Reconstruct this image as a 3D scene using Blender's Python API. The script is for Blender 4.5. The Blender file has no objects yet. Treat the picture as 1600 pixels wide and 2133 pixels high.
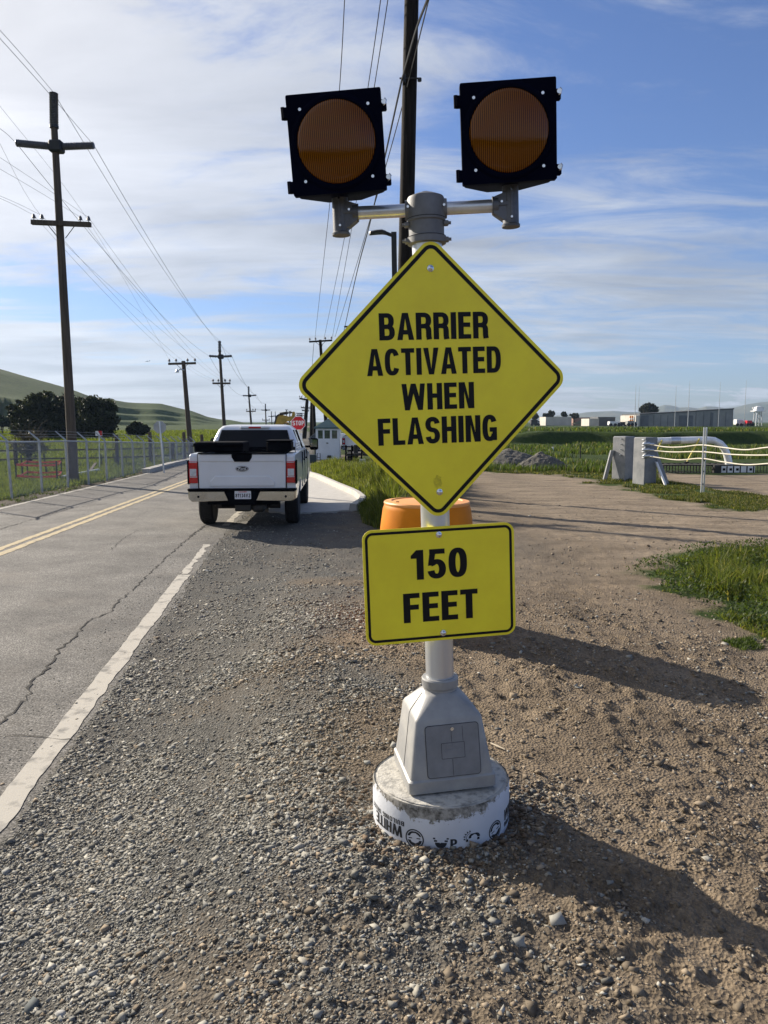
import bpy, math, random
import numpy as np
from mathutils import Matrix, Vector
random.seed(7); RNG = np.random.default_rng(11)
PI = math.pi
# ---------------------------------------------------------------- camera, sky, sun, exposure
sc = bpy.context.scene
HC = 1.93; TH = math.radians(6.72); FPX = 1600.0; CX, CY = 800.0, 1066.5
cam_d = bpy.data.cameras.new('camera'); cam = bpy.data.objects.new('camera', cam_d)
sc.collection.objects.link(cam); sc.camera = cam
cam.location = (0, 0, HC); cam.rotation_euler = (PI/2 - TH, 0, 0)
cam_d.sensor_fit = 'VERTICAL'; cam_d.sensor_height = 36.0; cam_d.lens = 36.0*FPX/2133.0
cam_d.clip_start = 0.05; cam_d.clip_end = 20000
sc.view_settings.view_transform = 'Standard'; sc.view_settings.look = 'None'
sc.view_settings.gamma = 1; sc.view_settings.exposure = 0.78
SUN_EL = math.radians(26.5); SUN_AZ = math.radians(51.5)      # azimuth measured to the left of straight ahead
sun_dir = Vector((-math.sin(SUN_AZ)*math.cos(SUN_EL), math.cos(SUN_AZ)*math.cos(SUN_EL), math.sin(SUN_EL)))
sl = bpy.data.lights.new('sun', 'SUN'); sl.energy = 5.0; sl.angle = math.radians(0.53); sl.color = (1.0, 0.90, 0.76)
so = bpy.data.objects.new('sun', sl); sc.collection.objects.link(so)
so.rotation_euler = sun_dir.to_track_quat('Z', 'Y').to_euler()

def build_world():
    w = bpy.data.worlds.new("World"); sc.world = w; w.use_nodes = True
    nt = w.node_tree; N = nt.nodes; L = nt.links; N.clear()
    def nd(t, **k):
        n = N.new(t)
        for a, b in k.items(): setattr(n, a, b)
        return n
    def m(op, a, b=None, c=None, clamp=False):
        n = N.new('ShaderNodeMath'); n.operation = op; n.use_clamp = clamp
        for i, v in enumerate((a, b, c)):
            if v is None: continue
            if isinstance(v, (int, float)): n.inputs[i].default_value = v
            else: L.new(v, n.inputs[i])
        return n.outputs[0]
    out = nd('ShaderNodeOutputWorld'); bg = nd('ShaderNodeBackground'); bg.inputs['Strength'].default_value = 0.062
    sky = nd('ShaderNodeTexSky'); sky.sky_type = 'NISHITA'; sky.sun_disc = False
    sky.sun_elevation = SUN_EL; sky.sun_rotation = -SUN_AZ
    sky.air_density = 1.1; sky.dust_density = 0.5; sky.ozone_density = 2.5
    tc = nd('ShaderNodeTexCoord'); sx = nd('ShaderNodeSeparateXYZ'); L.new(tc.outputs['Generated'], sx.inputs[0])
    X, Y, Z = sx.outputs
    zz = m('ADD', m('MAXIMUM', Z, 0.0), 0.10)
    u = m('DIVIDE', X, zz); v = m('DIVIDE', Y, zz)
    cb = nd('ShaderNodeCombineXYZ'); L.new(u, cb.inputs[0]); L.new(v, cb.inputs[1])
    def noise(rot, scale, det, rough, dist, loc=(0, 0, 0), src=None):
        mp = nd('ShaderNodeMapping'); mp.inputs['Rotation'].default_value = (0, 0, math.radians(rot))
        mp.inputs['Scale'].default_value = scale; mp.inputs['Location'].default_value = loc
        L.new(src or cb.outputs[0], mp.inputs[0])
        t = nd('ShaderNodeTexNoise'); t.inputs['Scale'].default_value = 1.0; t.inputs['Detail'].default_value = det
        t.inputs['Roughness'].default_value = rough; t.inputs['Distortion'].default_value = dist
        L.new(mp.outputs[0], t.inputs['Vector']); return t.outputs[0]
    n1 = noise(28, (0.55, 1.0, 1), 5, 0.55, 0.5, (3.1, 1.4, 0))       # broad banks of cloud
    n2 = noise(38, (0.9, 2.1, 1), 11, 0.66, 1.3, (1.7, 5.2, 0))        # combed wisps
    n3 = noise(20, (0.35, 7.0, 1), 6, 0.6, 0.5, (9.0, 2.0, 0))        # long low bands
    # more cloud to the left and low, thin and blue to the upper right
    side = m('MULTIPLY', X, -0.75)
    hi = m('MULTIPLY', m('SUBTRACT', Z, 0.30), -0.55)
    cov = m('ADD', m('ADD', m('MULTIPLY', m('SUBTRACT', n1, 0.5), 2.2), m('MULTIPLY', m('SUBTRACT', n2, 0.5), 2.3)), m('ADD', m('ADD', side, hi), 0.87))
    low = m('MULTIPLY', m('SUBTRACT', 1.0, m('DIVIDE', Z, 0.22, clamp=True)), m('MULTIPLY', m('SUBTRACT', n3, 0.44), 1.6))
    cov = m('ADD', cov, low)
    # a clear gap low on the left and a clear strip just over the far hills on the right
    def gap(cz, wz, cx, wx, amt, wob=0.0):
        zz2 = m('ADD', Z, m('MULTIPLY', m('SUBTRACT', n1, 0.5), wob))
        a = m('DIVIDE', m('SUBTRACT', zz2, cz), wz); b = m('DIVIDE', m('SUBTRACT', X, cx), wx)
        e = m('POWER', 2.718, m('MULTIPLY', m('ADD', m('MULTIPLY', a, a), m('MULTIPLY', b, b)), -1.0))
        return m('MULTIPLY', e, amt)
    cov = m('SUBTRACT', cov, gap(0.138, 0.028, -0.30, 0.26, 1.0, 0.12))
    cov = m('SUBTRACT', cov, gap(0.035, 0.035, 0.42, 0.22, 0.55, 0.0))
    cov = m('SUBTRACT', cov, gap(0.41, 0.13, 0.36, 0.20, 0.38, 0.3))
    cb2 = nd('ShaderNodeCombineXYZ'); L.new(X, cb2.inputs[0]); L.new(Z, cb2.inputs[1])
    pf = noise(0, (13, 42, 1), 5, 0.6, 0.3, (0.4, 0.9, 0), cb2.outputs[0])
    zb = m('DIVIDE', m('SUBTRACT', Z, 0.030), 0.016); band = m('POWER', 2.718, m('MULTIPLY', m('MULTIPLY', zb, zb), -1.0))
    puff = m('MULTIPLY', m('MULTIPLY', m('SUBTRACT', pf, 0.53, clamp=True), 14.0), band)
    cov = m('ADD', cov, puff)
    mr = nd('ShaderNodeMapRange'); mr.interpolation_type = 'SMOOTHSTEP'
    mr.inputs['From Min'].default_value = 0.18; mr.inputs['From Max'].default_value = 1.12
    L.new(cov, mr.inputs['Value'])
    # sky scattering in cloud grows towards the sun
    dp = nd('ShaderNodeVectorMath'); dp.operation = 'DOT_PRODUCT'; L.new(tc.outputs['Generated'], dp.inputs[0]); dp.inputs[1].default_value = sun_dir
    glow = m('POWER', m('MAXIMUM', dp.outputs['Value'], 0.0), 5.0)
    thick = noise(15, (0.8, 1.9, 1), 7, 0.6, 0.4, (4.0, 7.7, 0))
    lum = m('ADD', m('ADD', 5.6, m('MULTIPLY', glow, 6.5)), m('MULTIPLY', m('SUBTRACT', thick, 0.5), 8.5))
    col = nd('ShaderNodeMix'); col.data_type = 'RGBA'; col.inputs['A'].default_value = (0.90, 0.95, 1.04, 1); col.inputs['B'].default_value = (1.05, 1.0, 0.93, 1)
    L.new(glow, col.inputs['Factor'])
    sc_ = nd('ShaderNodeVectorMath'); sc_.operation = 'SCALE'; L.new(col.outputs['Result'], sc_.inputs[0]); L.new(lum, sc_.inputs['Scale'])
    skt = nd('ShaderNodeVectorMath'); skt.operation = 'MULTIPLY'; L.new(sky.outputs[0], skt.inputs[0]); skt.inputs[1].default_value = (0.72, 0.84, 1.20)
    mx = nd('ShaderNodeMix'); mx.data_type = 'RGBA'; L.new(m('MULTIPLY', mr.outputs[0], 0.86), mx.inputs['Factor'])
    L.new(skt.outputs[0], mx.inputs['A']); L.new(sc_.outputs[0], mx.inputs['B'])
    L.new(mx.outputs['Result'], bg.inputs[0]); L.new(bg.outputs[0], out.inputs[0])
build_world()

# ---------------------------------------------------------------- helpers
COL = sc.collection
def at(x, y, Y):
    c, s = math.cos(TH), math.sin(TH); v = (CY-y)/FPX; u = (x-CX)/FPX
    t = Y/(c+v*s); return Vector((u*t, Y, HC+(-s+v*c)*t))
def gp(x, y, z=0.0):
    c, s = math.cos(TH), math.sin(TH); v = (CY-y)/FPX; u = (x-CX)/FPX
    t = (z-HC)/(-s+v*c); return Vector((u*t, (c+v*s)*t, z))

class MB:
    def __init__(s): s.v = []; s.f = []
    def add(s, vs, fs):
        b = len(s.v); s.v += [tuple(p) for p in vs]; s.f += [tuple(b+i for i in f) for f in fs]; return s
    def box(s, c, d, M=None, taper=1.0, ch=0.0):
        x, y, z = d[0]/2, d[1]/2, d[2]/2
        if ch > 0:
            k = min(ch, x*.9, y*.9, z*.9); vs = []; idx = {}
            for sx in (-1, 1):
                for sy in (-1, 1):
                    for sz in (-1, 1):
                        for ax in range(3):
                            p = [sx*x, sy*y, sz*z]
                            for a in range(3):
                                if a != ax: p[a] -= (sx, sy, sz)[a]*k
                            idx[(sx, sy, sz, ax)] = len(vs); vs.append(p)
            fs = []
            def q(keys, n):
                ids = [idx[t] for t in keys]; P = [Vector(vs[i]) for i in ids]
                nn = (P[1]-P[0]).cross(P[2]-P[1])
                if nn.dot(Vector(n)) < 0: ids.reverse()
                fs.append(ids)
            for ax in range(3):
                o = [a for a in range(3) if a != ax]
                for sg in (-1, 1):
                    ks = []
                    for (p1, p2) in ((-1, -1), (1, -1), (1, 1), (-1, 1)):
                        t = [0, 0, 0]; t[ax] = sg; t[o[0]] = p1; t[o[1]] = p2; ks.append((*t, ax))
                    n = [0, 0, 0]; n[ax] = sg; q(ks, n)
                for s1 in (-1, 1):
                    for s2 in (-1, 1):
                        t = [0, 0, 0]; t[o[0]] = s1; t[o[1]] = s2
                        a = list(t); a[ax] = -1; b = list(t); b[ax] = 1
                        q([(*a, o[0]), (*b, o[0]), (*b, o[1]), (*a, o[1])], t)
            for sx in (-1, 1):
                for sy in (-1, 1):
                    for sz in (-1, 1): q([(sx, sy, sz, 0), (sx, sy, sz, 1), (sx, sy, sz, 2)], (sx, sy, sz))
        else:
            vs = [(i*x, j*y, k*z) for k in (-1, 1) for j in (-1, 1) for i in (-1, 1)]
            fs = [(0, 2, 3, 1), (4, 5, 7, 6), (0, 1, 5, 4), (2, 6, 7, 3), (0, 4, 6, 2), (1, 3, 7, 5)]
        if taper != 1.0: vs = [(p[0]*(taper if p[2] > 0 else 1), p[1]*(taper if p[2] > 0 else 1), p[2]) for p in vs]
        vs = [Vector(p) for p in vs]
        if M is not None: vs = [M @ p for p in vs]
        return s.add([p+Vector(c) for p in vs], fs)
    def tube(s, pts, r, n=10, cap=True):
        pts = [Vector(p) for p in pts]; k = len(pts)
        rs = r if isinstance(r, (list, tuple)) else [r]*k
        b = len(s.v); prev = None
        for i in range(k):
            d = (pts[min(i+1, k-1)]-pts[max(i-1, 0)]).normalized()
            if prev is None:
                a = Vector((0, 0, 1)) if abs(d.z) < .9 else Vector((1, 0, 0))
                e1 = d.cross(a).normalized()
            else: e1 = (prev-d*prev.dot(d)).normalized()
            prev = e1; e2 = d.cross(e1)
            for j in range(n):
                t = 2*PI*j/n; s.v.append(tuple(pts[i]+(e1*math.cos(t)+e2*math.sin(t))*rs[i]))
        for i in range(k-1):
            for j in range(n):
                j2 = (j+1) % n; s.f.append((b+i*n+j, b+i*n+j2, b+(i+1)*n+j2, b+(i+1)*n+j))
        if cap: s.f.append(tuple(b+j for j in reversed(range(n)))); s.f.append(tuple(b+(k-1)*n+j for j in range(n)))
        return s
    def lathe(s, prof, n=32, c=(0, 0, 0), axis='z', capb=True, capt=True, wob=0.0):
        b = len(s.v)
        for (r, z) in prof:
            for j in range(n):
                t = 2*PI*j/n; rr = r*(1+wob*math.sin(t*3+z*9))
                p = (rr*math.cos(t), rr*math.sin(t), z)
                if axis == 'y': p = (p[0], p[2], p[1])
                if axis == 'x': p = (p[2], p[0], p[1])
                s.v.append((p[0]+c[0], p[1]+c[1], p[2]+c[2]))
        for i in range(len(prof)-1):
            for j in range(n):
                j2 = (j+1) % n; f = (b+i*n+j, b+i*n+j2, b+(i+1)*n+j2, b+(i+1)*n+j)
                s.f.append(f if axis != 'y' else f[::-1])
        if capb: s.f.append(tuple(b+j for j in (range(n) if axis == 'y' else reversed(range(n)))))
        if capt:
            o = b+(len(prof)-1)*n; s.f.append(tuple(o+j for j in (reversed(range(n)) if axis == 'y' else range(n))))
        return s
    def loft(s, secs, cap=True):
        n = len(secs[0]); b = len(s.v)
        for c in secs: s.v += [tuple(p) for p in c]
        for i in range(len(secs)-1):
            for j in range(n):
                j2 = (j+1) % n; s.f.append((b+i*n+j, b+i*n+j2, b+(i+1)*n+j2, b+(i+1)*n+j))
        if cap: s.f.append(tuple(b+j for j in reversed(range(n)))); s.f.append(tuple(b+(len(secs)-1)*n+j for j in range(n)))
        return s
    def prism(s, poly, a0, a1, plane='xz'):
        """poly in (x,z) extruded along y from a0 to a1; plane 'yz' extrudes along x; 'xy' along z"""
        def P(p, a): return (p[0], a, p[1]) if plane == 'xz' else ((a, p[0], p[1]) if plane == 'yz' else (p[0], p[1], a))
        n = len(poly); b = len(s.v)
        s.v += [P(p, a0) for p in poly]+[P(p, a1) for p in poly]
        s.f.append(tuple(b+i for i in range(n))); s.f.append(tuple(b+n+i for i in reversed(range(n))))
        for i in range(n):
            j = (i+1) % n; s.f.append((b+j, b+i, b+n+i, b+n+j))
        return s
def link_mesh(name, me, mat, parent=None, M=None, smooth=False, ang=None):
    o = bpy.data.objects.new(name, me); COL.objects.link(o)
    if mat: me.materials.append(mat)
    if smooth:
        me.polygons.foreach_set('use_smooth', [True]*len(me.polygons))
        if ang: me.set_sharp_from_angle(angle=math.radians(ang))
    if parent is not None: o.parent = parent
    if M is not None:
        if parent is not None:
            o.matrix_local = PW[parent.name].inverted() @ M
        else: o.matrix_world = M
    PW[o.name] = M if M is not None else (PW[parent.name] if parent is not None else Matrix())
    return o
PW = {}
def obj(name, mb, mat, parent=None, M=None, smooth=True, ang=32, fix=True):
    me = bpy.data.meshes.new(name); me.from_pydata(mb.v, [], mb.f); me.update()
    if fix:
        import bmesh
        bm = bmesh.new(); bm.from_mesh(me); bmesh.ops.recalc_face_normals(bm, faces=bm.faces); bm.to_mesh(me); bm.free()
    return link_mesh(name, me, mat, parent, M, smooth, ang)
def thing(name, label, cat, loc=(0, 0, 0), rz=0.0, group=None):
    o = bpy.data.objects.new(name, None); COL.objects.link(o); o.empty_display_size = .2
    o.matrix_world = Matrix.Translation(Vector(loc)) @ Matrix.Rotation(rz, 4, 'Z')
    PW[o.name] = o.matrix_world.copy()
    return tag(o, label, cat, group)
def tag(o, label, cat, group=None):
    o['label'] = label; o['category'] = cat
    if group: o['group'] = group
    return o
def struct(o, kind='structure'):
    o['kind'] = kind; return o
def copy_tree(o, parent=None):
    c = o.copy(); COL.objects.link(c)
    if parent is not None: c.parent = parent
    for ch in list(o.children): copy_tree(ch, c)
    return c
def np_mesh(name, V, F, mat, attrs=None, smooth=False):
    """V (n,3), F (m,k) arrays"""
    me = bpy.data.meshes.new(name); n = len(V); mF, k = F.shape
    me.vertices.add(n); me.vertices.foreach_set('co', np.ascontiguousarray(V, dtype=np.float32).ravel())
    me.loops.add(mF*k); me.polygons.add(mF)
    me.loops.foreach_set('vertex_index', np.ascontiguousarray(F, dtype=np.int32).ravel())
    me.polygons.foreach_set('loop_start', np.arange(0, mF*k, k, dtype=np.int32))
    me.update(calc_edges=True)
    if attrs:
        for nm, a in attrs.items():
            if a.ndim == 1:
                at_ = me.attributes.new(nm, 'FLOAT', 'POINT'); at_.data.foreach_set('value', a.astype(np.float32))
            else:
                at_ = me.attributes.new(nm, 'FLOAT_COLOR', 'POINT')
                c4 = np.ones((n, 4), np.float32); c4[:, :3] = a; at_.data.foreach_set('color', c4.ravel())
    if smooth: me.polygons.foreach_set('use_smooth', np.ones(mF, bool))
    o = bpy.data.objects.new(name, me); COL.objects.link(o); me.materials.append(mat); PW[o.name] = Matrix()
    return o

# ---------------------------------------------------------------- materials
def mat(name, col, rough=0.6, metal=0.0, var=0.12, vs=6.0, bump=0.0, bs=60.0, spec=0.5, col2=None, stretch=(1, 1, 1), coat=0.0, trans=0.0, rvar=0.0, dist=0.01, det=6, lo=0.35, hi=0.65):
    m = bpy.data.materials.new(name); m.use_nodes = True; nt = m.node_tree; N = nt.nodes; L = nt.links
    b = N['Principled BSDF']; b.inputs['Roughness'].default_value = rough; b.inputs['Metallic'].default_value = metal
    b.inputs['Specular IOR Level'].default_value = spec
    if coat: b.inputs['Coat Weight'].default_value = coat; b.inputs['Coat Roughness'].default_value = 0.06
    if trans: b.inputs['Transmission Weight'].default_value = trans
    tc = N.new('ShaderNodeTexCoord'); mp = N.new('ShaderNodeMapping'); mp.inputs['Scale'].default_value = stretch
    L.new(tc.outputs['Object'], mp.inputs[0])
    n = N.new('ShaderNodeTexNoise'); n.inputs['Scale'].default_value = vs; n.inputs['Detail'].default_value = det; n.inputs['Roughness'].default_value = .6
    L.new(mp.outputs[0], n.inputs['Vector'])
    mr = N.new('ShaderNodeMapRange'); mr.inputs['From Min'].default_value = lo; mr.inputs['From Max'].default_value = hi
    L.new(n.outputs[0], mr.inputs['Value'])
    mx = N.new('ShaderNodeMix'); mx.data_type = 'RGBA'
    a = [c*(1-var) for c in col]; c2 = col2 if col2 else [min(1, c*(1+var)) for c in col]
    if col2: a = col
    mx.inputs['A'].default_value = (*a, 1); mx.inputs['B'].default_value = (*c2, 1)
    L.new(mr.outputs[0], mx.inputs['Factor']); L.new(mx.outputs['Result'], b.inputs['Base Color'])
    if rvar:
        r = N.new('ShaderNodeMapRange'); r.inputs['To Min'].default_value = max(0, rough-rvar); r.inputs['To Max'].default_value = rough+rvar
        L.new(n.outputs[0], r.inputs['Value']); L.new(r.outputs[0], b.inputs['Roughness'])
    if bump:
        n2 = N.new('ShaderNodeTexNoise'); n2.inputs['Scale'].default_value = bs; n2.inputs['Detail'].default_value = 6
        L.new(mp.outputs[0], n2.inputs['Vector'])
        bp = N.new('ShaderNodeBump'); bp.inputs['Strength'].default_value = bump; bp.inputs['Distance'].default_value = dist
        L.new(n2.outputs[0], bp.inputs['Height']); L.new(bp.outputs[0], b.inputs['Normal'])
    return m
M_ = {}
M_['yellow'] = mat('sign_yellow', (.97, .80, .030), .42, 0, .07, 5, .12, 3.5, dist=.012, spec=.5, rvar=.08, det=10)
M_['black'] = mat('sign_black', (.004, .004, .006), .5, 0, .2, 8, spec=.25)
M_['steelbolt'] = mat('bolt_steel', (.75, .76, .78), .22, 1, .1, 30)
M_['galv'] = mat('galvanised_pipe', (.66, .68, .71), .34, .75, .10, 9, .06, 220, stretch=(1, 1, .12), rvar=.08)
M_['alu'] = mat('cast_aluminium', (.17, .175, .185), .6, .2, .16, 14, .25, 260, rvar=.1, dist=.002)
M_['aludark'] = mat('cast_bracket', (.12, .125, .14), .5, .5, .25, 22, .3, 200, rvar=.1, dist=.002)
M_['ped'] = mat('pedestal_casting', (.36, .355, .34), .55, .2, .10, 9, .15, 300, dist=.001, col2=(.27, .272, .275))
M_['pedcrease'] = mat('pedestal_seam', (.03, .03, .035), .8)
M_['door'] = mat('pedestal_door_casting', (.22, .225, .235), .55, .25, .10, 14, .15, 300, dist=.001)
M_['lampblack'] = mat('lamp_housing_navy_black', (.0018, .0026, .010), .6, 0, .2, 5, spec=.02)
M_['wood'] = mat('pole_wood', (.05, .037, .027), .85, 0, .4, 3, .5, 30, stretch=(6, 6, .35), dist=.01, col2=(.11, .085, .064))
M_['wooddark'] = mat('creosote_pole_wood', (.006, .005, .004), .85, 0, .4, 3, .5, 30, stretch=(6, 6, .3), dist=.01, col2=(.022, .017, .014), spec=.15)
M_['insul'] = mat('grey_insulator', (.12, .12, .13), .4, 0, .2, 10)
M_['darkmetal'] = mat('dark_metal', (.02, .021, .024), .5, .3, .2, 10)
M_['wire'] = mat('wire_cable', (.03, .03, .033), .6, .3, .1, 2)
M_['white'] = mat('truck_white_paint', (.74, .76, .80), .30, 0, .04, 1.5, coat=.5, col2=(.68, .70, .73))
M_['chrome'] = mat('bumper_chrome', (.62, .61, .58), .20, 1, .12, 6, col2=(.5, .48, .44))
M_['tyre'] = mat('tyre_rubber', (.012, .012, .013), .85, 0, .3, 20, .4, 90)
M_['blackplastic'] = mat('black_plastic', (.004, .0045, .007), .8, 0, .2, 12, spec=.04)
M_['glassdark'] = mat('dark_tinted_glass', (.003, .004, .007), .08, 0, .1, 3, spec=.22)
M_['pipe'] = mat('bright_pipe', (.86, .87, .88), .35, .15, .12, 5, .1, 30)
M_['redlens'] = mat('red_tail_lens', (.50, .006, .012), .15, 0, .15, 12, coat=.6)
M_['clearlens'] = mat('clear_reverse_lens', (.55, .57, .60), .15, 0, .15, 16, coat=.6)
M_['plate'] = mat('plate_white', (.72, .73, .76), .4, 0, .05, 30)
M_['conc'] = mat('kerb_concrete', (.42, .40, .36), .85, 0, .15, 5, .4, 80, dist=.004, col2=(.50, .48, .44))
M_['pillar'] = mat('pillar_concrete', (.30, .305, .31), .8, 0, .16, 3, .3, 60, dist=.005, col2=(.19, .20, .21), det=10)
M_['orange'] = mat('orange_plastic', (.60, .19, .006), .55, 0, .06, 6, .06, 40, col2=(.70, .23, .010), spec=.15)
M_['orangelid'] = mat('pale_orange_lid', (.82, .38, .10), .5, 0, .06, 5, col2=(.86, .36, .12))  # paler orange than the barrel body
M_['teal'] = mat('teal_roof', (.035, .085, .095), .6, 0, .15, 4)
M_['boothwhite'] = mat('booth_paint', (.66, .70, .74), .6, 0, .07, 2)
M_['glass'] = mat('booth_window_glass', (.05, .08, .055), .08, 0, .5, 3, spec=.6)
M_['fencegalv'] = mat('fence_galvanised', (.42, .44, .46), .5, .6, .15, 10)
M_['redsign'] = mat('stop_red', (.55, .010, .020), .4, 0, .08, 5)
M_['signwhite'] = mat('sign_white', (.80, .80, .80), .4, 0, .04, 5)
M_['signback'] = mat('sign_back_aluminium', (.42, .44, .45), .5, .5, .1, 5)
M_['excy'] = mat('machine_yellow', (.42, .28, .045), .55, 0, .25, 3)
M_['machdark'] = mat('machine_dark', (.03, .028, .025), .7, 0, .3, 4)
M_['redtape'] = mat('red_barrier_tape', (.80, .10, .07), .5, 0, .1, 4)
M_['stake'] = mat('dark_stake', (.03, .028, .026), .8, 0, .2, 6)
M_['yellowrope'] = mat('yellow_strap', (.72, .58, .10), .6)
M_['cable'] = mat('off_white_cable', (.50, .46, .37), .55, 0, .1, 5)
M_['bldg'] = mat('concrete_panel_wall', (.20, .205, .20), .85, 0, .18, .25, .1, 5, col2=(.30, .30, .28))
M_['bldglit'] = mat('sunlit_pale_render', (.50, .47, .42), .85, 0, .1, .5)  # sun on building ends put into the colour; also pale roof and column
M_['roofred'] = mat('faded_red_roof', (.30, .17, .13), .8)
M_['earth'] = mat('bank_earth', (.16, .13, .09), .95, 0, .3, .3, .4, 2, col2=(.10, .12, .04))
M_['bark'] = mat('bark', (.06, .048, .038), .9, 0, .3, 5, .5, 12)
M_['panelblue'] = mat('slate_blue_panel', (.045, .06, .085), .5)
M_['greenbox'] = mat('dark_green_box', (.02, .04, .045), .6)
M_['navy'] = mat('navy_emblem', (.008, .012, .03), .25, 0, .1, 5, coat=.5)
def foliage_mat(name, trans=0.45, bright=1.0):
    m = bpy.data.materials.new(name); m.use_nodes = True; nt = m.node_tree; N = nt.nodes; L = nt.links; N.clear()
    o = N.new('ShaderNodeOutputMaterial'); a = N.new('ShaderNodeAttribute'); a.attribute_name = 'col'
    d = N.new('ShaderNodeBsdfPrincipled'); d.inputs['Roughness'].default_value = .55; d.inputs['Specular IOR Level'].default_value = .3
    t = N.new('ShaderNodeBsdfTranslucent'); g = N.new('ShaderNodeVectorMath'); g.operation = 'MULTIPLY'; g.inputs[1].default_value = (1.25*bright, 1.25*bright, .55*bright)
    mx = N.new('ShaderNodeMixShader'); mx.inputs[0].default_value = trans
    L.new(a.outputs['Color'], d.inputs['Base Color']); L.new(a.outputs['Color'], g.inputs[0]); L.new(g.outputs[0], t.inputs['Color'])
    L.new(d.outputs[0], mx.inputs[1]); L.new(t.outputs[0], mx.inputs[2]); L.new(mx.outputs[0], o.inputs[0]); return m
M_['blade'] = foliage_mat('grass_blades', .5); M_['leaf'] = foliage_mat('tree_leaves', .18)
def attr_mat(name, rough=.9):
    m = bpy.data.materials.new(name); m.use_nodes = True; N = m.node_tree.nodes; L = m.node_tree.links
    a = N.new('ShaderNodeAttribute'); a.attribute_name = 'col'; b = N['Principled BSDF']; b.inputs['Roughness'].default_value = rough
    b.inputs['Specular IOR Level'].default_value = .25
    L.new(a.outputs['Color'], b.inputs['Base Color']); return m
M_['stone'] = attr_mat('gravel_stone', .85)

# ---------------------------------------------------------------- value noise in numpy
def vnoise(x, y, seed=0):
    xi = np.floor(x).astype(np.int64); yi = np.floor(y).astype(np.int64); fx = x-xi; fy = y-yi
    fx = fx*fx*(3-2*fx); fy = fy*fy*(3-2*fy)
    def h(a, b):
        n = (a*374761393+b*668265263+seed*1442695041) & 0x7fffffff
        n = ((n ^ (n >> 13))*1274126177) & 0x7fffffff
        return ((n ^ (n >> 16)) & 0xffff)/65535.0
    return (h(xi, yi)*(1-fx)+h(xi+1, yi)*fx)*(1-fy)+(h(xi, yi+1)*(1-fx)+h(xi+1, yi+1)*fx)*fy
def fbm(x, y, o=4, seed=0):
    s = 0; a = .5; t = 0
    for i in range(o):
        s = s+a*vnoise(x*2**i+i*17.3, y*2**i-i*9.1, seed+i); t += a; a *= .55
    return s/t
def sstep(a, b, x): t = np.clip((x-a)/(b-a), 0, 1); return t*t*(3-2*t)
# ---------------------------------------------------------------- road layout (world metres, camera at the origin looking along +y)
RE = [(-1.35, -6), (-1.55, 0), (-1.94, 3.9), (-2.33, 7.6), (-2.80, 12), (-3.05, 15.5), (-3.5, 22), (-4.6, 36), (-8.6, 75), (-13, 120), (-26, 240)]   # right edge line
LE = [(-7.6, -6), (-7.9, 0), (-8.1, 8), (-8.55, 17), (-8.75, 26), (-9.1, 36), (-11.5, 62), (-17.2, 118), (-31, 240)]
YL = [(-4.9, -6), (-5.2, 2), (-5.62, 9), (-5.82, 13), (-6.15, 20), (-6.5, 27), (-7.2, 40), (-10.2, 75), (-15, 120), (-28, 240)]
def interp(P, y): return np.interp(y, [p[1] for p in P], [p[0] for p in P])
def pip(poly, x, y):
    r = np.zeros(x.shape, bool); n = len(poly); j = n-1
    for i in range(n):
        xi, yi = poly[i]; xj, yj = poly[j]
        c = ((yi > y) != (yj > y)) & (x < (xj-xi)*(y-yi)/(yj-yi+1e-12)+xi); r ^= c; j = i
    return r
def sdist(poly, x, y):
    """soft signed distance to a polygon, positive inside"""
    d = np.full(x.shape, 1e9); n = len(poly)
    for i in range(n):
        ax, ay = poly[i]; bx, by = poly[(i+1) % n]; dx, dy = bx-ax, by-ay
        t = np.clip(((x-ax)*dx+(y-ay)*dy)/(dx*dx+dy*dy+1e-12), 0, 1)
        d = np.minimum(d, np.hypot(x-ax-t*dx, y-ay-t*dy))
    return np.where(pip(poly, x, y), d, -d)
def W(pts, z=0.0): return [tuple(gp(px, py, z)[:2]) for px, py in pts]
G_RIGHT = W([(1040, 985), (1190, 988), (1260, 1012), (1400, 1040), (1480, 1052), (1700, 1092)])+[(40, 14), (400, 200), (1500, 3000), (-60, 3000), (0, 60)]+W([(700, 968), (800, 975)])
G_RTRACK = W([(1360, 985), (1500, 990), (1800, 985), (1800, 1045), (1600, 1037), (1480, 1020), (1380, 1003)])
G_KERB = W([(648, 972), (700, 966), (860, 975), (975, 982), (968, 1010), (955, 1040), (870, 1100), (812, 1112), (755, 1090), (748, 1062), (772, 1040), (735, 1022), (700, 1008), (650, 985)])
G_NEAR = W([(1300, 1200), (1350, 1180), (1440, 1150), (1700, 1135), (1780, 1430), (1590, 1370), (1500, 1320), (1440, 1285), (1372, 1262), (1385, 1222)])
G_NEAR2 = W([(1500, 1385), (1560, 1370), (1590, 1395), (1540, 1412)])
G_DRIVE = W([(640, 985), (668, 994), (712, 1014), (745, 1028), (765, 1045), (742, 1062), (690, 1066), (600, 1069), (560, 1066), (560, 985)])
FENCE = [tuple(gp(px, py)[:2]) for px, py in [(-75, 1056), (25, 1039), (88, 1026), (142, 1015), (185, 1009), (223, 1002), (256, 993), (279, 987), (302, 980.5), (322, 976), (341, 972), (355, 968.5), (369, 965.5), (382, 962.5), (395, 959.5), (407, 957)]]
def left_green_x(y):
    fy = [p[1] for p in FENCE]; fx = [p[0] for p in FENCE]; return np.interp(y, fy, fx)

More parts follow.
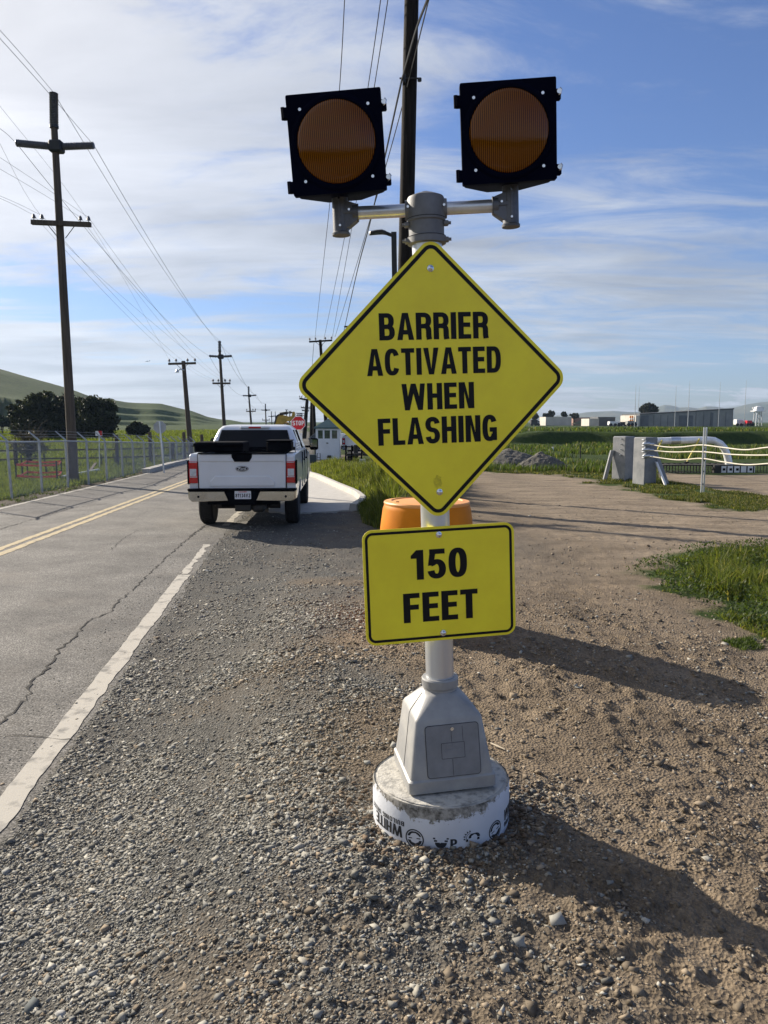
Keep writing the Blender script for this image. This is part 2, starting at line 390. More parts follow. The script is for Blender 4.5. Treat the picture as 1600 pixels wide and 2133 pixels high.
def road_dist(x, y): return x-interp(RE, y)      # >0 right of the right edge
def height(x, y, fine=True):
    x = np.asarray(x, float); y = np.asarray(y, float)
    rd = road_dist(x, y)
    # raised shoulder round the sign footing, falling to the road, ahead and to the right
    m = sstep(0.25, 1.7, rd)*(1-sstep(6.0, 10.5, y))*(1-0.75*sstep(0.7, 4.5, x))*(1-.5*sstep(0, 6, -y))
    z = 0.32*m
    lx = interp(LE, y)
    onroad = (rd < 0.10) & (x > lx-0.25) & (y < 235)
    far = np.hypot(x, y)
    # soil relief
    off = ~onroad
    z = z+off*((fbm(x*.8, y*.8, 3, 3)-.5)*.05*sstep(.1, 1.2, rd+0*(x < lx))+(fbm(x*.12, y*.12, 3, 5)-.5)*.35*sstep(20, 60, far))
    z = z-off*.014*(np.exp(-((rd-1.05)/.16)**2)+np.exp(-((rd-2.75)/.18)**2))*(1-sstep(16, 20, y))
    if fine:
        fade = 1-sstep(9, 26, far)
        brown = sstep(.6, 2.6, rd)
        z = z+off*fade*((fbm(x*9, y*9, 3, 9)-.5)*.020*(.3+brown)*(.4+1.2*sstep(.4, .6, fbm(x*.9, y*.9, 3, 24)))+(fbm(x*34, y*34, 3, 12)-.5)*.016*(.5+.8*brown)+np.maximum(fbm(x*14+5, y*14, 3, 21)-.55, 0)*.10*brown*sstep(.42, .6, fbm(x*1.1, y*1.1, 3, 23)))
        # tyre tracks pressed in the dirt road on the right
        ty = (y-14)+(x-4)*.35
        z = z-.028*off*np.exp(-((np.mod(ty, 2.6)-1.3)/.22)**2)*sstep(1.5, 4, x)*(1-sstep(22, 30, y))*sstep(8, 10, y)*(.6+.4*np.sin(x*26))
    # bank across the right field, cut slopes and hill on the left
    bw = (fbm(x*.12, y*0, 3, 31)-.5)*5; z = z+1.05*sstep(63.5, 65.0, y-.04*x+bw)*(1-.45*sstep(70, 130, y))*sstep(6, 14, x)*(1-.9*sstep(700, 900, far))
    az = np.degrees(np.arctan2(x, np.maximum(y, 1e-3)))
    ridge = np.interp(az, [-60, -40, -26.57, -24.8, -22.7, -20.6, -18.3, -16, -14, -12.8, -12.0, -11.2, -10.0, -8, -5],
                      [10, 8.5, 3.75, 3.25, 2.65, 1.95, 1.60, 1.50, 1.02, .58, .42, .36, .12, .05, 0])
    hz = np.tan(np.radians(ridge))
    prof = sstep(150, 430, far)*.85+.15*sstep(330, 430, far)
    # steep lower flank on the big hill, cut terraces low on the spur
    prof = np.where(az < -21, .10*sstep(180, 300, far)+.30*sstep(300+4*np.sin(az*9), 314+4*np.sin(az*9), far)+.60*sstep(312, 430, far), prof)
    tw = sstep(-21.5, -19.5, az); ft = far+3*np.sin(az*2.2)
    stp = .14*sstep(352, 356, ft)+.06*sstep(356, 372, ft)+.20*sstep(372, 376.5, ft)+.06*sstep(376, 394, ft)+.24*sstep(394, 399, ft)+.30*sstep(399, 430, ft)
    prof = prof*(1-tw)+stp*tw
    z = z+np.where(y > 0, hz*430*prof*(1-.5*sstep(500, 900, far)), 0)*(1+.05*(fbm(x*.02, y*.02, 3, 44)-.5)*sstep(200, 300, far)*(far < 420))
    z = z+(fbm(x*.012, y*.012, 3, 50)-.5)*3.0*sstep(170, 300, far)*(ridge < 9)*(ridge > .1)*(1-sstep(330, 400, far))
    # land behind the camera rises gently
    z = z+np.where(y < -30, sstep(30, 260, -y)*14*(fbm(x*.01, y*.01, 3, 60)), 0)
    z = np.where(onroad, -.05, z)
    dr = sdist(G_DRIVE, x, y); z = np.where(dr > -0.05, np.minimum(z, -.05), z)
    return z
def hz(x, y): return float(height(np.array([x]), np.array([y]), False)[0])

def build_ground():
    a_in = np.radians(np.arange(-42, 42.01, .28)); a_out = np.radians(np.arange(46, 315, 4.0))
    ang = np.concatenate([a_in, a_out]); na = len(ang)
    r = [0.55]
    while r[-1] < 9: r.append(r[-1]*1.0062)
    while r[-1] < 30: r.append(r[-1]*1.011)
    while r[-1] < 60: r.append(r[-1]*1.02)
    while r[-1] < 74: r.append(r[-1]+.3)
    while r[-1] < 290: r.append(r[-1]*1.02)
    while r[-1] < 435: r.append(r[-1]+1.6)
    while r[-1] < 700: r.append(r[-1]*1.03)
    while r[-1] < 2300: r.append(r[-1]*1.15)
    r[-1] = 2330
    r = np.array(r); A, R = np.meshgrid(ang, r); X = R*np.sin(A); Y = R*np.cos(A)
    Z = height(X, Y); Z = np.where(R > 1300, 0.0, Z)
    V = np.stack([X.ravel(), Y.ravel(), Z.ravel()], 1)
    V = np.vstack([V, [[0, 0, .3]]]); nr = len(r)
    i = np.arange(nr-1)[:, None]; j = np.arange(na)[None, :]; j2 = (j+1) % na
    F = np.stack([i*na+j+0*j2, i*na+j2, (i+1)*na+j2, (i+1)*na+j], -1).reshape(-1, 4)[:, ::-1]
    x, y = V[:, 0], V[:, 1]; wob = (fbm(x*1.3, y*1.3, 4, 70)-.5)
    def soft(poly, w, amp): return sstep(-w, w, sdist(poly, x, y)+wob*amp)
    far = np.hypot(x, y)
    g = np.maximum.reduce([soft(G_RIGHT, .5, 2.2)*(1-soft(G_RTRACK, .4, 1.0)), soft(G_KERB, .25, .8), soft(G_NEAR, .25, 1.5)*.8, soft(G_NEAR2, .1, .3)])
    lx = left_green_x(y); lg = sstep(-.1, .8, lx-x+wob*1.4)*(y > -40)*(y < 37)
    lg = np.maximum(lg, ((y >= 37) & (x < interp(LE, y)-1.0)).astype(float)); g = np.maximum(g, lg)
    g = np.maximum(g, (y < -30)*1.0)
    g = np.maximum(g, ((y > 45) & (x > interp(RE, y)+1.5))*1.0)
    rd = road_dist(x, y)
    gray = (1-sstep(.9, 2.7, rd+wob*2.6-.03*(y-3)))*(rd > -.3)
    gray = np.maximum(gray, (x < interp(LE, y)+.3)*.6)
    gray = np.maximum(gray, .9*np.exp(-((y-11-x*.4)/2.6)**2)*(1-sstep(0, 4, x)))
    tan = sstep(1.8, 4.0, x+wob*3)*sstep(6, 13, y)
    c = M_['ground'] = bpy.data.materials.new('ground_soil'); c.use_nodes = True; nt = c.node_tree; N = nt.nodes; L = nt.links; b = N['Principled BSDF']
    b.inputs['Roughness'].default_value = .95; b.inputs['Specular IOR Level'].default_value = .15
    def A_(n):
        a = N.new('ShaderNodeAttribute'); a.attribute_name = n; return a.outputs['Fac']
    tc = N.new('ShaderNodeTexCoord')
    def noise(s, d=6, ro=.6, st=None):
        n = N.new('ShaderNodeTexNoise'); n.inputs['Scale'].default_value = s; n.inputs['Detail'].default_value = d; n.inputs['Roughness'].default_value = ro
        if st:
            mp = N.new('ShaderNodeMapping'); mp.inputs['Scale'].default_value = st; L.new(tc.outputs['Object'], mp.inputs[0]); L.new(mp.outputs[0], n.inputs['Vector'])
        else: L.new(tc.outputs['Object'], n.inputs['Vector'])
        return n.outputs[0]
    def ramp(f, lo, hi, ca, cb):
        r_ = N.new('ShaderNodeValToRGB'); r_.color_ramp.elements[0].position = lo; r_.color_ramp.elements[1].position = hi
        r_.color_ramp.elements[0].color = (*ca, 1); r_.color_ramp.elements[1].color = (*cb, 1); L.new(f, r_.inputs[0]); return r_.outputs[0]
    def mix(f, a, b_, mode='MIX'):
        x_ = N.new('ShaderNodeMix'); x_.data_type = 'RGBA'; x_.blend_type = mode
        if isinstance(f, float): x_.inputs['Factor'].default_value = f
        else: L.new(f, x_.inputs['Factor'])
        L.new(a, x_.inputs['A']); L.new(b_, x_.inputs['B']); return x_.outputs['Result']
    brown = ramp(noise(2.2, 8, .65), .32, .70, (.085, .063, .042), (.34, .262, .178))
    brown = mix(.45, brown, ramp(noise(46, 4), .3, .7, (.06, .048, .036), (.31, .25, .18)))
    grayc = ramp(noise(30, 6, .7), .3, .72, (.045, .044, .040), (.21, .205, .185))
    grayc = mix(.35, grayc, ramp(noise(1.7, 5), .35, .65, (.075, .075, .07), (.19, .165, .135)))
    tanc = ramp(noise(1.2, 9, .75, (.5, 2.0, 1)), .36, .66, (.12, .095, .067), (.43, .345, .245))
    tanc = mix(.35, tanc, ramp(noise(14, 6), .35, .65, (.10, .08, .06), (.36, .29, .215)))
    grassc = ramp(noise(.35, 8, .7, (1, 2.2, 1)), .34, .68, (.017, .036, .008), (.066, .106, .016))
    grassc = mix(.45, grassc, ramp(noise(3.5, 6, .7), .35, .7, (.019, .033, .009), (.066, .092, .020)))
    base = mix(A_('gray'), brown, grayc); base = mix(A_('tan'), base, tanc)
    nz = N.new('ShaderNodeMath'); nz.operation = 'MULTIPLY_ADD'; L.new(noise(5, 6, .7), nz.inputs[0]); nz.inputs[1].default_value = 1.0; nz.inputs[2].default_value = -.5
    ga = N.new('ShaderNodeMath'); ga.operation = 'ADD'; ga.use_clamp = True; L.new(A_('grass'), ga.inputs[0]); L.new(nz.outputs[0], ga.inputs[1])
    gm = N.new('ShaderNodeMath'); gm.operation = 'MULTIPLY'; gm.use_clamp = True; L.new(ga.outputs[0], gm.inputs[0]); L.new(A_('grass'), gm.inputs[1])
    gm2 = N.new('ShaderNodeMath'); gm2.operation = 'MULTIPLY'; gm2.use_clamp = True; L.new(gm.outputs[0], gm2.inputs[0]); gm2.inputs[1].default_value = 1.8
    base = mix(gm2.outputs[0], base, grassc)
    L.new(base, b.inputs['Base Color'])
    bp = N.new('ShaderNodeBump'); bp.inputs['Strength'].default_value = .9; bp.inputs['Distance'].default_value = .016
    vo = N.new('ShaderNodeTexVoronoi'); vo.inputs['Scale'].default_value = 70; L.new(tc.outputs['Object'], vo.inputs['Vector'])
    ad = N.new('ShaderNodeMath'); ad.operation = 'ADD'; L.new(noise(55, 7, .7), ad.inputs[0]); L.new(vo.outputs['Distance'], ad.inputs[1]); L.new(ad.outputs[0], bp.inputs['Height'])
    bp2 = N.new('ShaderNodeBump'); bp2.inputs['Strength'].default_value = .7; bp2.inputs['Distance'].default_value = .35
    mm = N.new('ShaderNodeMath'); mm.operation = 'MULTIPLY'; L.new(noise(1.6, 8, .75), mm.inputs[0]); L.new(A_('rough'), mm.inputs[1]); L.new(mm.outputs[0], bp2.inputs['Height'])
    L.new(bp.outputs[0], bp2.inputs['Normal']); L.new(bp2.outputs[0], b.inputs['Normal'])
    o = np_mesh('ground', V, F, c, {'grass': g, 'gray': gray, 'tan': tan, 'rough': sstep(12, 60, far)*g}, smooth=True)
    struct(o)
build_ground()

# ---------------------------------------------------------------- road sheet, driveway, lines, cracks
def asphalt():
    m = mat('asphalt', (.085, .080, .072), .9, 0, .1, 1.3, .55, 140, dist=.004, col2=(.155, .146, .130))
    nt = m.node_tree; N = nt.nodes; L = nt.links; b = N['Principled BSDF']
    src = b.inputs['Base Color'].links[0].from_socket; tc = N.new('ShaderNodeTexCoord')
    n = N.new('ShaderNodeTexNoise'); n.inputs['Scale'].default_value = 75; n.inputs['Detail'].default_value = 5; L.new(tc.outputs['Object'], n.inputs['Vector'])
    r = N.new('ShaderNodeMapRange'); r.inputs['From Min'].default_value = .40; r.inputs['From Max'].default_value = .62; r.inputs['To Min'].default_value = .45; r.inputs['To Max'].default_value = 1.75; L.new(n.outputs[0], r.inputs['Value'])
    v = N.new('ShaderNodeVectorMath'); v.operation = 'SCALE'; L.new(src, v.inputs[0]); L.new(r.outputs[0], v.inputs['Scale'])
    vo = N.new('ShaderNodeTexVoronoi'); vo.inputs['Scale'].default_value = 105; L.new(tc.outputs['Object'], vo.inputs['Vector']); sp = N.new('ShaderNodeSeparateColor'); L.new(vo.outputs['Color'], sp.inputs[0])
    n3 = N.new('ShaderNodeTexNoise'); n3.inputs['Scale'].default_value = 14; n3.inputs['Detail'].default_value = 8; n3.inputs['Roughness'].default_value = .75; L.new(tc.outputs['Object'], n3.inputs['Vector'])
    r3 = N.new('ShaderNodeMapRange'); r3.inputs['To Min'].default_value = .50; r3.inputs['To Max'].default_value = 1.50; L.new(sp.outputs[0], r3.inputs['Value'])
    r4 = N.new('ShaderNodeMapRange'); r4.inputs['From Min'].default_value = .38; r4.inputs['From Max'].default_value = .62; r4.inputs['To Min'].default_value = .78; r4.inputs['To Max'].default_value = 1.22; L.new(n3.outputs[0], r4.inputs['Value'])
    mm = N.new('ShaderNodeMath'); mm.operation = 'MULTIPLY'; L.new(r3.outputs[0], mm.inputs[0]); L.new(r4.outputs[0], mm.inputs[1])
    v2 = N.new('ShaderNodeVectorMath'); v2.operation = 'SCALE'; L.new(v.outputs[0], v2.inputs[0]); L.new(mm.outputs[0], v2.inputs['Scale']); v = v2
    # dusty soil washed over the outer metre
    n2 = N.new('ShaderNodeTexNoise'); n2.inputs['Scale'].default_value = .9; n2.inputs['Detail'].default_value = 7; n2.inputs['Roughness'].default_value = .7; L.new(tc.outputs['Object'], n2.inputs['Vector'])
    r2 = N.new('ShaderNodeMapRange'); r2.inputs['From Min'].default_value = .52; r2.inputs['From Max'].default_value = .75; r2.inputs['To Max'].default_value = .42; L.new(n2.outputs[0], r2.inputs['Value'])
    mx = N.new('ShaderNodeMix'); mx.data_type = 'RGBA'; L.new(r2.outputs[0], mx.inputs['Factor']); L.new(v.outputs[0], mx.inputs['A']); mx.inputs['B'].default_value = (.23, .20, .165, 1)
    L.new(mx.outputs['Result'], b.inputs['Base Color']); return m
M_['asphalt'] = asphalt()
def strip(name, P, off0, off1, z, m, y0, y1, step, jag=0.0, seed=1, gaps=()):
    ys = np.arange(y0, y1, step); x = interp(P, ys)
    a = x+off0+(fbm(ys*6, ys*0, 3, seed)-.5)*jag; b = x+off1+(fbm(ys*6, ys*0+4, 3, seed+5)-.5)*jag*2.0
    V = np.concatenate([np.stack([a, ys, ys*0+z], 1), np.stack([b, ys, ys*0+z], 1)]); n = len(ys); i = np.arange(n-1)
    for g0, g1 in gaps: i = i[~((ys[i] > g0) & (ys[i] < g1))]
    F = np.stack([i, n+i, n+i+1, i+1], 1)
    return np_mesh(name, V, F, m)
def build_road():
    ys = np.concatenate([np.arange(-8, 40, .05), np.arange(40, 238, 2)])
    xr = interp(RE, ys)+.16+(fbm(ys*3, ys*0, 4, 2)-.5)*.16+.22*sstep(13.2, 14.0, ys); xl = interp(LE, ys)-.12+(fbm(ys*3, ys*0+9, 4, 3)-.5)*.12
    k = 9; T = np.linspace(0, 1, k); Y2 = np.repeat(ys[:, None], k, 1); X2 = xl[:, None]*(1-T)+xr[:, None]*T
    V = np.stack([X2.ravel(), Y2.ravel(), 0*X2.ravel()], 1); n = len(ys); i = np.arange(n-1)[:, None]; j = np.arange(k-1)[None, :]
    F = np.stack([i*k+j, i*k+j+1, (i+1)*k+j+1, (i+1)*k+j], -1).reshape(-1, 4)
    struct(np_mesh('road', V, F, M_['asphalt']))
    wl = mat('road_line_white', (.44, .41, .35), .85, 0, .1, 7, .4, 120, dist=.003, col2=(.19, .18, .16), lo=.52, hi=.66, det=14)
    yl = mat('road_line_yellow', (.46, .37, .21), .85, 0, .1, 7, .3, 120, dist=.002, col2=(.22, .19, .15), lo=.48, hi=.68, det=12)
    struct(strip('edge_line_right', RE, -.062, .082, .004, wl, -6, 9.6, .04, .022))
    struct(strip('edge_line_right_worn', RE, -.045, .045, .004, wl, 9.62, 12.0, .04, .05, 4))
    struct(strip('edge_line_right_far', RE, -.06, .06, .004, wl, 14.2, 34, .06, .05, 6))
    struct(strip('edge_line_left', LE, -.06, .07, .004, wl, -6, 120, .08, .03, 7))
    struct(strip('centre_line_near_side', YL, .05, .17, .004, yl, -6, 160, .1, .03, 8))
    struct(strip('centre_line_far_side', YL, -.17, -.05, .004, yl, -6, 160, .1, .03, 9))
    cm = mat('crack_shadow', (.012, .011, .010), .95)
    def crack(px, w, seed, z=.0045, amp=.035):
        P = W(px); out = []; rr = random.Random(seed)
        for a, b in zip(P[:-1], P[1:]):
            L_ = math.hypot(b[0]-a[0], b[1]-a[1]); n = max(2, int(L_/.06))
            for i in range(n): t = i/n; out.append((a[0]+(b[0]-a[0])*t+rr.uniform(-amp, amp), a[1]+(b[1]-a[1])*t+rr.uniform(-amp, amp)))
        V = []; F = []
        for i, p in enumerate(out):
            q = out[min(i+1, len(out)-1)]; o_ = out[max(i-1, 0)]; d = Vector((q[0]-o_[0], q[1]-o_[1])); d = d.normalized() if d.length else Vector((0, 1))
            ww = w*rr.uniform(.15, 1.0)*(1.6 if rr.random() < .08 else 1); nx, ny = -d.y*ww, d.x*ww
            V += [(p[0]+nx, p[1]+ny, z), (p[0]-nx, p[1]-ny, z)]
        F = [(2*i, 2*i+1, 2*i+3, 2*i+2) for i in range(len(out)-1)]
        return V, F
    V = []; F = []
    for px, w, s, am in [([(-30, 1530), (10, 1500), (60, 1450), (68, 1420), (100, 1388), (125, 1352), (160, 1325), (175, 1300), (195, 1288), (235, 1272), (238, 1262), (262, 1240), (280, 1228), (302, 1205), (325, 1182), (350, 1158), (368, 1142), (398, 1117), (420, 1100), (450, 1094)], .011, 1, .022),
                     ([(-40, 1112), (0, 1103), (40, 1090), (90, 1075), (150, 1058), (228, 1049)], .016, 2, .03),
                     ([(232, 1146), (245, 1130), (262, 1118), (288, 1104)], .006, 3, .03), ([(66, 1047), (95, 1050), (122, 1053)], .016, 4, .03), ([(-10, 1069), (40, 1075)], .016, 9, .03),
                     ([(-10, 1534), (60, 1533), (130, 1541), (165, 1540)], .006, 5, .010), ([(240, 1290), (285, 1290)], .004, 6, .01), ([(300, 1167), (350, 1160), (390, 1162)], .004, 7, .02),
                     ([(300, 1010), (330, 1003), (390, 990)], .02, 8, .03), ([(140, 1020), (200, 1030)], .01, 10, .04), ([(398, 1118), (430, 1092), (470, 1090), (560, 1096)], .02, 12, .03)]:
        v, f = crack(px, w, s, .0045+.0002*s, am); b = len(V); V += v; F += [tuple(b+i for i in q) for q in f]
    struct(np_mesh('road_cracks', np.array(V), np.array(F), cm))
    # concrete driveway apron
    mb = MB(); mb.prism(G_DRIVE[:], -.05, .012, 'xy'); o = obj('driveway', mb, M_['conc'], smooth=False); struct(o)
    # rolled kerb along the driveway
    def kerb(name, px, h, w, lab, segs=True, cap=(1, 1)):
        P = [Vector((*p, 0)) for p in W(px)]; d = []
        for i in range(len(P)-1):
            n = max(2, int((P[i+1]-P[i]).length/.35))
            d += [P[i].lerp(P[i+1], j/n) for j in range(n)]
        d.append(P[-1]); secs = []
        for i, p in enumerate(d):
            t = (d[min(i+1, len(d)-1)]-d[max(i-1, 0)]).normalized(); nn = Vector((t.y, -t.x, 0))
            secs.append([p+nn*a+Vector((0, 0, b)) for a, b in ((0, -.03), (.02, h*.9), (.05, h), (w, h), (w+.03, -.03))])
        mb = MB(); mb.loft(secs); o = obj(name, mb, M_['conc'], smooth=False); return tag(o, lab, 'kerb')
    kerb('kerb', [(644, 989), (668, 996), (712, 1016), (738, 1027), (752, 1034), (764, 1044), (762, 1052), (744, 1064)], .15, .16, 'pale concrete kerb curving round the driveway beside the weeds')
    kerb('kerb', [(396, 961), (360, 968.5), (330, 976), (297, 985)], .15, -.28, 'low grey concrete kerb at the foot of the chain link fence')
build_road()
# ---------------------------------------------------------------- lettering drawn as strokes
def arc(cx, cy, rx, ry, a0, a1, n=14, e=2.0):
    o = []
    for i in range(n+1):
        t = math.radians(a0+(a1-a0)*i/n); c, s = math.cos(t), math.sin(t)
        o.append((cx+rx*math.copysign(abs(c)**(2/e), c), cy+ry*math.copysign(abs(s)**(2/e), s)))
    return o
TX, TY = .218, .168
def glyph(ch):
    """(width, [polygons], [strokes]) in units of the cap height"""
    tx, ty = TX, TY; P = []; S = []; h = ty/2; T = 1-h; B = h
    R_ = lambda a, b, c, d: [(a, b), (c, b), (c, d), (a, d)]
    if ch in 'BRPD':
        w = .62 if ch != 'P' else .58; P.append(R_(0, 0, tx, 1)); r = w-tx/2
        if ch == 'D': S.append([(tx*.9, T)]+arc(w*.48, .5, r-w*.48, .5-h, 90, -90, 20, 2.5)+[(tx*.9, B)])
        else:
            ym = .50 if ch != 'P' else .44; rr = r-(.025 if ch == 'B' else 0)
            S.append([(tx*.9, T)]+arc(w*.5, (T+ym)/2, rr-w*.5, (T-ym)/2, 90, -90, 14, 2.4)+[(tx*.9, ym)])
            if ch == 'B': S.append([(tx*.9, ym)]+arc(w*.5, (ym+B)/2, r-w*.5, (ym-B)/2, 90, -90, 14, 2.4)+[(tx*.9, B)])
            if ch == 'R': S.append([(w*.42, ym)]+arc(w*.5, ym-.17, r-w*.5-.005, .17, 90, 0, 8, 2.4)+[(r-.003, .12), (w-tx*.42, 0)])
    elif ch == 'A': w = .68; P += [[(0, 0), (tx, 0), (w/2+.01, .86), (w/2+tx*.55, 1), (w/2-tx*.55, 1)], [(w, 0), (w-tx, 0), (w/2-.01, .86), (w/2-tx*.5, 1), (w/2+tx*.55, 1)], R_(.15, .20, w-.15, .20+ty)]
    elif ch == 'V': w = .66; P += [[(0, 1), (tx, 1), (w/2+.01, .14), (w/2+tx*.5, 0), (w/2-tx*.5, 0)], [(w, 1), (w-tx, 1), (w/2-.01, .14), (w/2-tx*.48, 0), (w/2+tx*.5, 0)]]
    elif ch == 'W':
        w = .95; q = tx*.9
        for a, b in ((0, w*.22), (w*.5, w*.22+.0), (w*.5, w*.78), (w, w*.78)):
            P.append([(a-q*(.0 if a == 0 else .5 if a < w else 1), 1), (a+q*(1 if a == 0 else .5 if a < w else 0), 1), (b+q*.5, 0), (b-q*.5, 0)])
    elif ch == 'M': w = .8; P += [R_(0, 0, tx, 1), R_(w-tx, 0, w, 1), [(0, 1), (tx, 1), (w/2+.08, 0), (w/2-.08, 0)], [(w, 1), (w-tx, 1), (w/2-.08, 0), (w/2+.08, 0)]]
    elif ch == 'I': w = tx; P.append(R_(0, 0, tx, 1))
    elif ch in 'EF':
        w = .52; P += [R_(0, 0, tx, 1), R_(tx, 1-ty, w, 1), R_(tx, .44, w*.94, .44+ty)]
        if ch == 'E': P.append(R_(tx, 0, w, ty))
    elif ch == 'L': w = .50; P += [R_(0, 0, tx, 1), R_(tx, 0, w, ty)]
    elif ch == 'T': w = .56; P += [R_(w/2-tx/2, 0, w/2+tx/2, 1-ty), R_(0, 1-ty, w, 1)]
    elif ch == 'H': w = .61; P += [R_(0, 0, tx, 1), R_(w-tx, 0, w, 1), R_(tx, .44, w-tx, .44+ty)]
    elif ch == 'N': w = .63; P += [R_(0, 0, tx, 1), R_(w-tx, 0, w, 1), [(tx*.6, 1), (tx*1.15, 1), (w-tx*.6, 0), (w-tx*1.15, 0)]]
    elif ch == 'V': pass
    elif ch == 'U': w = .6; S.append([(tx/2, 1)]+arc(w/2, .30, w/2-tx/2, .30-h, 180, 360, 16, 2.4)+[(w-tx/2, 1)])
    elif ch == 'J': w = .5; S.append([(w-tx/2, 1)]+arc(w/2, .28, w/2-tx/2, .28-h, 0, -180, 14, 2.2))
    elif ch in 'CG':
        w = .62; S.append(arc(w/2, .5, w/2-tx/2, .5-h, 28, 180, 16, 2.6)+arc(w/2, .5, w/2-tx/2, .5-h, 180, 332, 16, 2.6)[1:])
        if ch == 'G': P += [R_(w-tx*.9, 0.03, w-.005, .52), R_(w*.5, .52-ty, w-tx*.88, .52)]
    elif ch in 'O0': w = .62 if ch == 'O' else .58; S.append(arc(w/2, .5, w/2-tx/2, .5-h, 0, 360, 40, 2.5))
    elif ch == 'S': w = .60; r = w/2-tx/2; ym = .51; S.append(arc(w/2, (T+ym)/2, r, (T-ym)/2, 8, 180, 14, 2.3)+arc(w/2, (T+ym)/2, r, (T-ym)/2, 180, 258, 7, 2.0)[1:]+arc(w/2, (ym+B)/2, r, (ym-B)/2, 76, 0, 7, 2.0)+arc(w/2, (ym+B)/2, r, (ym-B)/2, 0, -172, 14, 2.3)[1:])
    elif ch == '1': w = .42; P += [R_(w-tx-.03, 0, w-.03, 1), [(0, .72), (0, .82), (w-tx-.03, 1), (w-tx-.03, .72)]]
    elif ch == '5': w = .58; P += [R_(.07, 1-ty, w-.03, 1)]; P.append([(.07, 1-ty), (.07+tx*.85, 1-ty), (tx*.86, .45), (.02, .45)]); S.append([(.10, .50)]+arc(w/2, .33, w/2-tx/2, .33-h, 128, 0, 12, 2.1)+arc(w/2, .33, w/2-tx/2, .33-h, 0, -170, 16, 2.3)[1:])
    elif ch == '8': w = .58; r = w/2-tx/2; S += [arc(w/2, .745, r*.93, .255-h, 0, 360, 24), arc(w/2, .265, r, .265-h, 0, 360, 24)]
    elif ch == '2': w = .58; r = w/2-tx/2; S.append(arc(w/2, .70, r, .30-h, 165, -20, 16)+[(tx*.6, ty*.8)]); P.append(R_(0, 0, w, ty))
    elif ch == '3': w = .58; r = w/2-tx/2; S += [arc(w/2, .745, r*.93, .255-h, 160, -90, 16), arc(w/2, .265, r, .265-h, 90, -165, 16)]
    elif ch == '4': w = .60; P += [R_(w-tx-.08, 0, w-.08, 1), R_(0, .22, w, .22+ty), [(0, .22+ty), (.16, .22+ty), (w-tx-.06, .99), (w-tx-.1, 1.0), (w-tx*1.2-.1, 1)]]
    elif ch == 'f': w = .4; S.append(arc(.36, .80, .17, .18, 80, 180, 8)+[(.19, 0)]); P.append(R_(.05, .50, .38, .50+ty))
    else: w = .3
    return w, P, S
def text_mb(words, height, width, mapf, z0=0.0, gap=.085, zs=6e-5):
    """one line of capitals `width` wide, centred on u=0 with its base at v=0"""
    mb = MB(); gl = [glyph(c) for c in words]; tot = sum(g[0] for g in gl)+gap*(len(gl)-1)
    kx = width/tot; x = -width/2; k = 0
    for (w, P, S) in gl:
        for p in P:
            k += 1; b = len(mb.v)
            pts = []
            for i in range(len(p)):      # subdivide long edges so that curved mappings follow the surface
                pts.append(p[i])
            mb.v += [mapf(x+q[0]*kx, q[1]*height, z0+zs*k) for q in pts]; mb.f.append(tuple(range(b, b+len(pts))))
        for s in S:
            k += 1; n = len(s); closed = abs(s[0][0]-s[-1][0])+abs(s[0][1]-s[-1][1]) < 1e-6; b = len(mb.v)
            for i in range(n):
                a = s[i-1] if i > 0 else (s[-2] if closed else s[0]); c = s[i+1] if i < n-1 else (s[1] if closed else s[-1])
                dx, dy = c[0]-a[0], c[1]-a[1]; l = math.hypot(dx, dy) or 1; nx, ny = -dy/l, dx/l
                for sg in (-1, 1): mb.v.append(mapf(x+(s[i][0]+sg*nx*TX/2)*kx, (s[i][1]+sg*ny*TY/2)*height, z0+zs*k))
            mb.f += [(b+2*i, b+2*i+1, b+2*i+3, b+2*i+2) for i in range(n-1)]
        x += (w+gap)*kx
    return mb
def rrect(w, h, r, n=8):
    o = []
    for cx, cy, a in ((w-r, h-r, 0), (-w+r, h-r, 90), (-w+r, -h+r, 180), (w-r, -h+r, 270)):
        o += [(cx+r*math.cos(math.radians(a+90*i/n)), cy+r*math.sin(math.radians(a+90*i/n))) for i in range(n+1)]
    return o
def ring(o, i, y):
    mb = MB(); n = len(o); mb.v = [(p[0], y, p[1]) for p in o]+[(p[0], y, p[1]) for p in i]
    mb.f = [(j, (j+1) % n, n+(j+1) % n, n+j) for j in range(n)]; return mb

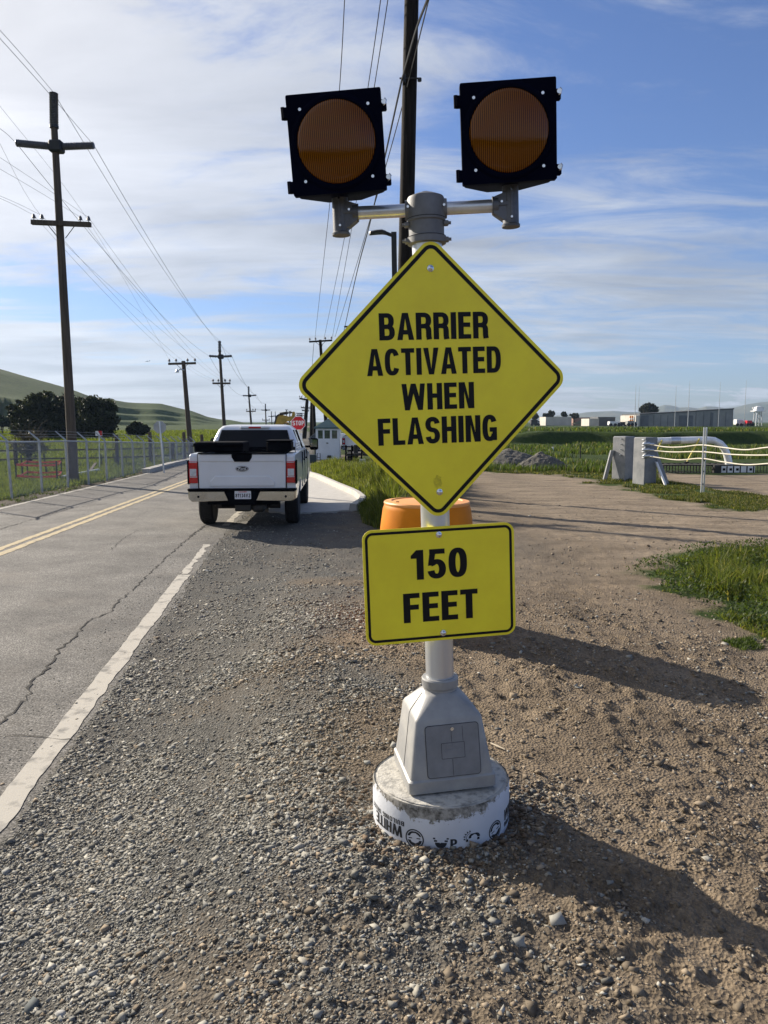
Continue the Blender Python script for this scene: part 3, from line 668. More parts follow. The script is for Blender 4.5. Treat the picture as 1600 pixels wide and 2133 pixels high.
# ---------------------------------------------------------------- the flashing warning sign
def Rm(yaw, roll, lean=0.0):
    return Matrix.Rotation(yaw, 4, 'Z') @ Matrix.Rotation(roll, 4, 'Y') @ Matrix.Rotation(lean, 4, 'X')
PC = Vector((.19401, 2.97695, 2.08211)); YAW, ROLL = .16415, -.03729
MS = Matrix.Translation(PC) @ Rm(YAW, ROLL, -.0055)          # sign frame: x right, y away, z up, origin in the diamond's middle
def SP(x, y, z): return MS @ Vector((x, y, z))
foot = SP(0, .062, -1.597); foot_top = foot.z
def build_sign():
    root = thing('flashing_warning_sign', 'tall yellow warning sign with two amber lamps on a silver post and pedestal', 'warning sign', foot)
    MASTY = .062
    # mast
    mb = MB(); mb.lathe([(.0572, -1.36), (.0572, .56)], 40, (0, MASTY, 0)); mast = obj('mast', mb, M_['galv'], root, MS)
    # pedestal: square flared casting with skirt, shoulders and round collar
    def sq(hx, hy, z, r): return [(p[0], p[1]+MASTY, z) for p in rrect(hx, hy, r, 5)]
    mb = MB(); zb = -1.592
    mb.loft([sq(.176, .176, zb, .02), sq(.176, .176, zb+.045, .018), sq(.168, .168, zb+.052, .016), sq(.136, .136, zb+.272, .016), sq(.130, .130, zb+.284, .02), sq(.078, .078, zb+.348, .045), sq(.070, .070, zb+.358, .0695)])
    ped = obj('pedestal', mb, M_['ped'], root, MS, ang=28)
    mb = MB(); mb.lathe([(.069, zb+.350), (.069, zb+.366), (.0745, zb+.372), (.0755, zb+.402), (.072, zb+.408), (.0575, zb+.408)], 36, (0, MASTY, 0)); obj('collar', mb, M_['ped'], ped, MS)
    # door on the sloping front
    t = math.atan2(.032, .220)
    MD = MS @ Matrix.Translation((0.008, MASTY-.1535, zb+.156)) @ Matrix.Rotation(-t, 4, 'X')
    mb = MB(); o = rrect(.106, .100, .012); mb.prism(o, -.0035, .004)
    door = obj('access_door', mb, M_['door'], ped, MD, ang=30)
    mb = ring(rrect(.1085, .1025, .014), rrect(.1055, .0995, .012), -.0022); obj('door_gap', mb, M_['pedcrease'], ped, MD, fix=False)
    mb = MB(); mb.prism(rrect(.046, .030, .003), -.0050, -.0030); mb.prism(rrect(.036, .004, .002), -.0062, -.0048)
    for xx in (-.02, 0, .02): mb.prism([(xx-.006, .008), (xx+.006, .008), (xx+.006, .020), (xx-.006, .020)], -.0058, -.0048)
    mk_ = obj('maker_plate', mb, M_['door'], door, MD); obj('plate_outline', ring(rrect(.0470, .0310, .003), rrect(.0455, .0295, .003), -.0052), M_['pedcrease'], door, MD, fix=False)
    mb = MB(); mb.lathe([(.007, -.008), (.0065, -.004)], 14, (0, 0, .084), 'y'); obj('screw', mb, M_['steelbolt'], door, MD)
    for a, b in (((-.004, .092), (-.004, .034)), ((-.004, -.034), (-.004, -.098)), ((.042, .092), (.042, .034))):
        mb = MB(); mb.box((a[0], -.0038, (a[1]+b[1])/2), (.0012, .001, abs(a[1]-b[1]))); obj('casting_seam', mb, M_['pedcrease'], door, MD)
    mb = MB()        # seam line down the left face
    mb.tube([(-.1686, MASTY-.03, zb+.053), (-.1366, MASTY-.02, zb+.272), (-.1300, MASTY-.018, zb+.286), (-.079, MASTY-.01, zb+.348)], .0013, 5); obj('casting_seam', mb, M_['pedcrease'], ped, MS)
    # panels
    def panel(name, shape_o, lines, M, bolts, hole=None):
        mb = MB(); mb.prism(shape_o(0), 0.0, .003); p = obj(name, mb, M_['yellow'], root, M, smooth=False)
        b = ring(shape_o(.012 if name == 'diamond_panel' else .010), shape_o(.026 if name == 'diamond_panel' else .0205), -.0006); obj('border', b, M_['black'], p, M, fix=False)
        mp = lambda u, v, z: (u, -.0006-z, v)
        for s, hgt, wid, cx, z in lines:
            t_ = text_mb(s, hgt, wid, lambda u, v, zz: (u+cx, -.0006-zz, v+z)); obj('lettering', t_, M_['black'], p, M, fix=False, smooth=False)
        for (bx, bz) in bolts:
            mb = MB(); mb.lathe([(.0125, -.0012), (.0125, -.003), (.0095, -.0035), (.0090, -.008), (.006, -.0105), (.001, -.0115)], 20, (bx, 0, bz), 'y', capb=False); obj('bolt', mb, M_['steelbolt'], p, M)
        return p
    def diamond(ins):
        s = .381-ins; r = max(.050-ins, .012)
        return [((a-b)*.70711, (a+b)*.70711) for a, b in rrect(s, s, r, 8)]
    TL = TXT['diamond']
    dp = panel('diamond_panel', diamond, TL, MS, [(-.004, .420), (0.006, -.425)])
    MR = MS @ Matrix.Translation((0, 0.0, -.78844))
    rp = panel('distance_plaque', lambda i: rrect(.305-i, .2286-i, max(.040-i, .012), 8), TXT['rect'], MR, [(-.002, .196), (.004, -.199)])
    for z_, p_, m_ in ((.20, rp, MR), (-.20, rp, MR), (.42, dp, MS), (-.42, dp, MS)): mb = MB(); mb.box((0, .03, z_), (.05, .0535, .03), ch=.004); obj('mounting_clamp', mb, M_['aludark'], p_, m_)
    rs = random.Random(8); mb = MB(); b_ = [(.022*math.cos(t)*rs.uniform(.6, 1.1), -.0004, -.385+.028*math.sin(t)*rs.uniform(.7, 1.1)) for t in np.linspace(0, 2*PI, 22)[:-1]]; mb.v = b_; mb.f = [tuple(range(21))]
    obj('smudge', mb, mat('sign_smudge', (.60, .50, .03), .7, 0, .2, 60, col2=(.84, .71, .03), det=10, lo=.4, hi=.6), dp, MS, fix=False, smooth=False)
    # hub and cross arms
    hubc = SP(0, MASTY, .645); MH = Matrix.Translation(hubc) @ Rm(-.047, ROLL)
    mb = MB(); mb.lathe([(.066, -.125), (.0735, -.123), (.0735, -.098), (.0675, -.093), (.0675, -.045), (.0735, -.040), (.0735, -.012), (.0735, .035), (.068, .048), (.040, .060), (.018, .0625), (.017, .068), (.001, .069)], 36)
    for s in (-1, 1): mb.lathe([(.036, s*.055), (.036, s*.079)] if s > 0 else [(.036, -.079), (.036, -.055)], 24, (0, 0, .005), 'x')
    hub = obj('mast_cap', mb, M_['alu'], root, MH, ang=40)
    mb = MB(); mb.lathe([(.0742, -.0335), (.0742, -.0305)], 36, capb=False, capt=False); mb.lathe([(.0742, -.100), (.0742, -.0975)], 36, capb=False, capt=False); obj('cap_joint', mb, M_['pedcrease'], hub, MH)
    for bz in (-.052, -.112):
        for s in (-1, 1):
            mb = MB(); mb.box((s*.074, -.012, bz), (.020, .03, .017), ch=.003); mb.lathe([(.006, s*.07), (.006, s*.093)] if s > 0 else [(.006, -.093), (.006, -.07)], 10, (0, -.016, bz), 'x'); obj('clamp_bolt', mb, M_['alu'], hub, MH)
    for s in (-1, 1):
        mb = MB(); mb.lathe([(.005, -.004), (.004, .003)], 10, (s*.068, -.040, .008), 'y'); obj('set_screw', mb, M_['steelbolt'], hub, MH)
    ARM = {-1: .275, 1: .268}
    for s in (-1, 1):
        a0, a1 = sorted((s*.075, s*ARM[s])); mb = MB(); mb.lathe([(.0242, a0), (.0242, a1)], 28, (0, 0, .005), 'x'); obj('cross_arm', mb, M_['galv'], root, MH)
        # slip fitter bracket: upright tube with a tee toward the mast
        bx = s*(ARM[s]+.052); mb = MB()
        mb.lathe([(.034, -.071), (.035, -.063), (.0305, -.058), (.0305, .085)], 28, (bx, 0, -.005))
        mb.prism([(bx-s*.012, .052), (bx-s*.062, .034), (bx-s*.066, .030), (bx-s*.066, -.024), (bx-s*.062, -.028), (bx-s*.020, -.058), (bx-s*.012, -.058)], -.024, .024)
        mb.lathe([(.0335, min(bx-s*.048, bx-s*.070)), (.0335, max(bx-s*.048, bx-s*.070))], 24, (0, 0, .005), 'x')
        br = obj('bracket', mb, M_['aludark'], root, MH, ang=35)
        mb = MB(); mb.box((bx, -.0306, .012), (.010, .005, .125), ch=.002); mb.box((bx-s*.03, -.0262, .006), (.052, .004, .014), ch=.0015); obj('casting_rib', mb, M_['aludark'], br, MH)
        for (dx, dz) in ((0, .055), (-s*.036, .012), (0, -.045)):
            mb = MB(); mb.lathe([(.0045, -.006), (.004, 0)], 10, (bx+dx, -.030 if dx == 0 else -.027, dz), 'y'); obj('screw', mb, M_['steelbolt'], br, MH)
    # lamps
    def lamp(px, py, yaw, roll, tilt, label):
        c = at(px, py, 2.915); ML = Matrix.Translation(c) @ Rm(yaw, roll, tilt)
        h = .1715; mb = MB()
        rr = lambda k, r: rrect(h*k, h*k, r, 4)
        secs = []
        for kx, kt, kb, r, y in ((1.0, 1.0, 1.0, .006, 0.0), (1.0, 1.0, 1.0, .006, .030), (.97, .96, .97, .010, .033), (.95, .93, .97, .012, .085), (.42, .60, .955, .02, .205), (.36, .5, .90, .02, .212)):
            secs.append([(p[0]*kx, y, p[1]*(kt if p[1] > 0 else kb)) for p in rr(1.0, r)])
        mb.loft(secs)
        lp = obj('signal_lamp', mb, M_['lampblack'], root, ML, ang=30); lp['label'] = label
        mb = MB(); mb.lathe([(.166, -.0005), (.160, -.006), (.150, -.008), (.143, -.006), (.1425, .004)], 64, (0, 0, .002), 'y', capb=False, capt=False); obj('lens_ring', mb, M_['lampblack'], lp, ML)
        mb = MB(); prof = [(.1425, .003)]+[(.1425*math.cos(a), -.003-.034*math.sin(a)) for a in np.linspace(.05, PI/2-.004, 16)]
        mb.lathe(prof, 96, (0, 0, .002), 'y', capb=False); obj('lens', mb, M_['amber'], lp, ML, ang=180)
        mb = MB(); mb.lathe([(.150, .004), (.150, .006)], 24, (0, 0, .002), 'y'); obj('reflector', mb, M_['ambback'], lp, ML)
        for sx in (-1, 1):
            for sz in (-1, 1):
                mb = MB(); mb.lathe([(.0055, -.004), (.005, -.0015), (.0055, .001)], 12, (sx*.123, 0, sz*.122-.002), 'y'); obj('screw', mb, M_['steelbolt'], lp, ML)
        for z in (.118, -.134):
            mb = MB(); mb.box((-.178, .016, z-.004), (.022, .026, .040), ch=.004); mb.lathe([(.008, z-.022), (.008, z+.020)], 10, (-.186, .014, -.002)); obj('hinge', mb, M_['lampblack'], lp, ML)
            z2 = z-.004; mb = MB(); mb.box((.178, .014, z2), (.022, .022, .038), ch=.004); l = obj('latch', mb, M_['lampblack'], lp, ML)
            mb = MB(); mb.lathe([(.0085, -.012), (.0085, -.006), (.004, -.006), (.004, .004)], 12, (.180, 0, z2+.006), 'y'); mb.tube([(.178, -.010, z2-.006), (.186, -.013, z2-.002), (.190, -.010, z2+.010), (.184, -.008, z2+.018)], .002, 6); obj('wing_nut', mb, M_['steelbolt'], l, ML)
    lamp(701, 297, -.045, -.066, .088, 'left amber lamp in a black square housing')
    lamp(1060, 274, -.040, -.052, .088, 'right amber lamp in a black square housing')
TXT = {'diamond': [('BARRIER', .100, .424, .004, .158), ('ACTIVATED', .100, .524, .002, .027), ('WHEN', .100, .284, .012, -.106), ('FLASHING', .102, .470, .008, -.236)],
       'rect': [('150', .118, .226, -.004, .022), ('FEET', .118, .302, -.002, -.148)]}
def amber():
    m = bpy.data.materials.new('amber_lens'); m.use_nodes = True; nt = m.node_tree; N = nt.nodes; L = nt.links; b = N['Principled BSDF']
    b.inputs['Roughness'].default_value = .05; b.inputs['IOR'].default_value = 1.45; b.inputs['Specular IOR Level'].default_value = .32
    tc = N.new('ShaderNodeTexCoord'); sx = N.new('ShaderNodeSeparateXYZ'); L.new(tc.outputs['Object'], sx.inputs[0])
    def sn(o, f):
        a = N.new('ShaderNodeMath'); a.operation = 'MULTIPLY'; a.inputs[1].default_value = f; L.new(o, a.inputs[0])
        c = N.new('ShaderNodeMath'); c.operation = 'SINE'; L.new(a.outputs[0], c.inputs[0]); return c.outputs[0]
    sA = sn(sx.outputs[0], 2*PI/.0072); sB = sn(sx.outputs[2], 2*PI/.0045)
    w = N.new('ShaderNodeMath'); w.operation = 'MULTIPLY_ADD'; L.new(sB, w.inputs[0]); w.inputs[1].default_value = .12; L.new(sA, w.inputs[2])
    bp = N.new('ShaderNodeBump'); bp.inputs['Strength'].default_value = .22; bp.inputs['Distance'].default_value = .0005; L.new(w.outputs[0], bp.inputs['Height']); L.new(bp.outputs[0], b.inputs['Normal'])
    mr = N.new('ShaderNodeMapRange'); mr.inputs['From Min'].default_value = -1.1; mr.inputs['From Max'].default_value = 1.1; L.new(w.outputs[0], mr.inputs['Value'])
    mx = N.new('ShaderNodeMix'); mx.data_type = 'RGBA'; mx.inputs['A'].default_value = (.025, .005, .0003, 1); mx.inputs['B'].default_value = (.24, .078, .0015, 1)
    L.new(mr.outputs[0], mx.inputs['Factor']); L.new(mx.outputs['Result'], b.inputs['Base Color']); return m
M_['amber'] = amber(); M_['ambback'] = mat('amber_reflector', (.20, .06, .01), .4)
build_sign()

# ---------------------------------------------------------------- concrete footing in its printed cardboard tube
def footing_mat():
    m = mat('printed_tube_and_concrete', (.62, .64, .68), .75, 0, .05, 6, .25, 90, dist=.003)
    nt = m.node_tree; N = nt.nodes; L = nt.links; b = N['Principled BSDF']; src = b.inputs['Base Color'].links[0].from_socket
    tc = N.new('ShaderNodeTexCoord'); sx = N.new('ShaderNodeSeparateXYZ'); L.new(tc.outputs['Object'], sx.inputs[0])
    n = N.new('ShaderNodeTexNoise'); n.inputs['Scale'].default_value = 22; n.inputs['Detail'].default_value = 10; n.inputs['Roughness'].default_value = .8; L.new(tc.outputs['Object'], n.inputs['Vector'])
    nlo = N.new('ShaderNodeTexNoise'); nlo.inputs['Scale'].default_value = 4.2; L.new(tc.outputs['Object'], nlo.inputs['Vector'])
    # torn, mud-splashed band below the rim, deepest on the front left
    def mth(op, a, b_=None, c=None):
        x = N.new('ShaderNodeMath'); x.operation = op
        for i, v in enumerate((a, b_, c)):
            if v is None: continue
            if isinstance(v, (int, float)): x.inputs[i].default_value = v
            else: L.new(v, x.inputs[i])
        return x.outputs[0]
    dx = mth('DIVIDE', mth('ADD', sx.outputs[0], .06), .22); bell = mth('POWER', 2.718, mth('MULTIPLY', mth('MULTIPLY', dx, dx), -1.0))
    depth = mth('ADD', mth('MULTIPLY', bell, .062), -.006)
    a = mth('ADD', mth('ADD', sx.outputs[2], depth), mth('MULTIPLY', mth('SUBTRACT', n.outputs[0], .5), .17))
    a = mth('ADD', a, mth('MULTIPLY', mth('SUBTRACT', nlo.outputs[0], .5), .06))
    f = N.new('ShaderNodeMapRange'); f.inputs['From Min'].default_value = -.002; f.inputs['From Max'].default_value = .002; L.new(a, f.inputs['Value'])
    n2 = N.new('ShaderNodeTexNoise'); n2.inputs['Scale'].default_value = 38; n2.inputs['Detail'].default_value = 7; n2.inputs['Roughness'].default_value = .7; L.new(tc.outputs['Object'], n2.inputs['Vector'])
    rp = N.new('ShaderNodeValToRGB'); rp.color_ramp.elements[0].position = .38; rp.color_ramp.elements[1].position = .60; rp.color_ramp.elements[0].color = (.075, .068, .055, 1); rp.color_ramp.elements[1].color = (.36, .34, .30, 1); L.new(n2.outputs[0], rp.inputs[0])
    mx = N.new('ShaderNodeMix'); mx.data_type = 'RGBA'; L.new(f.outputs[0], mx.inputs['Factor']); L.new(src, mx.inputs['A']); L.new(rp.outputs[0], mx.inputs['B'])
    # soil splashed up from the ground
    a2 = mth('ADD', mth('MULTIPLY', mth('ADD', sx.outputs[2], .205), -1.0), mth('MULTIPLY', mth('SUBTRACT', n.outputs[0], .45), .10))
    f2 = N.new('ShaderNodeMapRange'); f2.inputs['From Min'].default_value = -.01; f2.inputs['From Max'].default_value = .02; f2.inputs['To Max'].default_value = .8; L.new(a2, f2.inputs['Value'])
    mx2 = N.new('ShaderNodeMix'); mx2.data_type = 'RGBA'; L.new(f2.outputs[0], mx2.inputs['Factor']); L.new(mx.outputs['Result'], mx2.inputs['A']); mx2.inputs['B'].default_value = (.15, .11, .075, 1)
    L.new(mx2.outputs['Result'], b.inputs['Base Color']); return m
def build_footing():
    R = .280; zt = foot_top-.002; c0 = Vector((foot.x-.010, foot.y-.012, zt)); MF = Matrix.Translation(c0) @ Rm(YAW, -.012, .012)
    root = thing('concrete_footing', 'round concrete footing in a torn white cardboard tube with black print', 'footing', c0)
    mb = MB(); n = 128; b = 0
    prof = [(R, -.34), (R, -.26), (R+.001, -.10), (R, -.012), (R-.004, -.002)]
    mb.lathe(prof, n, capt=False)
    obj('tube', mb, footing_mat(), root, MF)
    rr = random.Random(3); mb = MB(); rings = [(R-.004, -.004), (R-.018, -.003), (R-.022, .0), (.26, .001), (.20, .001), (.1, .001)]
    for (r, z) in rings:
        for j in range(72): t = 2*PI*j/72; q = r*(1+.006*rr.uniform(-1, 1)*(r < R-.01)); mb.v.append((q*math.cos(t), q*math.sin(t), z-.004+rr.uniform(-.0012, .0012)))
    for i in range(len(rings)-1):
        for j in range(72): j2 = (j+1) % 72; mb.f.append((i*72+j, i*72+j2, (i+1)*72+j2, (i+1)*72+j))
    mb.f.append(tuple((len(rings)-1)*72+j for j in range(72)))
    obj('top', mb, mat('footing_top_concrete', (.20, .195, .18), .85, 0, .2, 26, .7, 70, dist=.006, col2=(.50, .48, .43), det=10, lo=.30, hi=.52), root, MF)
    # print on the tube
    def cyl(a0, zc, flip=1, rad=R+.0016, rot=0.0):
        def f(u, v, z):
            cu, cv = u*math.cos(rot)-v*math.sin(rot), u*math.sin(rot)+v*math.cos(rot)
            ang = a0+flip*cu/R; return ((rad+z)*math.sin(ang), -(rad+z)*math.cos(ang), zc+flip*cv)
        return f
    ink = mat('tube_ink', (.02, .021, .024), .7, 0, .3, 40)
    D = math.radians; par = root.children[0]
    def put(name, mb): obj(name, mb, ink, par, MF, fix=False, smooth=False)
    w0 = 9.4
    put('lettering', text_mb('WHITE', .046, .168, cyl(D(-53-w0), -.102, -1)))
    put('lettering', text_mb('BUILDING TRUST', .019, .215, cyl(D(-56-w0), -.079, -1), gap=.14))
    put('lettering', text_mb('WHITE', .046, .168, cyl(D(76-w0), -.130, 1)))
    put('lettering', text_mb('BUILDING TRUST', .019, .190, cyl(D(79-w0), -.155, 1), gap=.14))
    put('lettering', text_mb('P', .036, .026, cyl(D(6-w0), -.160, 1)))
    put('lettering', text_mb('JOB', .020, .040, cyl(D(3-w0), -.190, 1)))
    def shape(name, P, m): put(name, _poly(P, m))
    def _poly(P, m, z=0.0):
        mb = MB(); mb.v = [m(u, v, z) for u, v in P]; mb.f = [tuple(range(len(P)))]; return mb
    def _ring(cx, cy, r0, r1, m, z=0.0, a0=0, a1=360):
        mb = MB(); n = 36
        for i in range(n+1):
            t = D(a0+(a1-a0)*i/n); mb.v += [m(cx+r*math.cos(t), cy+r*math.sin(t), z) for r in (r0, r1)]
        mb.f = [(2*i, 2*i+1, 2*i+3, 2*i+2) for i in range(n)]; return mb
    def join(*mbs):
        o = MB()
        for m in mbs: o.add(m.v, m.f)
        return o
    def slices(fn, y0, y1, m, n=10, z=0.0):
        mb = MB()
        for i in range(n+1):
            v = y0+(y1-y0)*i/n; a, b_ = fn(v); mb.v += [m(a, v, z), m(b_, v, z)]
        mb.f = [(2*i, 2*i+1, 2*i+3, 2*i+2) for i in range(n)]; return mb
    for ang, rot, fl in ((-25, .1, -1), (45, .25, 1)):
        m = cyl(D(ang-w0), -.135, fl, rot=rot); r = .030
        half = lambda v: (-math.sqrt(max(0, r*r-v*v)), math.sqrt(max(0, r*r-v*v)))
        put('emblem', join(_ring(0, 0, .033, .038, m), slices(half, .007, r-.001, m), slices(half, -r+.001, -.009, m), slices(lambda v: (-.024, .024), -.003, .001, m, 1)))
    m = cyl(D(-4-w0), -.135, 1)
    put('emblem', join(slices(lambda v: (-.030, .030), .010, .016, m, 1), slices(lambda v: (-.026, .026), 0, .007, m, 1), slices(lambda v: (-math.sqrt(max(0, .0005-(v+.003)**2)), math.sqrt(max(0, .0005-(v+.003)**2))), -.024, -.003, m, 8)))
    m = cyl(D(22-w0), -.130, 1)
    cloud = slices(lambda v: (-.005-math.sqrt(max(0, .00034-v*v))*.8, .012+math.sqrt(max(0, .00034-v*v))*1.0), .000, .018, m, 6)
    drops = MB()
    for i in range(16):
        u = -.022+(i % 8)*.0062; v = -.022-(i//8)*.010; q = _poly([(u, v), (u+.0012, v), (u-.001, v-.006), (u-.0022, v-.006)], m); drops.add(q.v, q.f)
    rays = MB()
    for i in range(5):
        t = D(95+i*24); c, s = math.cos(t), math.sin(t); q = _poly([(-.012+c*.021-s*.004, .004+s*.021+c*.004), (-.012+c*.021+s*.004, .004+s*.021-c*.004), (-.012+c*.031, .004+s*.031)], m); rays.add(q.v, q.f)
    put('emblem', join(cloud, slices(lambda v: (-.030, .028), -.012, -.002, m, 1), _ring(-.012, .004, .015, .017, m, 0, 90, 200), drops, rays))
build_footing()
# ---------------------------------------------------------------- orange crash barrel behind the sign
def build_barrel():
    Yb = 6.02; xb = at(889, 1060, Yb).x; zb = hz(xb, Yb)
    root = thing('crash_barrel', 'big orange plastic crash barrel standing behind the warning sign', 'barrel', (xb, Yb, zb))
    R = .352; H = at(889, 1060, Yb-R).z-zb+.01
    mb = MB(); pr = [(R*.93, 0), (R*1.04, .02), (R*1.05, H*.34), (R*1.0, H*.36), (R*1.0, H*.385), (R*1.055, H*.405), (R*1.06, H*.70), (R*1.04, H*.80), (R*.985, H*.955), (R*.955, H*.985), (R*.94, H*.992)]
    mb.lathe(pr, 72); obj('body', mb, M_['orange'], root, ang=50)
    mb = MB(); mb.lathe([(R*.955, H-.012), (R*.965, H+.004), (R*.95, H+.014), (R*.80, H+.020), (R*.78, H+.012), (.001, H+.026)], 72, capb=False, capt=False); l = obj('lid', mb, M_['orangelid'], root, ang=40)
    mb = MB(); mb.lathe([(.012, H+.012), (.012, H+.024)], 12, (-R*.66, -R*.42, 0)); obj('vent_plug', mb, M_['blackplastic'], l)
build_barrel()

# ---------------------------------------------------------------- white pickup truck
def wheel(root, x, y, side):
    MWh = PW[root.name] @ Matrix.Translation((x, y, .395))
    mb = MB(); mb.lathe([(.22, -.125), (.36, -.135), (.392, -.105), (.395, 0), (.392, .105), (.36, .135), (.22, .125)], 40, axis='x')
    for i in range(40):
        t = 2*PI*i/40
        for o in (-.07, 0, .07): mb.box((o, math.cos(t+o)*.396, math.sin(t+o)*.396), (.05, .035, .010), Matrix.Rotation(t+o-PI/2, 4, 'X'))
    w = obj('tyre', mb, M_['tyre'], None, MWh, ang=40); w.name = 'wheel'; PW[w.name] = MWh
    w.parent = root; w.matrix_local = PW[root.name].inverted() @ MWh
    mb = MB(); mb.lathe([(.222, side*.06), (.222, side*.125), (.20, side*.13), (.19, side*.09), (.07, side*.085), (.06, side*.12), (.001, side*.12)], 30, axis='x', capb=False, capt=False)
    for k in range(6):
        t = k*PI/3; mb.box((side*.105, math.cos(t)*.13, math.sin(t)*.13), (.02, .13, .045), Matrix.Rotation(t, 4, 'X'))
    obj('rim', mb, M_['alu'], w, MWh)
def bevel(o, w, seg=2, ang=35):
    b = o.modifiers.new('bevel', 'BEVEL'); b.width = w; b.segments = seg; b.limit_method = 'ANGLE'; b.angle_limit = math.radians(ang); return o
def build_truck(loc, rz, s, label, cargo=True, detail=True):
    root = thing('pickup_truck', label, 'pickup truck', loc, rz); root.matrix_world = root.matrix_world @ Matrix.Scale(s, 4); PW[root.name] = root.matrix_world.copy()
    def archpts(cy, r=.47, zb=.58):
        t0 = math.asin((zb-.42)/r); return [(cy+r*math.cos(t), .42+r*math.sin(t)) for t in np.linspace(PI-t0, t0, 13)]
    low = [(.10, .62)]+archpts(1.25)+archpts(4.92)+[(5.62, .55), (5.86, .70), (5.88, 1.02), (5.80, 1.22), (5.5, 1.29), (4.55, 1.36), (4.2, 1.42), (2.0, 1.44), (.12, 1.44), (.06, 1.40), (.06, .80)]
    W_ = 1.0
    mb = MB()
    for sgn in (-1, 1):
        P = low; inner = [(sgn*.80, p[0], p[1]) for p in P]
        def bulge(z): return W_-.035*((z-1.0)/.44)**2*(1 if z > 1.0 else .9)
        mid = [(sgn*bulge(p[1])-sgn*.0, p[0], p[1]) for p in P]
        mb.loft([inner, mid])
    b = obj('body', mb, M_['white'], root, ang=30); bevel(b, .028, 3)
    mb = MB(); mb.box((0, 1.05, .86), (1.64, 1.75, .06)); mb.box((0, 1.95, 1.1), (1.66, .06, .62)); mb.box((0, 3.1, .72), (1.62, 2.2, .36)); mb.box((0, 2.9, .50), (.9, 5.0, .16)); mb.box((0, .62, .62), (1.25, .5, .22)); obj('chassis', mb, M_['blackplastic'], b)
    mb = MB(); mb.box((.28, .45, .43), (.26, .8, .16), ch=.05); mb.tube([(-.62, .9, .40), (.62, .9, .40)], .07, 10); mb.box((0, .12, .44), (.30, .20, .14), ch=.02); obj('exhaust_and_axle', mb, M_['machdark'], b)
    # hood block
    mb = MB(); mb.prism([(4.35, .62), (5.84, .72), (5.84, 1.2), (5.5, 1.285), (4.4, 1.38)], -.8, .8, 'yz'); obj('hood', mb, M_['white'], b, ang=30)
    # cab
    def sec(z, hx, y0, y1, r=.10): return [(q[0], (y0+y1)/2+q[1], z) for q in rrect(hx, (y1-y0)/2, r, 5)]
    mb = MB(); mb.loft([sec(1.30, .955, 2.00, 4.62), sec(1.43, .94, 2.01, 4.52), sec(1.66, .86, 2.10, 4.12), sec(1.86, .775, 2.22, 3.78), sec(1.935, .70, 2.30, 3.62), sec(1.962, .56, 2.5, 3.45)])
    cab = obj('cab', mb, M_['white'], root, ang=40)
    mb = MB(); mb.loft([[(-.80, 2.0, 1.455), (.80, 2.0, 1.455), (.80, 2.06, 1.455), (-.80, 2.06, 1.455)], [(-.685, 2.155, 1.855), (.685, 2.155, 1.855), (.685, 2.25, 1.855), (-.685, 2.25, 1.855)]]); rw = obj('rear_window', mb, M_['glassdark'], cab, smooth=False)
    for sgn in (-1, 1):
        mb = MB(); q = [(sgn*.942, 2.35, 1.46), (sgn*.942, 4.30, 1.46), (sgn*.805, 3.72, 1.85), (sgn*.805, 2.55, 1.85)]; mb.loft([q, [(x-sgn*.03, y, z) for x, y, z in q]]); obj('side_window', mb, M_['glassdark'], cab, smooth=False)
        mb = MB(); mb.box((sgn*.885, 3.18, 1.65), (.02, .07, .42), Matrix.Rotation(sgn*-.33, 4, 'Y')); obj('door_pillar', mb, M_['blackplastic'], cab)
        mb = MB(); mb.box((sgn*1.04, 4.18, 1.44), (.16, .05, .05)); mb.box((sgn*1.17, 4.16, 1.50), (.20, .10, .28), ch=.03); mr = obj('mirror', mb, M_['blackplastic'], cab)
        mb = MB(); mb.box((sgn*1.17, 4.103, 1.52), (.16, .008, .17)); obj('mirror_glass', mb, M_['chromeglass'], mr)
        if detail:
            mb = MB()
            for yy in (2.36, 3.2): mb = MB(); mb.box((sgn*1.003, yy+.55, 1.20), (.03, .19, .035), ch=.01); obj('door_handle', mb, M_['blackplastic'], b)
            for yy in (2.28, 3.2, 4.28): mb = MB(); mb.box((sgn*.992, yy, 1.02), (.022, .010, .74)); obj('door_gap', mb, M_['blackplastic'], b)
    mb = MB(); q = [(-.84, 4.50, 1.44), (.84, 4.50, 1.44), (.70, 3.83, 1.85), (-.70, 3.83, 1.85)]; mb.loft([q, [(x, y+.03, z+.02) for x, y, z in q]]); obj('windshield', mb, M_['glassdark'], cab, smooth=False)
    mb = MB(); mb.box((0, 2.235, 1.905), (.62, .07, .045), ch=.012); bl = obj('brake_light_housing', mb, M_['white'], cab)
    mb = MB(); mb.box((0, 2.196, 1.905), (.26, .012, .032), ch=.004); obj('brake_light', mb, M_['redlens'], bl)
    mb = MB(); mb.box((0, 1.965, 1.46), (1.74, .05, .09), ch=.01); obj('cab_lower_trim', mb, M_['blackplastic'], cab)
    # tailgate
    mb = MB(); mb.prism([(-.795, .80), (.795, .80), (.805, 1.435), (-.805, 1.435)], .035, .10); tg = obj('tailgate', mb, M_['white'], root, smooth=False); bevel(tg, .012, 2)
    def sheet(poly, y, th, m, name, par, bw=.006):
        mb = MB(); mb.prism(poly, y-th, y); o = obj(name, mb, m, par, smooth=False); bevel(o, bw, 2); return o
    sheet([(-.79, 1.30), (.79, 1.30), (.79, 1.428), (-.79, 1.428)], .036, .018, M_['white'], 'upper_ledge', tg, .012)
    mb = MB(); o_ = [(-.60, .835), (.60, .835), (.60, .93), (.50, 1.035), (-.50, 1.035), (-.60, .93)]; i_ = [(-.585, .85), (.585, .85), (.585, .925), (.492, 1.02), (-.492, 1.02), (-.585, .925)]
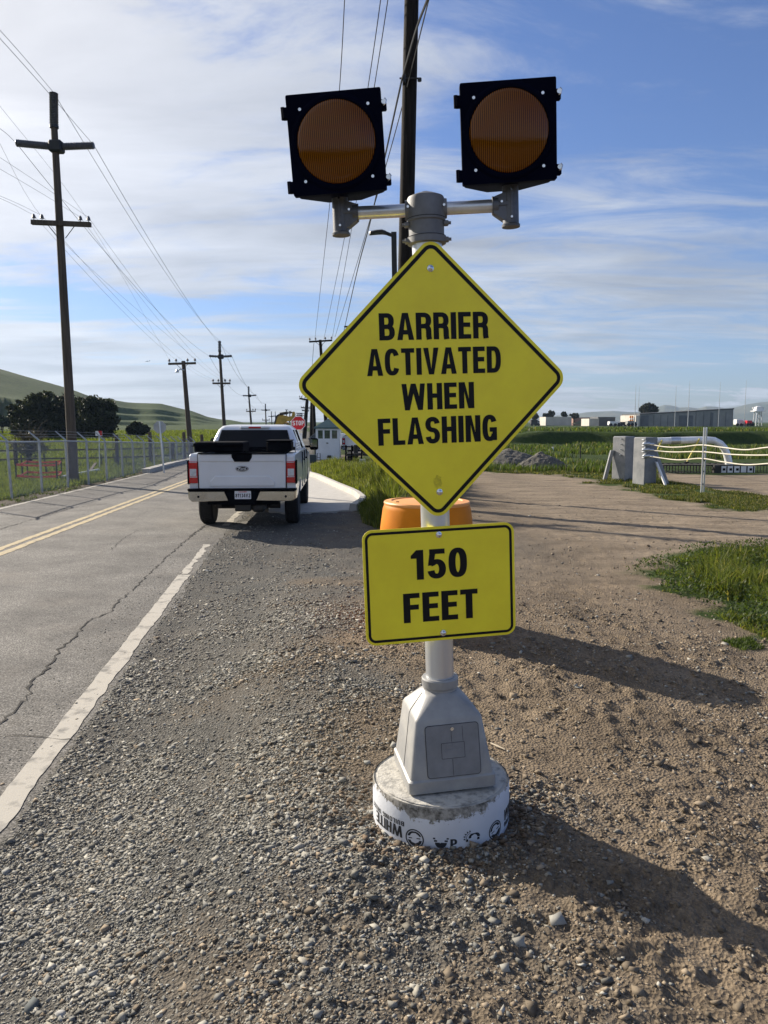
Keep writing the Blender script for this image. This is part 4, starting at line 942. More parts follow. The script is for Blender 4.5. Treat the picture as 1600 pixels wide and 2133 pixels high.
    mb = MB(); n = 6; mb.v = [(p[0], .034, p[1]) for p in o_]+[(p[0], .022, p[1]) for p in i_]; mb.f = [(j, (j+1) % n, n+(j+1) % n, n+j) for j in range(n)]+[tuple(range(n, 2*n))]; obj('lower_emboss', mb, M_['white'], tg, fix=False, smooth=False)
    sheet([(-.19, 1.44), (.19, 1.44), (.185, 1.375), (.135, 1.295), (-.135, 1.295), (-.185, 1.375)], .024, .016, M_['blackplastic'], 'handle_trim', tg)
    mb = MB(); mb.box((0, .045, 1.452), (1.60, .12, .022), ch=.006); obj('top_trim', mb, M_['blackplastic'], tg)
    for sgn in (-1, 1): mb = MB(); mb.box((sgn*.806, .068, 1.12), (.010, .05, .64)); obj('panel_gap', mb, M_['blackplastic'], tg)
    # emblem
    def ell(a, b_, y0, y1): return [(a*math.cos(t), y0, 1.165+b_*math.sin(t)) for t in np.linspace(0, 2*PI, 33)[:-1]], [(a*math.cos(t), y1, 1.165+b_*math.sin(t)) for t in np.linspace(0, 2*PI, 33)[:-1]]
    mb = MB(); mb.loft(list(ell(.118, .050, .036, .020))); em = obj('emblem', mb, M_['navy'], tg, smooth=False)
    mb = MB(); a = [(.108*math.cos(t), .042*math.sin(t)+1.165) for t in np.linspace(0, 2*PI, 41)[:-1]]; c = [(.103*math.cos(t), .0375*math.sin(t)+1.165) for t in np.linspace(0, 2*PI, 41)[:-1]]
    r_ = ring(a, c, .0188); obj('emblem_ring', r_, M_['signwhite'], em, fix=False)
    mb = MB(); k = 0
    def script(pts, hw):
        nonlocal k
        k += 1; b_ = len(mb.v); n = len(pts)
        for i in range(n):
            p, q = pts[max(i-1, 0)], pts[min(i+1, n-1)]; dx, dy = q[0]-p[0], q[1]-p[1]; l = math.hypot(dx, dy) or 1
            for sg in (-1, 1): mb.v.append((pts[i][0]-sg*dy/l*hw*.8, .0186-.0002*k, 1.165+pts[i][1]+sg*dx/l*hw))
        mb.f.extend([(b_+2*i, b_+2*i+1, b_+2*i+3, b_+2*i+2) for i in range(n-1)])
    script([(-.078, .014), (-.070, .024), (-.045, .026), (-.018, .022)], .0035); script([(-.048, .025), (-.054, .0), (-.062, -.020), (-.074, -.018)], .004); script([(-.066, .003), (-.034, .005)], .003)
    script([(-.012+.014*math.cos(t), -.006+.012*math.sin(t)) for t in np.linspace(0, 2*PI, 18)], .0033)
    script([(.010, .006), (.012, -.018)], .0033); script([(.011, -.004), (.020, .005), (.028, .004)], .0033)
    script([(.048+.014*math.cos(t), -.006+.012*math.sin(t)) for t in np.linspace(0, 2*PI, 18)], .0033); script([(.070, .026), (.063, .002), (.062, -.018), (.074, -.014)], .0035)
    obj('emblem_script', mb, M_['signwhite'], em, fix=False, smooth=False)
    # tail lamps
    for sgn in (-1, 1):
        def tl(z0, z1, m, nm, par, pr=0.0, x0=.815, x1=1.0):
            mb = MB(); P = [(sgn*x0, .02-pr), (sgn*(x1-.03), .02-pr), (sgn*(x1+.004+pr*.5), .09), (sgn*(x1+.004+pr*.5), .20), (sgn*x0, .20)]
            mb.prism(P, z0, z1, 'xy'); o = obj(nm, mb, m, par, smooth=False); bevel(o, .008, 2); return o
        t = tl(.90, 1.30, M_['redlens'], 'tail_light', root)
        tl(1.03, 1.165, M_['clearlens'], 'reverse_lens', t, .006, .835, .985); tl(1.005, 1.025, M_['clearlens'], 'lens_strip', t, .004, .82, .99); tl(1.275, 1.290, M_['clearlens'], 'lens_strip', t, .004, .82, .99)
        mb = MB(); mb.box((sgn*.990, .115, 1.10), (.030, .19, .44), ch=.01); obj('light_surround', mb, M_['blackplastic'], t)
    # bumper
    bp = None
    for sgn in (-1, 1):
        mb = MB(); P = [(sgn*.26, .56), (sgn*.93, .55), (sgn*1.0, .62), (sgn*1.005, .765), (sgn*.33, .765)]
        P2 = [(p[0]*.985, p[1]) for p in P]; mb.loft([[(p[0], .16, p[1]) for p in P], [(p[0]*(1 if abs(p[0]) < .9 else .985), -.02, p[1]+(.01 if p[1] < .6 else 0)) for p in P], [(p[0]*(1 if abs(p[0]) < .9 else .955), -.045, p[1]+(.025 if p[1] < .6 else -.02)) for p in P]])
        if bp is None: bp = obj('bumper', mb, M_['chrome'], root, ang=30)
        else: obj('bumper_corner', mb, M_['chrome'], bp, ang=30)
        mb = MB(); mb.lathe([(.022, -.050), (.022, -.03)], 14, (sgn*.80, 0, .655), 'y'); obj('parking_sensor', mb, M_['blackplastic'], bp)
    mb = MB(); mb.box((0, .055, .782), (2.0, .20, .040), ch=.012); mb.prism([(-.34, .765), (.34, .765), (.25, .50), (-.25, .50)], -.012, .16); mb.box((0, .10, .55), (1.3, .1, .10)); obj('step_pad', mb, M_['blackplastic'], bp, smooth=False)
    mb = MB(); mb.prism(rrect(.155, .080, .01), -.022, -.014); mp = Matrix.Translation((0.01, 0, .682)); pl = obj('licence_plate', mb, M_['plate'], bp, PW[root.name] @ mp, smooth=False)
    if detail:
        f = lambda u, v, z: (u, -.0225-z, v)
        obj('plate_number', text_mb('81134V2', .072, .275, lambda u, v, z: (u, -.0225-z, v-.045)), M_['navy'], pl, PW[root.name] @ mp, fix=False, smooth=False)
        obj('plate_state', text_mb('CALIFORNIA', .020, .15, lambda u, v, z: (u, -.0225-z, v+.048)), M_['redsign'], pl, PW[root.name] @ mp, fix=False, smooth=False)
        r = ring(rrect(.160, .085, .012), rrect(.150, .075, .01), -.0245); obj('plate_frame', r, M_['blackplastic'], pl, PW[root.name] @ mp, fix=False)
    for x, y, sd in ((-.84, 1.25, -1), (.84, 1.25, 1), (-.84, 4.92, -1), (.84, 4.92, 1)): wheel(root, x, y, sd)
    return root
M_['chromeglass'] = mat('mirror_glass', (.30, .34, .38), .05, 1, .05, 2)
TR_Y = 13.45; TR_X = at(504.5, 1000, TR_Y).x
TRK = build_truck((TR_X, TR_Y, .0), math.radians(3.0), .95, 'white pickup truck seen from behind with plate 81134V2 parked on the road edge')
def truck_cargo():
    T = PW[TRK.name]
    mb = MB(); mb.box((-.44, .62, 1.555), (.90, .95, .185), ch=.02); mb.box((-.44, .13, 1.60), (.92, .03, .06), ch=.01)
    o = obj('storage_box', mb, M_['blackplastic'], None, T); tag(o, 'long black box across the left side of the truck bed', 'storage box')
    mb = MB(); mb.box((.665, .55, 1.565), (.46, .75, .20), ch=.03); mb.box((.665, .55, 1.672), (.48, .77, .02), ch=.008); mb.tube([(.56, .15, 1.492), (.72, .16, 1.530)], .007, 6)
    o = obj('storage_box', mb, M_['blackplastic'], None, T); tag(o, 'short black box on the right side of the truck bed', 'storage box')
    mb = MB()
    for z in (1.52, 1.57, 1.62): mb.tube([(.96, .5, z), (.96, 1.9, z)], .012, 6)
    for y in (.5, 1.2, 1.9): mb.tube([(.96, y, 1.44), (.96, y, 1.63)], .012, 6)
    o = obj('bed_rail', mb, M_['galv'], TRK)
truck_cargo()

# ---------------------------------------------------------------- poles, wires, street lamp
def cone(mb, A, B, r0, r1, n=16): mb.tube([A, A.lerp(B, .33), A.lerp(B, .66), B], [r0, r0+(r1-r0)*.33, r0+(r1-r0)*.66, r1], n)
def base_of(px, Y): x = at(px, 950, Y).x; return Vector((x, Y, hz(x, Y)-.1))
def pin(mb, p, s=1.0): mb.lathe([(.012*s, 0), (.012*s, .05*s), (.06*s, .06*s), (.045*s, .10*s), (.05*s, .11*s), (.025*s, .16*s), (.01*s, .17*s)], 10, p)
ATT = {}
def hv_pole(key, top, base, Y, tips, lower, r, label, group=None, m='wood'):
    """tips: px of left tip, right tip, arm root y; lower: px x0, x1, y, pins"""
    T = at(*top, Y); B = base_of(base, Y); root = thing('power_pole', label, 'utility pole', (B.x, B.y, B.z), group=group); I = Matrix(); k = T.z/11.0
    Ti = at(top[0]+(base-top[0])*.02, top[1]+tips[3]*.62, Y)
    mb = MB(); cone(mb, B, Ti, r, r*.62); obj('shaft', mb, M_[m], root, I)
    def ins(A, Bp, rr, n=14, sh=16):
        mb = MB(); d = (Bp-A); pts = []; rs = []
        for i in range(sh*2+1): pts.append(A+d*(i/(sh*2))); rs.append(rr*(1.0 if i % 2 else .72))
        mb.tube(pts, rs, n if Y < 40 else 6); return mb
    a = root
    obj('post_insulator', ins(Ti, T, r*.85, sh=20 if Y < 40 else 4), M_['insul'], a, I)
    L_ = at(*tips[0], Y); R_ = at(*tips[1], Y); C_ = at(*tips[2], Y)
    for P in (L_, R_):
        obj('post_insulator', ins(C_+(P-C_)*.14, P, r*.72, sh=20 if Y < 40 else 4), M_['insul'], a, I)
    mb = MB(); mb.box(C_, (r*2.6, r*2.2, r*2.2), ch=r*.3); mb.tube([Ti-Vector((0, 0, .06)), Ti+Vector((0, 0, .02))], r*.85, 12); obj('bracket', mb, M_['darkmetal'], a, I)
    x0, x1, ly, pins = lower; A = at(x0, ly[0], Y-r*1.1); Bp = at(x1, ly[1], Y-r*1.1); mid = (A+Bp)/2
    mb = MB(); d = Bp-A; ang = math.atan2(d.z, d.x); mb.box(mid, (d.length, r*.9, r*.85), Matrix.Rotation(-ang, 4, 'Y')); ca = obj('crossarm', mb, M_[m], root, I)
    att = [T, L_, R_]
    for px in pins:
        t = (px-x0)/(x1-x0); p = A.lerp(Bp, t)+Vector((0, 0, r*.4)); mb = MB(); pin(mb, p, 1.1 if Y < 40 else 2.0); obj('insulator', mb, M_['insul'], ca, I); att.append(p+Vector((0, 0, .15)))
    mb = MB()
    for s, e in ((-.28, .38), (.28, .60)): mb.tube([mid+d*s*.8-Vector((0, 0, r*.4)), mid+Vector((0, 0, -abs(d.length*.24)))+d*(.06 if s > 0 else -.06)*1.0], .012 if Y < 40 else .02, 6)
    obj('brace', mb, M_['darkmetal'], ca, I)
    ATT[key] = att
hv_pole('p1', (112, 193), 152, 24.2, ((34, 298), (196, 303), (118, 306), 112), (66, 189, (463, 468), (71, 88, 168, 185)), .155, 'tall wooden power pole with grey post insulators behind the left fence')
G1 = 'power poles receding along the left of the road'
hv_pole('p2', (457.5, 710), 470, 77, ((436, 741.5), (483, 741.5), (460, 743), 34), (443, 480, (798.5, 798.5), (444, 455, 469, 479)), .20, 'nearest power pole of the receding row, above the truck roof', G1)
hv_pole('p3', (518, 805), 526, 130, ((506, 824), (534, 823), (520, 824.5), 26), (513, 533, (857, 856.5), (514, 520, 527, 532)), .20, 'second power pole of the receding row, just right of the truck cab middle', G1)
hv_pole('p4', (553, 841), 556, 190, ((544.5, 854), (563, 854), (554, 854.5), 18), (546, 562, (875, 875), (547, 561)), .20, 'third power pole of the receding row, left of the yellow excavator arm', G1)
hv_pole('p5', (565.5, 857), 568, 255, ((559, 867), (574, 867), (566, 867.5), 14), (560, 572, (880, 880), (561, 571)), .2, 'fourth power pole of the receding row, close to the excavator arm', G1)
hv_pole('p6', (573.5, 857), 575, 330, ((569, 866), (579, 866), (574, 866.5), 12), (570, 578, (880, 880), (571, 577)), .2, 'farthest power pole of the receding row beside the excavator', G1)
def dist_pole(key, top, base, Y, arms, r, label, m='wood', group=None, pins=4, lamp=None):
    T = at(*top, Y); B = base_of(base, Y); root = thing('utility_pole', label, 'utility pole', (B.x, B.y, B.z), group=group); I = Matrix()
    mb = MB(); cone(mb, B, T, r, r*.68); obj('shaft', mb, M_[m], root, I); att = []
    for (x0, x1, y0, y1) in arms:
        A = at(x0, y0, Y-r); Bp = at(x1, y1, Y-r); d = Bp-A; mb = MB(); mb.box((A+Bp)/2, (d.length, r*.8, r*.75), Matrix.Rotation(-math.atan2(d.z, d.x), 4, 'Y')); ca = obj('crossarm', mb, M_[m], root, I)
        for i in range(pins):
            t = (.03, .28, .70, .97)[i] if pins == 4 else (.05+.9*i/(max(1, pins-1))); p = A.lerp(Bp, t)+Vector((0, 0, r*.35)); mb = MB(); pin(mb, p, 1.4); obj('insulator', mb, M_['insul'], ca, I); att.append(p+Vector((0, 0, .2)))
        mb = MB(); mid = (A+Bp)/2
        for s in (-1, 1): mb.tube([mid+d*s*.24, mid-Vector((0, 0, d.length*.19))+d*.03*s], .015, 6)
        obj('brace', mb, M_['darkmetal'], ca, I)
    if lamp:
        a, b, Yl = lamp; mb = MB(); P0 = at(*a, Yl); P1 = at(*b, Yl); mb.tube([P0, P0.lerp(P1, .5)+Vector((0, -.1, .08)), P1], .035, 8); hd = P1; mb.lathe([(.05, .10), (.09, .02), (.12, -.05), (.10, -.08)], 14, hd); obj('area_light', mb, M_['galv'], root, I)
    ATT[key] = att
dist_pole('d1', (382, 752), 398, 47, [(351, 408, 758, 756.5)], .17, 'wooden utility pole with one crossarm and small lamp left of the truck', lamp=((384, 771), (369, 773), 46.6))
dist_pole('r1', (667, 708), 683, 60, [(644, 692, 712, 709)], .16, 'dark utility pole with one crossarm rising behind the warning sign diamond', m='wooddark')
G2 = 'utility poles receding on the right of the road'
dist_pole('r2', (640, 831), 634, 88, [(624, 640.5, 830, 833)], .26, 'leaning utility pole right of the stop sign with a crossarm on its left', m='wooddark', group=G2)
dist_pole('r3', (637.5, 848), 636, 150, [(627, 646, 849, 850), (629, 644, 855, 856)], .28, 'distant pole with two short crossarms close beside the stop sign', m='wooddark', group=G2)
dist_pole('r4', (649.5, 838), 649, 72, [], .20, 'bare dark pole between the stop sign and the guard booth', m='wooddark', group=G2)
dist_pole('r5', (653.5, 842), 657, 66, [], .17, 'thin leaning dark pole next to the left edge of the booth roof', m='wooddark', group=G2)
for i, (px, ty, w) in enumerate(((621, 860, 9), (625, 860, 10), (629, 861, 9), (613, 862, 8), (604, 856, 6), (597, 853, 5))):
    dist_pole('q%d' % i, (px, ty), px, 260+i*14, [(px-w/2, px+w/2, ty+.8, ty+.8), (px-w/2, px+w/2, ty+5, ty+5)], .28, ('far pole in the cluster just left above the stop sign', 'far pole in the middle of the cluster above the stop sign', 'far pole at the right of the cluster above the stop sign', 'far pole standing beside the excavator stick', 'far pole seen over the middle of the excavator boom', 'far pole seen over the left of the excavator boom')[i], m='wooddark', group='far poles clustered around the excavator', pins=2)
def big_pole():
    Y = 17.6; B = base_of(834, Y); T = at(860, -120, Y); root = thing('utility_pole', 'thick dark utility pole rising out of the top behind the warning lamps', 'utility pole', B); I = Matrix()
    mb = MB(); cone(mb, B, T, .185, .150, 22); sh = obj('shaft', mb, M_['wooddark'], root, I)
    c = at(857.5, 164, Y-.16); mb = MB(); mb.tube([c+Vector((-.26, -.02, 0)), c+Vector((.20, -.02, -.0))], .018, 8); mb.box(c+Vector((-.16, -.03, -.02)), (.07, .08, .16), ch=.01); mb.lathe([(.045, -.03), (.045, .03)], 10, c+Vector((.17, 0, -.02))); obj('cable_clamp', mb, M_['darkmetal'], root, I)
    A = at(700, -75, Y-.2); B2 = at(990, -70, Y-.2); mb = MB(); mb.box((A+B2)/2, ((B2-A).length, .11, .12)); obj('crossarm', mb, M_['wooddark'], root, I)
big_pole()
def street_lamp():
    Y = 20.6; B = base_of(829, Y); T = at(820.5, 484, Y); root = thing('street_lamp', 'black street lamp with a flat head reaching left behind the sign', 'street lamp', B); I = Matrix()
    mb = MB(); d = T-B; w = .068
    mb.loft([[B+Vector((a*w, b*w, 0)) for a, b in ((-1, -1), (1, -1), (1, 1), (-1, 1))], [T+Vector((a*w, b*w, 0)) for a, b in ((-1, -1), (1, -1), (1, 1), (-1, 1))]]); obj('post', mb, M_['darkmetal'], root, I, smooth=False)
    pts = [at(819, 490.5, Y), at(813, 489, Y), at(807, 486.5, Y), at(800, 484.5, Y)]; mb = MB(); mb.tube(pts, .045, 10); obj('arm', mb, M_['darkmetal'], root, I)
    q = [(768.5, 487, .02), (772, 485.8, .10), (785, 483.8, .15), (796, 483.2, .15), (803, 485, .09), (806, 486.6, .05)]; secs = []
    for x, y, wd in q:
        c = at(x, y, Y); secs.append([c+Vector((0, -wd, .01)), c+Vector((0, -wd*.6, .045)), c+Vector((0, wd*.6, .045)), c+Vector((0, wd, .01)), c+Vector((0, wd*.9, -.035)), c+Vector((0, -wd*.9, -.035))])
    mb = MB(); mb.loft(secs); obj('lamp_head', mb, M_['darkmetal'], root, I)
street_lamp()
def wire(pts, r, label, group, smooth=True):
    """a hanging cable through 3-D points (quadratic through each triple)"""
    pts = [Vector(p) for p in pts]
    if len(pts) >= 3:
        o = []; n = 14; P = [pts[0]*2-pts[1]]+pts+[pts[-1]*2-pts[-2]]
        for i in range(1, len(P)-2):
            for j in range(n):
                t = j/n; a, b, c, d = P[i-1:i+3]; o.append(.5*((2*b)+(c-a)*t+(2*a-5*b+4*c-d)*t*t+(3*b-a-3*c+d)*t**3))
        o.append(pts[-1]); pts = o
    mb = MB(); mb.tube(pts, r, 5); ob = obj('overhead_wire', mb, M_['wire'], None, None, fix=False); return tag(ob, label, 'wire', group)
def sag(A, B, s, n=24): return [A.lerp(B, i/n)-Vector((0, 0, s*4*(i/n)*(1-i/n))) for i in range(n+1)]
def span(A, B, s, r, label, group):
    mb = MB(); mb.tube(sag(A, B, s), r, 5); ob = obj('overhead_wire', mb, M_['wire'], None, None, fix=False); return tag(ob, label, 'wire', group)
GW = 'overhead wires of the left power line'
nm = ['topmost', 'left upper', 'right upper', 'outer left lower', 'inner left lower', 'inner right lower', 'outer right lower']
for i in range(7):
    A = ATT['p1'][i]; B = ATT['p2'][i]; span(A, B, (.75, .75, .75, .9, .9, .9, .9)[i], (.008, .008, .008, .0045, .0045, .0045, .0045)[i], nm[i]+' wire running from the tall left pole to the nearest receding pole', GW)
    if i < 3: span(ATT['p2'][i], ATT['p3'][i], .9, .014, nm[i]+' wire between the first and second receding poles', GW); span(ATT['p3'][i], ATT['p4'][i], .7, .014, nm[i]+' wire between the second and third receding poles', GW)
    # back toward and past the camera on the left
    tgt = [(0, 63), (0, 268), (0, 80), (0, 413), (0, 408), (0, 352), (0, 328)][i]; P = at(*tgt, 18.4-(.6 if i in (2,) else 0)+(.9 if i == 1 else 0))
    d = P-A; end = A+d*3.0; end.z -= (.3 if i < 3 else .2); pts = sag(A, end, .0); wire([A, P, end], .0062 if i < 3 else .0038, nm[i]+' wire leaving the tall left pole toward the left edge', GW)
for i, (px, py) in enumerate(((0, 500), (0, 560))):
    A = ATT['d1'][i*3]; P = at(196-i*60, 478+i*30, 30); wire([A, P, at(px-40, py-330, 20)], .004, ('faint wire rising left from the single crossarm pole, upper one', 'faint wire rising left from the single crossarm pole, lower one')[i], 'wires of the single crossarm pole')
GR = 'overhead wires above the warning sign'
def rw(P, r, lab): wire([at(*p) for p in P], r, lab, GR)
rw([(656, 707, 60), (687.6, 420, 28), (707, 190, 20.6), (718, 0, 17.9), (722, -75, 17.4)], .011, 'leftmost thin overhead wire passing behind the left amber lamp')
rw([(675, 706, 60), (720.6, 480, 32), (767, 180, 20.2), (793, 0, 17.8), (802, -75, 17.4)], .011, 'second thin overhead wire passing behind the left amber lamp')
rw([(692, 705, 60), (732, 480, 32), (780, 180, 20.2), (808, 0, 17.8), (818, -75, 17.4)], .011, 'third thin overhead wire passing behind the left amber lamp')
rw([(716, 692, 60), (743, 570, 36), (773, 455, 26), (838, 163, 17.35)], .021, 'thick cable from the big pole clamp down behind the diamond sign')
rw([(838, 163, 17.35), (866, 65, 14.5), (890, 0, 13.2), (950, -160, 10.8)], .021, 'thick cable crossing in front of the big dark pole at the top')
rw([(698, 702, 60), (779, 430, 26), (804, 345, 22.2), (837, 225, 18.6), (893, 0, 13.8), (935, -160, 11.4)], .012, 'thin cable passing behind the big dark pole at the top')
rw([(654, 715, 60), (646, 790, 78), (626, 831, 88)], .018, 'left wire hanging from the dark crossarm pole to the leaning pole')
rw([(672, 716, 60), (655, 800, 78), (638, 832, 88)], .018, 'right wire hanging from the dark crossarm pole to the leaning pole')
def sign_arm():   # short crossarm just showing left of the diamond
    Y = 60; T = at(733, 676, Y); B = base_of(738, Y); root = thing('utility_pole', 'utility pole mostly hidden behind the diamond, only its crossarm tip showing', 'utility pole', B); mb = MB(); cone(mb, B, T, .16, .11); obj('shaft', mb, M_['wooddark'], root, Matrix())
    A = at(717, 680.5, Y); C = at(750, 680.5, Y); mb = MB(); mb.box((A+C)/2, ((C-A).length, .12, .12)); obj('crossarm', mb, M_['wooddark'], root, Matrix())
sign_arm()
# ---------------------------------------------------------------- chain link fence on the left
I4 = Matrix()
def build_fence():
    root = thing('chain_link_fence', 'grey chain link fence with angled barbed wire arms along the left of the road', 'fence', (*FENCE[1], 0))
    P = [Vector((x, y, hz(x, y))) for x, y in FENCE]; Hh = []
    tops = [908, 917, 917, 916, 917, 918, 918.5, 919, 919.5, 920, 920, 920, 920, 920, 920, 920]
    pxs = [-75, 11, 80, 135, 179, 218, 252, 275.5, 299, 319.5, 339, 353.5, 367.5, 381, 394, 406]
    T = []
    for p, px, ty in zip(P, pxs, tops):
        q = at(px, ty, p.y); T.append(Vector((p.x+(q.x-p.x)*.6, p.y, q.z)))
    for p, t in zip(P, T):
        mb = MB(); mb.tube([p, t], .032, 10); post = obj('post', mb, M_['fencegalv'], root, I4)
        mb = MB(); mb.tube([t, t+Vector((-.27, -.02, .25))], [.028, .016], 8); obj('outrigger', mb, M_['fencegalv'], post, I4)
    mb = MB(); mb.tube([t-Vector((0, 0, .04)) for t in T], .021, 8); obj('top_rail', mb, M_['fencegalv'], root, I4)
    for k, f in enumerate((.35, .65, 1.0)):
        mb = MB(); mb.tube([t+Vector((-.27, -.02, .25))*f for t in T], .003, 4); obj('barbed_wire', mb, M_['fencegalv'], root, I4)
    mb = MB(); r = .0024; offn = .045
    acc = [0]
    for a, b in zip(P[:-1], P[1:]): acc.append(acc[-1]+(b-a).length)
    import bisect
    def pt(s, h):
        s = min(max(s, 0), acc[-1]-1e-3); i = max(0, bisect.bisect_right(acc, s)-1); i = min(i, len(P)-2); t = (s-acc[i])/(acc[i+1]-acc[i]); b = P[i].lerp(P[i+1], t); tt = T[i].lerp(T[i+1], t); v = b.lerp(tt, .02+.95*h); v.x += offn; return v
    step = .065; Hm = 1.45; s = -Hm
    rr = r
    while s < acc[-1]:
        for d in (1, -1):
            a0, a1 = (s, s+Hm) if d == 1 else (s+Hm, s)
            c0, c1 = max(0, min(acc[-1], a0)), max(0, min(acc[-1], a1)); h0 = (c0-a0)/(a1-a0); h1 = (c1-a0)/(a1-a0)
            if abs(c1-c0) > .02:
                A = pt(c0, h0); B = pt(c1, h1); mb.tube([A, A.lerp(B, .5), B], rr*(1+s/acc[-1]*.3), 3, cap=False)
        s += step
    o = obj('wire_mesh', mb, M_['fencegalv'], root, I4, fix=False, smooth=False)
build_fence()
def rail_fence():
    pts = [(-30, 950, 926), (30, 952, 917), (242, 948, 905), (312, 940, 900), (359, 950, 920), (383, 945, 900), (420, 945, 905)]
    Y = 31; mb = None; root = None; prev = None
    P = []
    for i, (px, by, ty) in enumerate(pts):
        y = 31+i*1.4; x = at(px, 900, y).x; b = Vector((x, y, hz(x, y)-.1)); t = Vector((x, y, at(px, ty, y).z)); P.append((b, t))
    root = thing('rail_fence', 'brown post and rail fence in the grass beyond the chain link', 'fence', P[1][0])
    for b, t in P:
        mb = MB(); mb.box((b+t)/2, (.14, .14, (t-b).length), ch=.02); obj('post', mb, M_['wood'], root, I4)
    for h in (.75, .42):
        mb = MB()
        for (b, t), (b2, t2) in zip(P[:-1], P[1:]): mb.tube([b+Vector((0, -.09, h*1.1)), b2+Vector((0, -.09, h*1.1))], .035, 6)
        obj('rail', mb, M_['wood'], root, I4)
rail_fence()
def mk(name, label, cat, loc, parts, group=None):
    """parts: list of (part name, MB, material)"""
    if len(parts) == 1:
        o = obj(name, parts[0][1], parts[0][2], None, I4); return tag(o, label, cat, group)
    r = thing(name, label, cat, loc, group=group)
    for n, mb, m in parts: obj(n, mb, m, r, I4)
    return r
def tape_frame():
    Y0, Y1 = 24.5, 26.5; c = [at(33, 976, Y0), at(118, 975, Y0), at(128, 973, Y1), at(57, 972, Y1)]; G = [Vector((p.x, p.y, hz(p.x, p.y))) for p in c]
    root = thing('barrier_tape_enclosure', 'four dark stakes strung with two bands of red tape in the grass', 'barrier', G[0])
    Hs = [Vector((0, 0, .62))]*4
    for g in G: mb = MB(); mb.box(g+Vector((0, 0, .33)), (.035, .035, .70)); obj('stake', mb, M_['stake'], root, I4)
    for h in (.20, .56):
        mb = MB()
        for i in range(4):
            a, b = G[i]+Vector((0, 0, h)), G[(i+1) % 4]+Vector((0, 0, h-.01)); d = (b-a).normalized(); n = Vector((-d.y, d.x, 0))*.004; z = Vector((0, 0, .035)); m_ = (a+b)/2-Vector((0, 0, .03))
            mb.loft([[a-n-z, a+n-z, a+n+z, a-n+z], [m_-n-z*.7, m_+n-z*.7, m_+n+z*.7, m_-n+z*.7], [b-n-z, b+n-z, b+n+z, b-n+z]])
        obj('tape', mb, M_['redtape'], root, I4, smooth=False)
tape_frame()
def stake(x0, y0, x1, y1, r, lab, m='stake', grp='stakes in the left grass', name='stake', cat='stake'):
    b = gp(x1, y1); b.z = hz(b.x, b.y)-.05; t = at(x0, y0, b.y); mb = MB(); mb.tube([b, t], [r, r*.8], 6); tag(obj(name, mb, M_[m], None, I4), lab, cat, grp)
stake(44, 948, 48, 998, .030, 'dark stake standing in front of the red tape enclosure'); stake(91, 945, 99, 993, .030, 'dark leaning stake at the right of the red tape enclosure')
for i, (x0, y0, x1, y1) in enumerate(((112, 960, 113, 982), (211, 946, 212, 972), (237, 945, 240, 966), (263, 947, 263, 968), (285, 948, 286, 960), (235, 905, 236, 940))):
    stake(x0, y0, x1, y1, .025, ('short stake between the red enclosure and the tall pole', 'dark stake right of the small board sign', 'stake with pale flagging near the middle of the fence', 'thin stake just right of the flagged stake', 'thin stake left of the round sign back', 'tall thin stake rising above the fence beside the dark trees')[i])
def lying_pole():
    a = at(129, 974, 25.4); b = at(205, 966, 29); a.z = hz(a.x, a.y)+.10; b.z = hz(b.x, b.y)+.12; mb = MB(); mb.tube([a, b], .055, 10); tag(obj('lying_pipe', mb, M_['signwhite'], None, I4), 'white pipe lying in the grass behind the tall pole', 'pipe')
    a = gp(176, 994); b = gp(200, 982); a.z = hz(a.x, a.y)+.05; b.z = hz(b.x, b.y)+.22; mb = MB(); mb.box((a+b)/2, ((b-a).length, .10, .04), Matrix.Rotation(math.atan2(b.y-a.y, b.x-a.x), 4, 'Z') @ Matrix.Rotation(-.12, 4, 'Y')); tag(obj('plank', mb, M_['wood'], None, I4), 'weathered plank leaning in the grass by the fence foot', 'plank')
lying_pole()
def octagon(r, y0, y1, mb): mb.prism([(r*math.cos(PI/8+i*PI/4), r*math.sin(PI/8+i*PI/4)) for i in range(8)], y0, y1); return mb
def stop_back():
    Y = 29.0; c = at(333, 890, Y); b = base_of(341, Y); r = thing('road_sign', 'blank grey back of an octagonal road sign by the left fence', 'road sign', b)
    mb = MB(); octagon(.245, 0, .01, mb); obj('panel', mb, M_['signback'], r, Matrix.Translation(c) @ Matrix.Rotation(.05, 4, 'Y') @ Matrix.Rotation(.2, 4, 'Z'), smooth=False)
    mb = MB(); mb.tube([b, c+Vector((0, -.045, .22))], .034, 8); obj('post', mb, M_['galv'], r, I4)
stop_back()
def small_board():
    Y = 31.0; c = at(206, 903, Y); b = base_of(206, Y); r = thing('notice_board', 'small white and red board on a thin white post before the dark trees', 'sign', b)
    mb = MB(); mb.box((0, 0, 0), (.27, .02, .20)); p = obj('panel', mb, M_['signwhite'], r, Matrix.Translation(c), smooth=False)
    mb = MB(); mb.prism([(-.02, .10), (.135, .10), (.135, -.08), (.06, -.08)], -.013, -.0105); obj('red_corner', mb, M_['redsign'], p, Matrix.Translation(c), smooth=False)
    mb = MB(); mb.tube([b, c+Vector((0, .03, .05))], .022, 8); obj('post', mb, M_['signwhite'], r, I4)
small_board()
